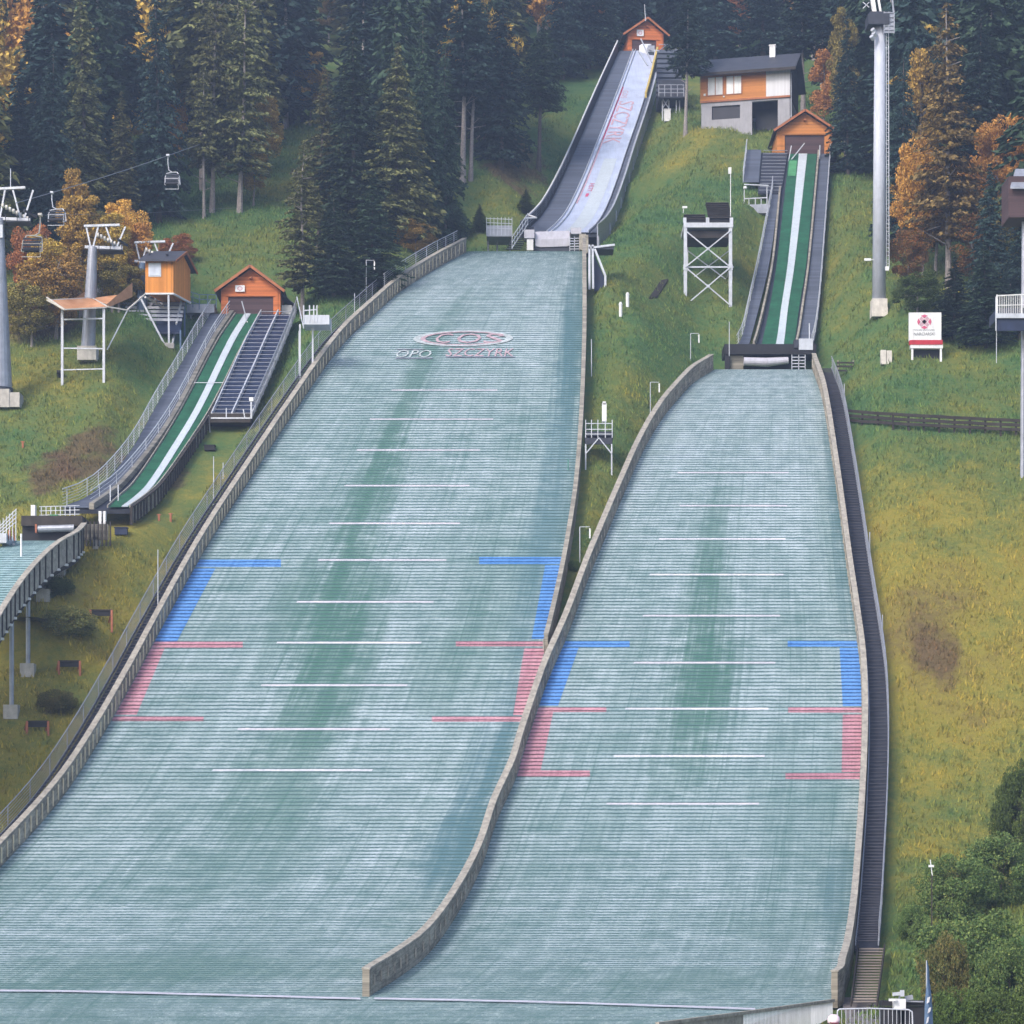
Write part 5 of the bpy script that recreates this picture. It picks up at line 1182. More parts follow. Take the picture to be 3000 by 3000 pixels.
for a, b, o_ in ((c0, c1, Vector((-.1, -.45, 0))), (c3, c2, Vector((.12, .45, 0)))):
    q = [a + up - dx + o_ + dn, b + up + dx + o_ + dn, m1 + dx, m2 - dx]; t_ = Vector((0, 0, .1)); mb.add(q + [p + t_ for p in q], [(0, 1, 2, 3), (7, 6, 5, 4), (0, 4, 5, 1), (1, 5, 6, 2), (2, 6, 7, 3), (3, 7, 4, 0)])
rf = part('roof', mb, M['roof'], r)
mb = MB()
for b, o_ in ((c1, Vector((-.1, -.45, 0))), (c2, Vector((.12, .45, 0)))): mb.bar(b + up + dx * 1.06 + o_ + dn, m1 + dx * 1.06, .06, .18)
part('bargeboard', mb, M['trim'], rf)
mb = MB(); a = P(280, 522, YC - .05); b = P(304, 496, YC - .02); mb.box2(a, b); wnd = part('window', mb, M['white'], r)
mb = MB(); mb.box2(P(282, 520, YC - .08), P(302, 498, YC - .052)); part('pane', mb, M['glass'], wnd)
mb = MB(); mb.bar(c0 + Vector((0, -.05, -.06)), c1 + Vector((0, -.05, -.06)), .14, .12); mb.bar(c1 + Vector((0, -.05, -.06)), c2 + Vector((0, 0, -.06)), .14, .12); mb.bar(c0 + Vector((0, 0, -.3)), c3 + Vector((0, 0, -.3)), .14, .12); part('floor_frame', mb, M['white'], r)
gz = lambda u_, y: at_u(u_, y) - Vector((0, 0, .3))
for a, b in (((318, 556, YC), (319, YC)), ((264, 560, YC), (316, YC - .1)), ((343, 562, YC + 2.5), (323, YC + .2)), ((285, 556, YC + 2.8), (262, YC + 2.8)), ((300, 556, YC + 2.8), (275, YC + 2.8))):
    mb = MB(); mb.bar(P(*a), gz(*b), .13); part('leg', mb, M['metal_l'], r)
mb = MB(); mb.box(gz(320, YC) + Vector((0, 0, .35)), (.7, .6, .4)); part('footing', mb, M['concrete'], r)
# dark ramp under and behind the cabin
r = thing('ramp_deck', P(290, 600, YC + 4), 'dark stepped metal ramp descending under the orange cabin', 'ramp')
yr_ = lambda f: max(YC + .35, min(ground(320, 560 + 66 * f).y, ground(290, 560 + 66 * f).y) - .5)
ra = lambda f: (P(216 + 56 * f, 556 + 70 * f, yr_(f)), P(352 - 12 * f, 558 + 68 * f, yr_(f)))
mb = MB(); a0, b0 = ra(0); a1, b1 = ra(1); t_ = Vector((0, 0, .15)); q = [a0, b0, b1, a1]; mb.add(q + [p - t_ for p in q], [(0, 1, 2, 3), (7, 6, 5, 4), (0, 4, 5, 1), (1, 5, 6, 2), (2, 6, 7, 3), (3, 7, 4, 0)]); part('plate', mb, M['navy'], r)
for i in range(7):
    a, b = ra(.05 + i * .11); mb = MB(); mb.bar(a + Vector((0, -.05, .1)), b + Vector((0, -.05, .1)), .1, .2); part('tread', mb, M['metal'], r)
for f, u_ in ((.95, 272), (.95, 338), (.3, 240), (.3, 330)):
    mb = MB(); p = ra(f)[0 if u_ < 300 else 1]; q = Vector((p.x, p.y, tz(p.x, p.y) - .3)); mb.bar(p, q, .12); part('post', mb, M['blue'], r)
# railings around the cabin
r = thing('cabin_railing', P(235, 520, YC + 4), 'blue-green railings on the walkway behind the orange cabin', 'railing')
for seg in (((184, 527, 5), (198, 533, 5), (212, 540, 5)), ((241, 545, 3), (254, 535, 3), (268, 525, 3)), ((352, 548, 5), (364, 552, 5), (376, 556, 5), (392, 556, 5.5), (408, 556, 6))):
    mb = MB()
    for dv in (0, 9, 18):
        for a, b in zip(seg, seg[1:]): mb.bar(P(a[0], a[1] + dv, YC + a[2]), P(b[0], b[1] + dv, YC + b[2]), .06)
    for a in seg: mb.bar(P(a[0], a[1], YC + a[2]), P(a[0], a[1] + 28, YC + a[2]), .06)
    part('railing_section', mb, M['blue'], r)
mb = MB(); mb.box2(P(352, 590, YC + 5), P(410, 585, YC + 7)); part('walkway_deck', mb, M['metal'], r)
mb = MB(); mb.box2(P(182, 560, YC + 4.6), P(226, 552, YC + 6)); part('walkway_deck', mb, M['metal'], r)
for u_ in (360, 405, 190):
    y_ = YC + 5.6; mb = MB(); p = P(u_, 588 if u_ > 300 else 560, y_); mb.bar(p, Vector((p.x, y_, tz(p.x, y_) - .3)), .12); part('post', mb, M['metal'], r)

# orange safety nets on frames
YN = ground(196, 728).y + .6; YN2 = YN + 3.5
r = thing('safety_net', P(155, 715, YN), 'orange lift safety net stretched over a tall pale steel frame', 'safety net')
def netpoly(pts, n=8, sag=.0):
    """pts: 4 corners a,b,c,d; sagging sheet"""
    a, b, c_, d = [P(*p) for p in pts]; mb = MB(); vs = []
    for i in range(n + 1):
        for j in range(n + 1):
            f, g = i / n, j / n; p = (a * (1 - g) + b * g) * (1 - f) + (d * (1 - g) + c_ * g) * f; p.z -= sag * math.sin(PI * f) * math.sin(PI * g); vs.append(p)
    fs = [(i * (n + 1) + j, i * (n + 1) + j + 1, (i + 1) * (n + 1) + j + 1, (i + 1) * (n + 1) + j) for i in range(n) for j in range(n)]
    mb.add(vs, fs); return mb
part('net_panel', netpoly(((89, 566, YN), (173, 562, YN + 3), (201, 579, YN), (122, 583, YN - 2)), 8, .45), M['net'], r, 'drooping front net panel')
part('net_panel', netpoly(((138, 566, YN2), (173, 540, YN2 + 2), (175, 562, YN2 + 2), (118, 578, YN2 - 1)), 6, .1), M['net'], r, 'left upright net panel')
part('net_panel', netpoly(((201, 574, YN), (250, 533, YN + 4), (250, 560, YN + 4), (202, 581, YN)), 6, .05), M['net'], r, 'right upright net panel')
part('net_panel', netpoly(((173, 562, YN + 3), (226, 556, YN + 4), (205, 575, YN + 1), (178, 566, YN + 2)), 5, .1), M['net'], r, 'blue-grey net floor panel')
mb = MB()
for a, b in (((89, 566, YN), (173, 562, YN + 3)), ((173, 562, YN + 3), (205, 579, YN)), ((89, 566, YN), (122, 584, YN - 2)), ((203, 579, YN), (240, 585, YN + 1)), ((240, 585, YN + 1), (274, 555, YN + 4)), ((122, 584, YN - 2), (201, 580, YN)), ((88, 561, YN), (122, 584, YN - 2))): mb.bar(P(*a), P(*b), .09)
part('net_frame', mb, M['conc_w'], r)
for u_ in (117.5, 196):
    mb = MB(); p = P(u_, 583, YN); mb.bar(p, Vector((p.x, p.y, tz(p.x, p.y) - .3)), .17); part('leg', mb, M['metal_l'], r)
mb = MB(); mb.bar(P(118, 603, YN), P(196, 601, YN), .1); mb.bar(P(118, 657, YN), P(196, 658, YN), .09); mb.bar(P(118, 698, YN), P(196, 696, YN), .08); mb.bar(P(202, 660, YN + .5), P(240, 586, YN + 1), .08); part('cross_bar', mb, M['metal_l'], r)
mb = MB(); g_ = ground(114, 714); mb.tube(g_ + Vector((-.2, 0, .12)), g_ + Vector((.25, 0, .12)), .2, n=12); mb.tube(g_ + Vector((-.2, -.3, .3)), g_ + Vector((.2, -.3, .3)), .14, n=12); single('tyre', mb, M['black'], 'black tyre lying at the foot of the safety net frame', 'tyre')

# ------------------------------------------------------------------ wind-flag poles, posts, small things
def wind_pole(u_, v0, v1, Y, label, flag=1, w_=.035, m='metal_l'):
    b = P(u_, v1, Y); t_ = P(u_, v0, Y); r = thing('wind_pole', b, label, 'pole', 'thin poles beside the jumps')
    mb = MB(); mb.tube(b - Vector((0, 0, .4)), t_, w_, w_ * .8, 6); part('pole', mb, M[m], r)
    if flag:
        mb = MB(); e = t_ + Vector((.62, 0, 0)); mb.bar(t_, e, .035); part('arm', mb, M[m], r)
        mb = MB(); mb.box(e + Vector((0, 0, -.4)), (.09, .03, .62)); part('wind_strip', mb, M['white'], r)
for (u_, v0, v1, fl, lb) in ((833, 413, 467, 1, 'wind-flag pole beside the top bend of the large slope wall'), (691, 491, 566, 1, 'wind-flag pole by the railing right of the small start hut'), (669, 553, 590, 0, 'short pole at the railing right of the small start hut'), (564, 624, 703, 0, 'thin pole beside the lower edge of the small trainers stand'), (403, 861, 947, 0, 'thin pole halfway down the left stairway'), (298, 1037, 1154, 0, 'thin tall pole at the left stairway level with the blue markings')):
    wind_pole(u_, v0, v1, YA(v1) , lb, fl)
wind_pole(421, 873, 892, YA(900), 'stub of a post beside the left stairway', 0)
for (u_, v0, v1, fl, lb) in ((1227, 721, 787, 1, 'wind-flag pole left of the upper dividing wall'), (1303, 629, 687, 1, 'wind-flag pole left of the medium take-off table'), (1094, 994, 1056, 1, 'wind-flag pole in the gap between the two slopes'), (1376, 607, 662, 0, 'thin pole at the left end of the medium take-off table'), (1593, 724, 768, 0, 'thin pole on the right stairway near its top'), (1641, 1004, 1046, 0, 'thin pole on the right stairway rail'), (1665, 1160, 1196, 0, 'short pole on the right stairway rail')):
    wind_pole(u_, v0, v1, YB(v1) - .1, lb, fl)
p = P(1115, 690, 186); wind_pole(1116, 640, 700, 188, 'thin grey pole outside the right wall of the large slope', 0)
wind_pole(40, 1007, 1083, 155, 'white slalom-like pole on the small landing slope', 0, .07, 'white')
wind_pole(1072, 866, 884, YA(884) - .2, 'short cyan marker rod on the large slope near its right wall', 0, .045, 'teal')
for u_, v, lb in ((1184, 580, 'right one of two white hydrant posts on the grass between the jumps'), (1171, 598, 'left one of two white hydrant posts on the grass between the jumps')):
    g_ = ground(u_, v); r = thing('hydrant_post', g_, lb, 'post', 'white hydrant posts'); mb = MB(); mb.tube(g_ - Vector((0, 0, .2)), g_ + Vector((0, 0, .85)), .13, .13, 10); part('post', mb, M['white'], r); mb = MB(); mb.tube(g_ + Vector((0, 0, .85)), g_ + Vector((0, 0, 1.05)), .16, .08, 10); part('post_cap', mb, M['white'], r)
g_ = ground(1243, 566); mb = MB(); sl = .5
for k in range(5): mb.box((g_.x - .45 + .25 * k, g_.y, g_.z + .1), (.22, .02, .01)) if False else None
q = [ground(1225, 566), ground(1240, 566), ground(1261, 532), ground(1247, 532)]; upv = Vector((0, 0, .16)); mb.add([p + upv for p in q] + [p - upv for p in q], [(0, 1, 2, 3), (7, 6, 5, 4), (0, 4, 5, 1), (1, 5, 6, 2), (2, 6, 7, 3), (3, 7, 4, 0)])
single('wooden_ramp', mb, M['wood_dark'], 'dark flat wooden grid lying on the grass left of the scaffold tower', 'board')
# service platform between the slopes
Y = ground(1105, 884).y - .3; r = thing('steel_platform', P(1130, 850, Y), 'small service platform with railing right of the large slope wall', 'platform')
mb = MB(); mb.box2(P(1104, 838, Y), P(1155, 823, Y + .15)); mb.box2(P(1104, 826, Y), P(1155, 823, Y + 1.8)); part('deck', mb, M['metal_d'], r)
mb = MB()
for y in (Y, Y + 1.7):
    for v in (799, 810, 819): mb.bar(P(1105, v, y), P(1155, v, y), .05)
    for u_ in (1105, 1116, 1128, 1142, 1155): mb.bar(P(u_, 826, y), P(u_, 792, y), .055)
part('railing', mb, M['metal_l'], r)
for u_ in (1105, 1154):
    mb = MB(); p = P(u_, 838, Y); mb.bar(p, Vector((p.x, p.y, tz(p.x, p.y) - .3)), .09); part('leg', mb, M['metal_l'], r)
    mb = MB(); mb.bar(P(u_, 856, Y - .06), P(1130, 826, Y - .06), .07); part('brace', mb, M['metal_l'], r)
mb = MB(); mb.box2(P(1136, 795, Y + .3), P(1144, 763, Y + .7)); mb.box2(P(1137, 762.9, Y + .3), P(1143, 759, Y + .6)); part('cabinet', mb, M['white'], r)
# sign board with red emblem
gS = ground(1747, 682); YSg = gS.y; s = YSg / F
r = thing('sign_board', P(1747, 682, YSg), 'white square sign board with red emblem and red band, on legs in the grass', 'sign')
mb = MB(); mb.box2(P(1715, 643, YSg), P(1775, 591, YSg + .25)); pn = part('panel', mb, M['white'], r)
mb = MB(); mb.box2(P(1716, 650, YSg - .05), P(1777, 643.3, YSg + .3)); part('red_band', mb, M['red'], r)
mb = MB(); mb.box2(P(1718, 657, YSg), P(1777, 652, YSg + .5)); part('shelf', mb, M['white'], r)
mb = MB(); mb.box2(P(1723, 677, YSg + .5), P(1773, 657, YSg + .6)); part('dark_base', mb, M['black'], r)
for u_ in (1721, 1775): 
    mb = MB(); a = P(u_, 652, YSg + .1); mb.bar(a, Vector((a.x, a.y, tz(a.x, a.y) - .2)), .14); part('leg', mb, M['white'], r)
cc = P(1744, 607, YSg - .02); mb = MB()
for k in range(4):
    a = PI / 2 * k; d1 = Vector((math.cos(a), 0, math.sin(a))); d2 = Vector((math.cos(a + .52), 0, math.sin(a + .52))); d3 = Vector((math.cos(a - .52), 0, math.sin(a - .52)))
    mb.quad(cc + d3 * .5, cc + d1 * .26, cc + d2 * .5, cc + d1 * .52)
part('emblem', mb, M['redp'], pn, 'dark red wedges of the emblem')
mb = MB(); 
for a in (PI / 4, 3 * PI / 4): d1 = Vector((math.cos(a), 0, math.sin(a))); d2 = Vector((-d1.z, 0, d1.x)); mb.quad(*[cc + Vector((0, .005, 0)) + d1 * x + d2 * y for x, y in ((-.42, -.12), (.42, -.12), (.42, .12), (-.42, .12))])
part('emblem_cross', mb, M['pink'], pn)
write('POLSKI ZWIĄZEK', lambda x, y: P(1744 + x * 20, 623 - y * 2, YSg - .02), 'sign_lettering', M['darkp'], pn)
write('NARCIARSKI', lambda x, y: P(1744 + x * 20, 630 - y * 2.8, YSg - .02), 'sign_lettering', M['darkp'], pn)
g_ = ground(1672, 688); mb = MB(); mb.box(g_ + Vector((-.22, 0, .45)), (.38, .4, .95)); mb.box(g_ + Vector((.2, .05, .45)), (.38, .4, .9)); mb.box(g_ + Vector((-.1, 0, .0)), (.5, .5, .2)); single('stone_block', mb, M['conc_w'], 'two small white blocks standing on the grass beside the tall pylon', 'block')
# wooden plank fence on the right slope
r = thing('plank_fence', ground(1760, 815), 'long dark three-rail wooden fence running right across the grass', 'fence')
fence_g = [ground(1598 + k * 29, 795 + 22 * (k / 12) ** .8 + (4 if k < 3 else 9)) for k in range(13)]
for dv in (0, 8.5, 17):
    mb = MB(); prev = None
    for k in range(13):
        u_ = 1598 + k * 29; p = P(u_, 775 + 20 * (k / 12) ** .8 + dv + random.uniform(-.5, .5), fence_g[k].y - .15)
        if prev is not None: mb.bar(prev, p, .07, .2)
        prev = p
    part('rail', mb, M['wood_dark'], r)
for k in range(0, 13):
    a = P(1598 + k * 29, 772 + 20 * (k / 12) ** .8, fence_g[k].y - .02); mb = MB(); mb.bar(a, Vector((a.x, a.y, min(tz(a.x, a.y), a.z - .5) - .2)), .13); part('post', mb, M['wood_dark'], r)
r = thing('plank_fence', ground(1596, 708), 'short dark rail fence just right of the right stairway top', 'fence')
Yf = ground(1596, 706).y
for v in (684, 691, 699): mb = MB(); mb.bar(P(1578, v, Yf), P(1611, v + .5, Yf), .06, .12); part('rail', mb, M['wood_dark'], r)
for u_ in (1581, 1610): mb = MB(); a = P(u_, 680, Yf + .08); mb.bar(a, Vector((a.x, a.y, tz(a.x, a.y) - .2)), .1); part('post', mb, M['wood_grey'], r)
# judges' tower cropped at the right edge
Yj = 172; r = thing('observation_tower', P(1925, 850, Yj), 'cropped observation tower at the right picture edge, dark cabin above a railed platform', 'tower')
p = P(1932, 420, Yj); mb = MB(); mb.tube(Vector((p.x, Yj + .6, tz(p.x, Yj) - .4)), P(1932, 400, Yj + .6), .15, n=12); part('mast', mb, M['metal'], r)
mb = MB(); mb.box2(P(1903, 410, Yj - .5), P(1962, 352, Yj + 2)); part('cabin_wall', mb, M['door'], r)
mb = MB(); q = [P(1906, 356, Yj - .9), P(1970, 356, Yj - .9), P(1966, 322, Yj + .6), P(1916, 322, Yj + .6)]; t_ = Vector((0, 0, .12)); mb.add(q + [x + t_ for x in q], [(0, 1, 2, 3), (7, 6, 5, 4), (0, 4, 5, 1), (1, 5, 6, 2), (2, 6, 7, 3), (3, 7, 4, 0)]); part('cabin_roof', mb, M['metal'], r)
mb = MB(); mb.box2(P(1881, 624, Yj - .8), P(1990, 600, Yj - .7)); mb.box2(P(1881, 601, Yj - .8), P(1990, 599, Yj + 2)); part('platform_front', mb, M['navy'], r)
mb = MB(); mb.box2(P(1879, 600, Yj - .95), P(1990, 592, Yj - .82)); part('platform_edge', mb, M['metal_l'], r)
mb = MB(); mb.bar(P(1881, 558, Yj - .9), P(1990, 553, Yj - .9), .07); mb.bar(P(1881, 576, Yj - .9), P(1990, 574, Yj - .9), .04)
for k in range(26): u_ = 1882 + k * 3.4; mb.bar(P(u_, 594, Yj - .9), P(u_, 557.5 - k * .05, Yj - .9), .03)
mb.bar(P(1881, 594, Yj - .9), P(1881, 556, Yj - .9), .09); mb.bar(P(1927, 594, Yj - .9), P(1927, 556, Yj - .9), .09); part('railing', mb, M['white'], r)
mb = MB(); mb.bar(P(1879, 624, Yj - .9), P(1879, 560, Yj - .9), .07); p = P(1880, 620, Yj); mb.bar(p, P(1880, 685, Yj), .04); part('side_post', mb, M['metal_l'], r)

# small objects on the left grass
for u_, v, lb, dk in ((190, 1178, 'small timber trestle with a dark net, uppermost of three on the left grass', .0), (130, 1274, 'small timber trestle with a dark net, middle one of three on the left grass', 0), (70, 1391, 'small timber trestle with a dark net, lowest of three on the left grass', 0)):
    g_ = ground(u_, v); s = g_.y / F; r = thing('timber_trestle', g_, lb, 'trestle', 'timber trestles on the left grass')
    for dx in (-19, 21):
        mb = MB(); a = g_ + Vector((dx * s, 0, 26 * s)); x_ = g_.x + dx * s; mb.bar(a, Vector((x_, g_.y, max(tz(x_, g_.y), g_.z - .35) - .15)), .12); mb.bar(a, Vector((x_ - .25, g_.y + .5, g_.z + .1)), .08); part('post', mb, M['redw'], r)
    mb = MB(); mb.box(g_ + Vector((1 * s, .06, 20 * s)), (38 * s, .06, 10 * s)); part('dark_board', mb, M['black'], r)
    mb = MB(); mb.bar(g_ + Vector((-19 * s, 0, 26 * s)), g_ + Vector((21 * s, 0, 26 * s)), .08); part('top_bar', mb, M['wood_dark'], r)
for u_, v, cm, lb, sz in ((229, 1012, 'navy', 'dark blue tarpaulin box on the grass below the small ramp', (.75, .5, .4)), (396, 851, 'black', 'black drain cover box on the grass under the small trainers stand', (.7, .6, .3))):
    g_ = ground(u_, v); mb = MB(); mb.box(g_ + Vector((0, 0, sz[2] / 2)), sz); mb.box(g_ + Vector((0, -.02, sz[2] + .03)), (sz[0] * 1.12, sz[1] * 1.1, .06)); single('ground_box', mb, M[cm], lb, 'box')
for u_, v, lb in ((43, 846, 'small reddish marker peg on the grass below the left pylon'), (322, 985, 'small reddish marker peg on the grass between the small and large jumps'), (300, 983, 'paler marker peg left of the one between the small and large jumps')):
    g_ = ground(u_, v); mb = MB(); mb.bar(g_ - Vector((0, 0, .2)), g_ + Vector((0, 0, .42)), .12); mb.bar(g_ + Vector((-.14, 0, .38)), g_ + Vector((.14, 0, .38)), .05); single('marker_peg', mb, M['redw'], lb, 'peg', 'marker pegs')
g_ = at_u(1757, 118); r = thing('slim_sign', P(1757, 1650, 118), 'slim white weathered sign standing up from the bush at lower right', 'sign')
mb = MB(); mb.bar(P(1755, 1622, 118), P(1759, 1652, 118), .1, .03); mb.box(P(1757, 1634, 117.9), (.24, .03, .1)); part('sign_strip', mb, M['white'], r); mb = MB(); q = P(1758, 1650, 118); mb.bar(q, Vector((q.x, q.y, tz(q.x, q.y) - .2)), .05); part('post', mb, M['wood_dark'], r)

# ------------------------------------------------------------------ foreground bottom right
YB0, YB1 = 93.0, 109.5
r = thing('outrun_railing', P(1430, 1932, 101), 'pale railing with boards curving along the lower right edge of the outrun', 'railing')
tp = [(1240, 1932, 91.5), (1288, 1926, 93.5), (1340, 1919, 95.7), (1400, 1911.5, 98.5), (1470, 1902, 102), (1530, 1893.5, 105.5), (1572, 1887.5, 108.8)]
tps = [P(*q) for q in tp]
mb = MB(); 
for a, b in zip(tps, tps[1:]): mb.bar(a, b, .14, .12)
part('top_rail', mb, M['wood_pale'], r)
mb = MB()
for a, b in zip(tps[3:], tps[4:]):
    n = int((b - a).length / .14)
    for i in range(n): p = a + (b - a) * (i / n); mb.bar(p, p - Vector((0, 0, 1.25)), .035)
part('baluster_row', mb, M['white'], r)
mb = MB()
for a, b in zip(tps[:3], tps[1:4]): q = [a - Vector((0, 0, .06)), b - Vector((0, 0, .06)), b - Vector((0, 0, 1.25)), a - Vector((0, 0, 1.25))]; o_ = Vector((.05, .05, 0)); mb.add(q + [p + o_ for p in q], [(0, 1, 2, 3), (7, 6, 5, 4), (0, 4, 5, 1), (1, 5, 6, 2), (2, 6, 7, 3), (3, 7, 4, 0)])
part('side_panel', mb, M['wood_pale'], r)
Yb = 86; r = thing('crowd_barrier', P(1650, 1950, Yb), 'grey steel crowd barrier at the foot of the right stairway', 'barrier')
mb = MB(); mb.line([P(1580, 1960, Yb), P(1580, 1908, Yb), P(1583, 1904, Yb), P(1640, 1902.5, Yb), P(1714, 1905, Yb), P(1721, 1909, Yb), P(1723, 1960, Yb)], .024, 8); mb.bar(P(1580, 1957, Yb), P(1723, 1957, Yb), .04); part('frame', mb, M['metal_l'], r)
mb = MB()
for k in range(17): u_ = 1588 + k * 8; mb.tube(P(u_, 1957, Yb), P(u_, 1904, Yb), .011, n=6)
part('bar_row', mb, M['metal_l'], r)
for u_ in (1586, 1716): mb = MB(); p = P(u_, 1960, Yb); mb.bar(p + Vector((0, -.4, -.1)), p + Vector((0, .4, -.1)), .05); mb.bar(p + Vector((0, 0, -.1)), p + Vector((0, 0, .1)), .05); part('foot', mb, M['metal'], r)
# path to the steps
mb = MB(); pp = [(-.0, 0)]; q = []
for (x0, x1, y) in ((9, 26, 60), (9.6, 24, 80), (10.5, 20, 92), (12.6, 17.5, 100), (13.6, 15.8, 108), (14.0, 15.3, 113)): q.append((x0, x1, y))
for (a0, a1, ya_), (b0, b1, yb_) in zip(q, q[1:]):
    n = 8
    for i in range(n):
        f0, f1 = i / n, (i + 1) / n; mb.quad(*[Vector((x, y, tz(x, y) + .05)) for x, y in ((a0 + (a1 - a0) * f0, ya_), (a0 + (a1 - a0) * f1, ya_), (b0 + (b1 - b0) * f1, yb_), (b0 + (b1 - b0) * f0, yb_))])
single('path', mb, plain('worn_path', (.17, .155, .16), .9, .3, 1.5), kind='structure', org=(0, 0, 0))
# box and floodlight left of the flag
r = thing('equipment_stack', P(1695, 1925, 95), 'white floodlight box on dark equipment cases behind the crowd barrier', 'equipment')
mb = MB(); mb.box2(P(1687, 1903, 95), P(1706, 1884, 95.4)); mb.box2(P(1678, 1889, 94.8), P(1690, 1884, 95)); part('white_box', mb, M['white'], r)
mb = MB(); mb.bar(P(1684, 1876, 95), P(1702, 1874, 95), .12); mb.bar(P(1702, 1880, 95), P(1702, 1868, 95), .14); mb.bar(P(1697, 1884, 95.2), P(1697, 1875, 95.2), .05); part('floodlight', mb, M['metal_l'], r)
mb = MB(); q = P(1700, 1903, 95.5); mb.box2(P(1664, 1898, 95.4), P(1742, 1887, 96.2)); mb.box2(Vector((P(1700, 0, 95).x, 95.4, tz(q.x, 95) - .1)), P(1745, 1898.2, 96.6)); mb.box2(Vector((P(1668, 0, 95).x, 95.4, tz(q.x, 95) - .1)), P(1698, 1899, 96.4)); part('dark_cases', mb, M['black'], r) if False else part('case_stack', mb, M['black'], r)
mb = MB(); mb.bar(P(1706, 1889, 95.3), P(1742, 1890, 95.3), .05); mb.bar(P(1708, 1884, 95.3), P(1722, 1881, 95.3), .16); part('arm', mb, M['metal'], r)
r = thing('feather_flag', P(1752, 1960, 88), 'tall narrow blue and white feather flag at the lower right', 'flag')
mb = MB(); q = P(1749, 1990, 88); mb.tube(Vector((q.x, 88, tz(q.x, 88) - .1)), P(1748, 1812, 88), .03, .018, 8); part('pole', mb, M['metal_l'], r)
mb = MB(); rg = []
for v, a, b in ((1812, 1748, 1750), (1828, 1748, 1753), (1850, 1748, 1754), (1874, 1746.5, 1757), (1900, 1744.5, 1759), (1932, 1744, 1760.5), (1975, 1744, 1760)):
    rg.append([P(a, v, 88), P((a + b) / 2, v, 87.85), P(b, v, 88), P((a + b) / 2, v, 87.9)])
mb.loft(rg); part('banner', mb, M['blue'], r)
mb = MB()
for v0, v1, a, b in ((1880, 1894, 1748, 1755), (1900, 1912, 1750, 1757), (1918, 1932, 1747, 1753)): mb.quad(P(a, v1, 87.82), P(b - 2, v1 - 3, 87.82), P(b, v0, 87.82), P(a + 2, v0 + 2, 87.82))
part('white_lettering', mb, M['whitep'], r)
# person at the bottom edge (only the covered head and shoulders reach the picture)
def person(c, yaw=0):
    """standing figure grown as one skinned body"""
    r = thing('person', c, 'person in a pale cap before the railing, cut off by the lower edge', 'person')
    J = [((0, 0, .95), .15, -1), ((0, 0, 1.15), .145, 0), ((0, -.01, 1.35), .17, 1), ((0, 0, 1.46), .09, 2), ((0, 0, 1.53), .058, 3), ((0, -.01, 1.61), .088, 4), ((0, -.015, 1.69), .098, 5), ((0, -.01, 1.76), .062, 6)]
    for s_ in (-1, 1):
        n = len(J)
        J += [((s_ * .18, 0, 1.42), .07, 2), ((s_ * .24, .01, 1.15), .052, n), ((s_ * .26, -.04, .92), .038, n + 1), ((s_ * .26, -.07, .84), .036, n + 2),
              ((s_ * .10, 0, .88), .095, 0), ((s_ * .11, -.01, .5), .065, n + 4), ((s_ * .12, .02, .1), .042, n + 5), ((s_ * .13, -.16, .04), .035, n + 6)]
    me = bpy.data.meshes.new('body'); me.from_pydata([j[0] for j in J], [(j[2], i) for i, j in enumerate(J) if j[2] >= 0], [])
    o_ = bpy.data.objects.new('body', me); COL.objects.link(o_)
    sk = o_.modifiers.new('skin', 'SKIN'); 
    for i, j in enumerate(J): me.skin_vertices[0].data[i].radius = (j[1], j[1])
    me.skin_vertices[0].data[0].use_root = True
    sb = o_.modifiers.new('sub', 'SUBSURF'); sb.levels = 2; sb.render_levels = 2
    dg = bpy.context.evaluated_depsgraph_get(); dg.update(); m2 = bpy.data.meshes.new_from_object(o_.evaluated_get(dg)); bpy.data.objects.remove(o_)
    m2.name = 'body'; m2.materials.clear(); m2.materials.append(M['skin']); m2.materials.append(M['jean']); m2.materials.append(M['maroon'])
    for p in m2.polygons:
        z = p.center.z; p.material_index = 1 if z < .95 and abs(p.center.x) < .22 else (2 if z < 1.5 and p.center.z > .86 or z < .95 and z > .9 else 0); p.use_smooth = True
    o_ = bpy.data.objects.new('body', m2); COL.objects.link(o_); o_.parent = r
    org = Vector(c)
    mb = MB(); rg = []
    for z, rr, oy in ((1.66, .112, 0), (1.72, .118, 0), (1.78, .10, .005), (1.82, .05, .01)): rg.append([org + Vector((rr * math.cos(a) , rr * 1.12 * math.sin(a) + oy - .01, z)) for a in np.linspace(0, 2 * PI, 17)[:-1]])
    mb.loft(rg); part('cap', mb, M['pinkw'], r, sm=True)
    mb = MB(); mb.loft([[org + Vector((x, -.1 - d, 1.685 - d * .15)) for x in (-.085 + d * .25, 0, .085 - d * .25)] + [org + Vector((x, -.1 - d, 1.675 - d * .15)) for x in (.085 - d * .25, 0, -.085 + d * .25)] for d in (0, .05, .1)]); part('cap_peak', mb, M['maroon'], r)
    mb = MB(); rg = []
    for z, rr in ((1.52, .1), (1.6, .112), (1.67, .115)): rg.append([org + Vector((rr * math.cos(a), rr * math.sin(a) + .02, z)) for a in np.linspace(-.25, PI + .25, 12)])
    mb.loft(rg, closed=False); part('hair', mb, M['wood_dark'], r, sm=True)
    return r
Yq = 48.0; hp = P(1573, 1914, Yq); person(Vector((hp.x, Yq, hp.z - 1.82)))

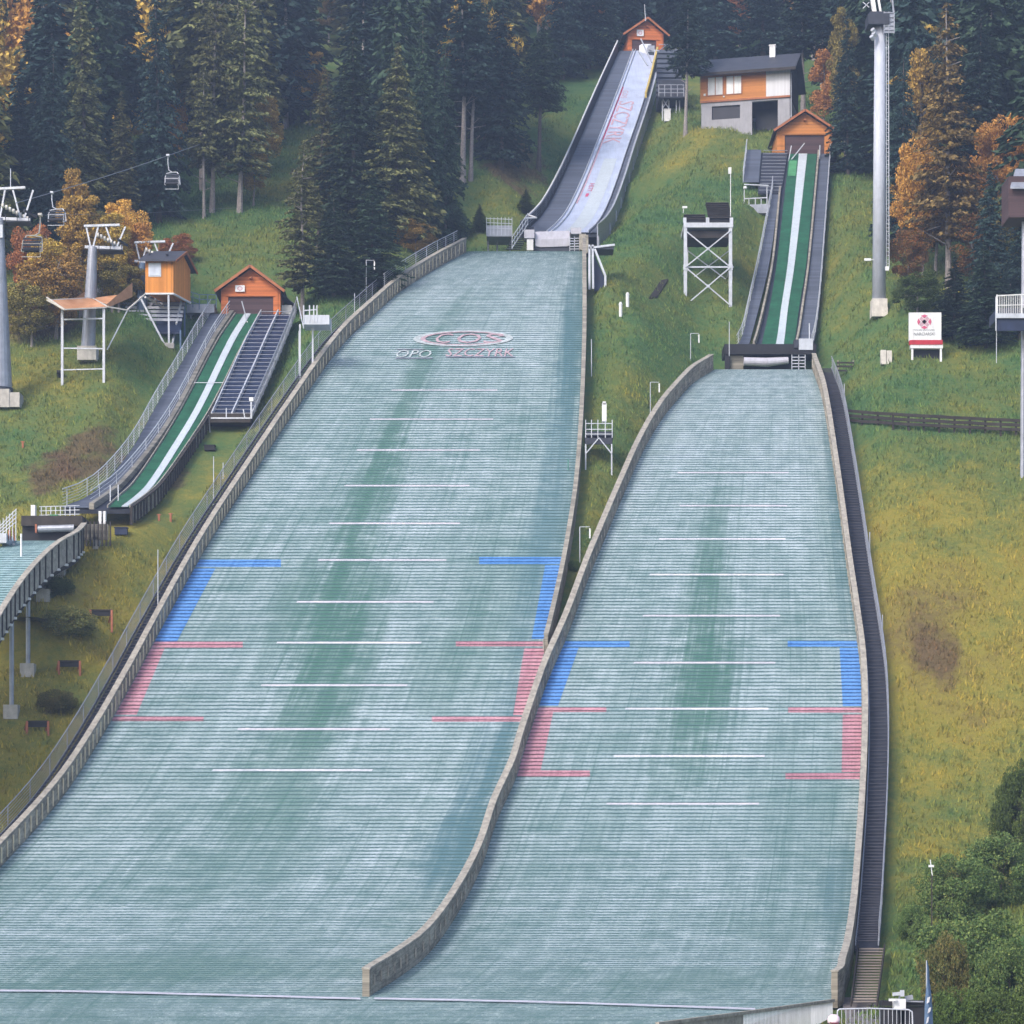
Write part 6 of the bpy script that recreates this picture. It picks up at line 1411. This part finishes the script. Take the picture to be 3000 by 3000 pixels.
# ------------------------------------------------------------------ trees
rs = np.random.RandomState(11)
def conifer_leaves(h, r_, base, lv, nb, droop, leaf, per, power, ragged=.25, seed=0):
    R = np.random.RandomState(seed); C = []; D = []; S = []; Aa = []; Bb = []
    for k in range(lv):
        t = (k + R.uniform(-.3, .3)) / lv; t = min(max(t, 0), .995); z = h * (base + (1 - base) * t); Rr = r_ * (1 - t) ** power * (1 if t > .12 else .72 + t * 2.3)
        for b in range(nb if t < .85 else max(4, nb - 3)):
            if R.rand() < ragged * .5: continue
            az = R.uniform(0, 2 * PI); L = max(.25, Rr * R.uniform(1 - ragged, 1 + ragged * .6)); m = max(2, int(L / (leaf * .62)))
            f = (np.arange(m) + R.uniform(.2, .8, m)) / m; f = np.repeat(f, per); n = len(f)
            rad = np.array([math.cos(az), math.sin(az), 0]); tan = np.array([-math.sin(az), math.cos(az), 0])
            up = L * (.14 * f - droop * f ** 2)
            side = R.normal(0, .22, n) * (.25 + .5 * f) * L * .5
            c = rad[None] * (f * L)[:, None] + tan[None] * side[:, None] + np.array([0, 0, 1])[None] * (z + up + R.normal(0, leaf * .25, n))[:, None]
            d = rad[None] * R.uniform(.4, 1, n)[:, None] + tan[None] * R.normal(0, .7, n)[:, None] + np.array([0, 0, 1])[None] * R.uniform(-.75, .1, n)[:, None]; d = unit(d)
            s_ = np.cross(d, R.normal(0, 1, (n, 3)) * [.5, .5, 1]); s_ = unit(s_); a = leaf * R.uniform(.5, 1.1, n) * (.65 + .5 * (1 - t)); C.append(c); D.append(d); S.append(s_); Aa.append(a); Bb.append(a * R.uniform(.28, .5, n))
    return rhombi(np.concatenate(C), np.concatenate(D), np.concatenate(S), np.concatenate(Aa), np.concatenate(Bb), .15)
def blob_leaves(h, r_, base, ncl, per, leaf, seed, tall=1.0, cr=.33):
    R = np.random.RandomState(seed); V = []
    H = h * (1 - base) / 2; cz = h * base + H
    for i in range(ncl):
        p = R.normal(0, 1, 3); p /= np.linalg.norm(p); rr = R.uniform(.35, .92) ** .6; c = np.array([p[0] * r_ * rr, p[1] * r_ * rr, cz + p[2] * H * rr * .92]); 
        q = r_ * cr * R.uniform(.6, 1.25); n = int(per * R.uniform(.6, 1.3)); e = R.normal(0, 1, (n, 3)); e = unit(e) * (R.uniform(.3, 1, n) ** .5)[:, None] * q * np.array([1.1, 1.1, .75])
        d = unit(R.normal(0, 1, (n, 3)) + [0, 0, -.3]); s_ = unit(np.cross(d, R.normal(0, 1, (n, 3)))); a = leaf * R.uniform(.5, 1.2, n); V.append(rhombi(c + e, d, s_, a, a * R.uniform(.45, .8, n)))
    return np.concatenate(V)
def trunk_mb(h, r0, top=.9, limbs=10, bend=.0, seed=0, lz=(.3, .8), ll=1.2):
    R = random.Random(seed); mb = MB(); pts = [Vector((math.sin(i * .9 + seed) * bend * i / 8, math.cos(i * .7 + seed) * bend * i / 8, h * top * i / 8 - (.6 if i == 0 else 0))) for i in range(9)]
    rg = []
    for i, p in enumerate(pts):
        rr = r0 * (1 - .85 * i / 8) * (1.35 if i == 0 else 1); rg.append([p + Vector((rr * math.cos(2 * PI * k / 8), rr * math.sin(2 * PI * k / 8), 0)) for k in range(8)])
    mb.loft(rg)
    for k in range(limbs):
        z = h * R.uniform(*lz); a = R.uniform(0, 2 * PI); i = min(7, int(z / (h * top) * 8)); c = pts[i].lerp(pts[i + 1], (z / (h * top) * 8) - i); L_ = ll * R.uniform(.5, 1.2) * (1 - z / h * .5)
        e = c + Vector((math.cos(a) * L_, math.sin(a) * L_, L_ * R.uniform(-.1, .7))); mb.tube(c, e, r0 * .22, r0 * .06, 5)
    return mb
TM = {}
def tree_kind(k):
    if k in TM: return TM[k]
    if k.startswith('spruce'):
        sd_ = int(k[-1]); V = conifer_leaves(20, 3.6 + .5 * (sd_ % 3), .06, 46, 11, .38, .3, 4, .82, .3, sd_); tr = trunk_mb(20, .26, .96, 6, .1, sd_)
    elif k.startswith('bare'):      # high crown, long visible trunk
        sd_ = int(k[-1]); V = conifer_leaves(20, 3.3, .42, 32, 10, .3, .3, 4, .62, .4, 20 + sd_); tr = trunk_mb(20, .27, .96, 16, .15, sd_, (.18, .6), 1.6)
    elif k.startswith('narrow'):
        sd_ = int(k[-1]); V = conifer_leaves(20, 2.3, .08, 52, 10, .5, .28, 4, .6, .35, 40 + sd_); tr = trunk_mb(20, .25, .96, 5, .1, sd_)
    elif k.startswith('loose'):
        sd_ = int(k[-1]); V = conifer_leaves(20, 3.6, .18, 36, 9, .25, .28, 4, .6, .45, 60 + sd_); tr = trunk_mb(20, .27, .96, 18, .2, sd_, (.1, .9), 2.2)
    elif k.startswith('round'):
        sd_ = int(k[-1]); V = blob_leaves(10, 3.4, .14, 64, 330, .12, 80 + sd_, cr=.27); tr = trunk_mb(10, .18, .85, 16, .3, sd_, (.2, .75), 2.4)
    elif k.startswith('column'):
        sd_ = int(k[-1]); V = blob_leaves(14, 1.9, .12, 56, 260, .13, 100 + sd_, cr=.42); tr = trunk_mb(14, .16, .9, 14, .3, sd_, (.15, .85), 1.3)
    elif k.startswith('bush'):
        sd_ = int(k[-1]); V = blob_leaves(4, 2.6, -.1, 110, 260, .075, 120 + sd_, cr=.24); tr = trunk_mb(4, .06, .7, 22, .2, sd_, (.05, .8), 1.8)
    TM[k] = (V, tr); return TM[k]
MESH = {}; HERO = []
def tree_mesh(k):
    if k not in MESH:
        V, tr = tree_kind(k); MESH[k] = (np_mesh('crown', V, [L_SPR]), mesh_of('trunk', tr, (0, 0, 0), M['bark']))
    return MESH[k]
BASEH = dict(spruce=20, bare=20, narrow=20, loose=20, round=10, column=14, bush=4)
BASER = dict(spruce=4.0, bare=3.3, narrow=2.3, loose=3.6, round=3.6, column=2.2, bush=2.7)
def tree(name, kind, u_, vb, vt, wpx, leafm, label, cat='tree', group=None, Y=None, bark='bark', sink=.2):
    g_ = ground(u_, vb) if Y is None else at_u(u_, Y)
    h = (HZ - vt) / F * g_.y - g_.z; kk = kind[:-1]; sz = h / BASEH[kk]; sx = wpx / 2 / F * g_.y / BASER[kk]
    r = thing(name, g_ - Vector((0, 0, sink)), label, cat, group); r.scale = (sx, sx, sz); r.rotation_euler = (random.gauss(0, .02), random.gauss(0, .02), random.uniform(0, 6.28))
    HERO.append((u_, wpx, g_.y)); cm, tm_ = tree_mesh(kind)
    for nm, me, mt in (('crown', cm, leafm), ('trunk', tm_, M[bark])):
        o_ = bpy.data.objects.new(nm, me); COL.objects.link(o_); o_.parent = r; o_.material_slots[0].link = 'OBJECT'; o_.material_slots[0].material = mt
    return r
G1, G2, G3 = 'conifers at the edge of the wood', 'autumn trees at the edge of the wood', 'bushes at the lower right'
CN = [
 ('narrow1', 161, 440, -50, 105, L_OLV, 'tall narrow olive-yellow spruce standing highest near the left edge', 'bark'),
 ('spruce1', 36, 400, 143, 110, L_SPR2, 'short dark pointed spruce behind the left pylon', 'bark'),
 ('spruce2', 95, 470, 60, 130, L_SPR2, 'dark blue spruce between the left pylon and the tall narrow olive spruce', 'bark'),
 ('narrow2', 233, 445, 165, 75, L_OLV, 'slim dull olive spruce just right of the tall narrow olive one', 'bark'),
 ('spruce3', 300, 420, -60, 150, L_SPR2, 'dark blue-green spruce rising above the mid-rope chair', 'bark'),
 ('loose1', 400, 402, -80, 130, L_OLV, 'left one of the two broad olive-brown larches over the clearing', 'bark_p'),
 ('loose2', 452, 400, -60, 140, L_OLV, 'right one of the two broad olive-brown larches over the clearing', 'bark_p'),
 ('bare1', 385, 412, 120, 80, L_OLV, 'thin larch with a bare pale trunk at the left rim of the clearing', 'bark_p'),
 ('loose3', 570, 600, 255, 120, L_OLV, 'loose brownish larch with a long thin bare trunk left of the dark spruce group', 'bark_p'),
 ('loose4', 600, 470, 120, 120, L_OLV, 'faded olive larch tucked behind the loose brownish one', 'bark'),
 ('spruce4', 665, 470, 35, 190, L_SPR, 'large dark spruce forming the left flank of the central group', 'bark'),
 ('spruce5', 745, 465, 62, 170, L_OLV, 'brown-tipped spruce in the middle of the central dark group', 'bark'),
 ('spruce6', 800, 450, 20, 130, L_SPR, 'dark green spruce on the right flank of the central group', 'bark'),
 ('spruce1', 700, 545, 330, 150, L_SPR, 'low dark fir at the foot of the central group', 'bark'),
 ('spruce2', 630, 560, 360, 120, L_SPR, 'low dark fir left of the foot of the central group', 'bark'),
 ('spruce3', 840, 470, 60, 110, L_SPR, 'dark spruce just right of the central group, above the wall bend', 'bark'),
 ('bare2', 873, 348, -60, 150, L_SPR2, 'dark spruce with a pale bare lower trunk left of the grassy gap', 'bark_p'),
 ('bare3', 888, 340, -20, 110, L_SPR2, 'thinner spruce with a bare trunk right beside the pale-trunked one', 'bark_p'),
 ('spruce3', 945, 318, -60, 150, L_SPR2, 'big dark spruce leaning over the left rim of the grassy gap', 'bark'),
 ('bare2', 1016, 322, 30, 110, L_SPR, 'lone dark conifer with a long bare trunk in the grassy gap', 'bark'),
 ('spruce4', 992, 405, 352, 46, L_GRN, 'very small dark fir left of the large inrun foot', 'bark'),
 ('spruce5', 860, 440, 365, 60, L_GRN, 'small dark fir above the top of the large slope wall', 'bark'),
 ('spruce6', 905, 440, 380, 50, L_GRN, 'small fir beside the railed steel platform', 'bark'),
 ('spruce1', 835, 452, 365, 60, L_GRN, 'small green fir left of the wind-flag pole at the wall bend', 'bark'),
 ('bare3', 1293, 256, -40, 90, L_SPR2, 'spruce with a pale bare trunk immediately left of the house', 'bark_p'),
 ('bare1', 1515, 215, -70, 120, L_SPR2, 'spruce with a pale bare trunk directly behind the medium start hut', 'bark_p'),
 ('spruce2', 1350, 120, -160, 130, L_SPR2, 'dark spruce behind the left half of the house roof', 'bark'),
 ('spruce3', 1440, 110, -150, 140, L_SPR2, 'dark spruce behind the chimney of the house', 'bark'),
 ('loose4', 1790, 545, -10, 165, L_LAR, 'tall brownish spruce with a visible trunk above the white sign', 'bark_p'),
 ('spruce4', 1850, 400, 10, 170, L_SPR2, 'dark spruce rising behind the orange maple on the right', 'bark'),
 ('spruce1', 1868, 600, 300, 120, L_SPR2, 'dark spruce directly below the orange maple', 'bark'),
 ('spruce5', 1700, 470, 90, 110, L_SPR2, 'dark spruce between the tall pylon and the yellow larch', 'bark'),
 ('spruce6', 1800, 640, 480, 130, L_SPR, 'low dark fir behind the white sign board', 'bark'),
 ('spruce1', 1860, 655, 450, 130, L_SPR, 'low dark fir between the white sign and the railed platform', 'bark'),
 ('spruce2', 1925, 640, 330, 110, L_SPR2, 'dark fir at the right edge behind the observation tower', 'bark'),
 ('spruce3', 1600, 330, 20, 110, L_SPR2, 'dark spruce in the wood just left of the tall pylon', 'bark'),
 ('spruce2', 1062, 150, -110, 110, L_SPR2, 'dark spruce at the upper end of the grassy gap', 'bark'),
 ('loose2', 915, 300, -20, 110, L_SPR, 'ragged dark conifer filling the wood left of the grassy gap', 'bark'),
 ('spruce5', 1110, 130, -160, 130, L_SPR2, 'dark spruce at the head of the gap left of the topmost hut', 'bark'),
 ('spruce6', 1180, 100, -190, 130, L_SPR2, 'dark spruce directly behind the topmost hut', 'bark'),
 ('spruce4', 1290, 90, -150, 130, L_SPR2, 'dark spruce above the top start platform', 'bark'),
]
for k, u_, vb, vt, w_, lm, lb, bk in CN: tree('conifer', k, u_, vb, vt, w_, lm, lb, 'conifer', G1, bark=bk)
BR = [
 ('column2', 152, 600, 335, 90, L_YEL, 'tall golden birch crown right behind the nearest chair'),
 ('column3', 212, 590, 372, 80, L_YEL, 'golden tree just above the crosshead of the second pylon'),
 ('column1', 262, 575, 398, 70, L_ORA, 'rich orange tree above the cabin roof, right of the golden one'),
 ('column2', 92, 620, 420, 90, L_YEL, 'yellow tree between the left pylon and the hanging pale chair'),
 ('column1', 1765, 520, 300, 90, L_MIX, 'brownish-orange undergrowth tree left of the tall brownish spruce'),
 ('column3', 1700, 470, 330, 60, L_ORA, 'small orange tree close to the tall pylon ladder'),
 ('column2', 1835, 560, 380, 80, L_MIX, 'dim rust and green tree below the orange maple'),
 ('column1', 132, 590, 285, 62, L_YEL, 'slender yellow birch behind the nearest chair at left'),
 ('column2', 195, 565, 380, 80, L_YGR, 'yellow-green birch left of the middle chairlift pylon top'),
 ('round1', 238, 555, 365, 110, L_ORA, 'glowing orange tree between the pylon crosshead and the cabin roof'),
 ('round2', 60, 610, 400, 90, L_RUS, 'rust-red tree right of the left pylon head'),
 ('round3', 105, 640, 450, 150, L_YEL, 'broad yellow tree behind the left part of the safety net'),
 ('round1', 60, 655, 520, 120, L_YGR, 'yellow-green bushy tree low beside the left pylon shaft'),
 ('round2', 225, 590, 480, 120, L_YGR, 'dull yellow-green tree behind the orange cabin'),
 ('column3', 335, 330, 118, 40, L_ORA, 'small orange streak of a tree among the dark spruces'),
 ('column1', 505, 330, 160, 62, L_YEL, 'pale golden tree above the end of the lift rope'),
 ('column2', 478, 390, 250, 55, L_YEL, 'dim golden birch at the top of the clearing'),
 ('column2', 585, 240, 78, 62, L_YEL, 'bright yellow tree top left of the central dark group'),
 ('column1', 620, 80, -10, 50, L_LAR, 'pale yellow tree top at the upper edge above the bright one'),
 ('round2', 785, 486, 405, 85, L_YEL, 'small orange and yellow shrub above the wall bend'),
 ('round3', 335, 500, 430, 80, L_RUS, 'brown-red undergrowth tree right of the cabin roof'),
 ('column3', 1118, 110, -40, 50, L_ORA, 'orange-leaved tree at the upper edge left of the topmost hut'),
 ('column1', 1555, 260, 70, 60, L_RUS, 'brown-orange tree right of the house'),
 ('column2', 1595, 300, -20, 60, L_YGR, 'tall thin yellowish tree left of the tall pylon'),
 ('column3', 1395, 90, -60, 60, L_RUS, 'faint brown tree in the dark wood above the house'),
 ('column1', 1738, 440, 52, 80, L_YEL, 'tall yellow larch right of the tall pylon'),
 ('round1', 1740, 520, 240, 120, L_ORA, 'orange-brown tree in front of the yellow larch'),
 ('round2', 1882, 470, 185, 150, L_ORA, 'bright orange maple near the right edge'),
 ('round3', 1905, 560, 320, 110, L_YGR, 'yellow-green tree under the orange maple at the right edge'),
 ('round1', 1712, 560, 420, 80, L_MIX, 'reddish undergrowth tree right of the tall pylon'),
 ('round2', 1730, 600, 500, 100, L_GRN, 'green bush with yellow flecks above the white sign'),
 ]
for k, u_, vb, vt, w_, lm, lb in BR: tree('broadleaf_tree', k, u_, vb, vt, w_, lm, lb, 'tree', G2, bark='bark_p')
BU = [('bush1', 1800, 1735, 1598, 150, L_BSH, 'upper left green bush at the lower right corner', 126), ('bush2', 1890, 1760, 1560, 170, L_BSH, 'dark green bush at the right edge, above the others', 128),
 ('bush3', 1930, 1640, 1420, 120, L_GRN, 'tall grey-green bush cropped by the right edge, highest of the bushes', 134), ('bush1', 1840, 1900, 1700, 230, L_BSH, 'large bush behind the feather flag', 112),
 ('bush2', 1785, 1905, 1745, 110, L_OLB, 'olive bush with yellowing leaves just right of the feather flag top', 108), ('bush3', 1905, 1925, 1760, 150, L_BSH, 'green bush at the right edge near the bottom corner', 106),
 ('bush1', 1900, 1960, 1850, 170, L_GRN, 'dark low bush in the bottom right corner', 98), ('bush3', 1725, 1770, 1690, 70, L_BSH, 'small green bush left of the bush group, by the stairway foot', 122), ('bush2', 1800, 1960, 1850, 120, L_GRN, 'dark low bush right beside the feather flag', 98)]
for k, u_, vb, vt, w_, lm, lb, Y in BU: tree('bush', k, u_, vb, vt, w_, lm, lb, 'bush', G3, Y=Y)
WD = [('bush1', 95, 1125, 1075, 90, L_GRN, 'dark green shrub under the small landing slope'), ('bush2', 130, 1195, 1135, 110, L_OLB, 'green shrub patch left of the upper timber trestle'), ('bush3', 60, 1230, 1165, 80, L_OLB, 'shrub at the feet of the small slope posts'), ('bush1', 110, 1345, 1290, 80, L_OLB, 'low green shrub right of the lowest timber trestle'), ('bush2', 1083, 1075, 1050, 28, L_GRN, 'small dark shrub in the gap between the two slopes')]
for k, u_, vb, vt, w_, lm, lb in WD: tree('shrub', k, u_, vb, vt, w_, lm, lb, 'shrub', 'shrubs on the left grass')

# the wood behind: a mass of trunks and crowns nobody could tell apart
lim = [(-400, 600), (0, 585), (200, 520), (330, 395), (520, 370), (560, 400), (620, 430), (850, 400), (900, 320), (960, 250), (1010, 135), (1150, 95), (1290, 85), (1330, 80), (1490, 90), (1530, 190), (1570, 285), (1640, 430), (1690, 540), (1780, 585), (1932, 610), (2400, 640)]
R = np.random.RandomState(5); VV = []; MI = []; TV = MB(); placed = []
low = []
for i in range(5): low.append(conifer_leaves(20, 3.7, .07 if i < 3 else .35, 34, 9, .36, .5, 3, .8 if i < 3 else .6, .3, 200 + i))
for i in range(3): low.append(blob_leaves(11, 3.2, .15, 40, 120, .24, 220 + i, cr=.3))
tries = 0
while len(placed) < 300 and tries < 12000:
    tries += 1; Y = 186 + 170 * R.rand() ** 1.1; u_ = R.uniform(-320, 2250); x = (u_ - W / 2) / F * Y; z = tz(x, Y); v = HZ - z / Y * F
    if v > ip(lim, u_) - (30 if u_ < 960 else 8) or any((x - a) ** 2 + (Y - b) ** 2 < (3.9 if Y < 270 else 5.5) ** 2 for a, b in placed): continue
    if inside_built(np.array([x]), np.array([Y]), 3.0)[0] or (1300 < u_ < 1500 and Y < 268): continue
    if any(abs(u_ - hu) < hw * .5 + 14 and Y < hy + 2.5 for hu, hw, hy in HERO): continue
    placed.append((x, Y)); q = R.rand(); k = R.randint(5) if q < .76 else 5 + R.randint(3); V = low[k].copy()
    h = R.uniform(.85, 1.35) * (1 if k < 5 else 1.25); sx = R.uniform(.85, 1.25); a = R.uniform(0, 6.28); c_, s_ = math.cos(a), math.sin(a)
    VX = (V[:, 0] * c_ - V[:, 1] * s_) * sx + x; VY = (V[:, 0] * s_ + V[:, 1] * c_) * sx + Y; VV.append(np.stack([VX, VY, V[:, 2] * h + z - .2], 1))
    mi = (0 if R.rand() < .45 else 1 if R.rand() < .75 else 2) if k < 5 else R.choice([3, 3, 4, 5]); MI.append(np.full(len(V) // 4, mi))
    TV.tube((x, Y, z - .5), (x, Y, z + 20 * h * .9 if k < 5 else z + 9 * h), .24 * sx, .05, 6)
me = np_mesh('distant_wood', np.concatenate(VV), [L_SPR, L_SPR2, L_OLV, L_YEL, L_ORA, L_YGR], np.concatenate(MI))
o = bpy.data.objects.new('distant_wood', me); COL.objects.link(o); tag(o, 'dark mixed wood of spruces and a few autumn trees filling the hillside behind', 'wood', kind='stuff')
part_ = mesh_of('wood_trunks', TV, (0, 0, 0), M['bark_p']); o2 = bpy.data.objects.new('wood_trunks', part_); COL.objects.link(o2); o2.parent = o; tag(o2, kind='stuff')
# fallen leaves and forest floor
# ------------------------------------------------------------------ air
mb = MB(); mb.box2((-262, -152, -12), (262, 662, 305)); 
hz = bpy.data.materials.new('haze'); hz.use_nodes = True; nt = hz.node_tree; nt.nodes.remove(nt.nodes['Principled BSDF'])
pv = nt.nodes.new('ShaderNodeVolumePrincipled'); pv.inputs['Color'].default_value = (.55, .70, 1, 1); pv.inputs['Density'].default_value = HAZE; pv.inputs['Anisotropy'].default_value = .2
nt.links.new(pv.outputs[0], nt.nodes['Material Output'].inputs['Volume'])
if HAZE > 0: single('haze', mb, hz, 'thin blue autumn haze in the valley air', 'haze', kind='stuff', org=(0, 0, 0))
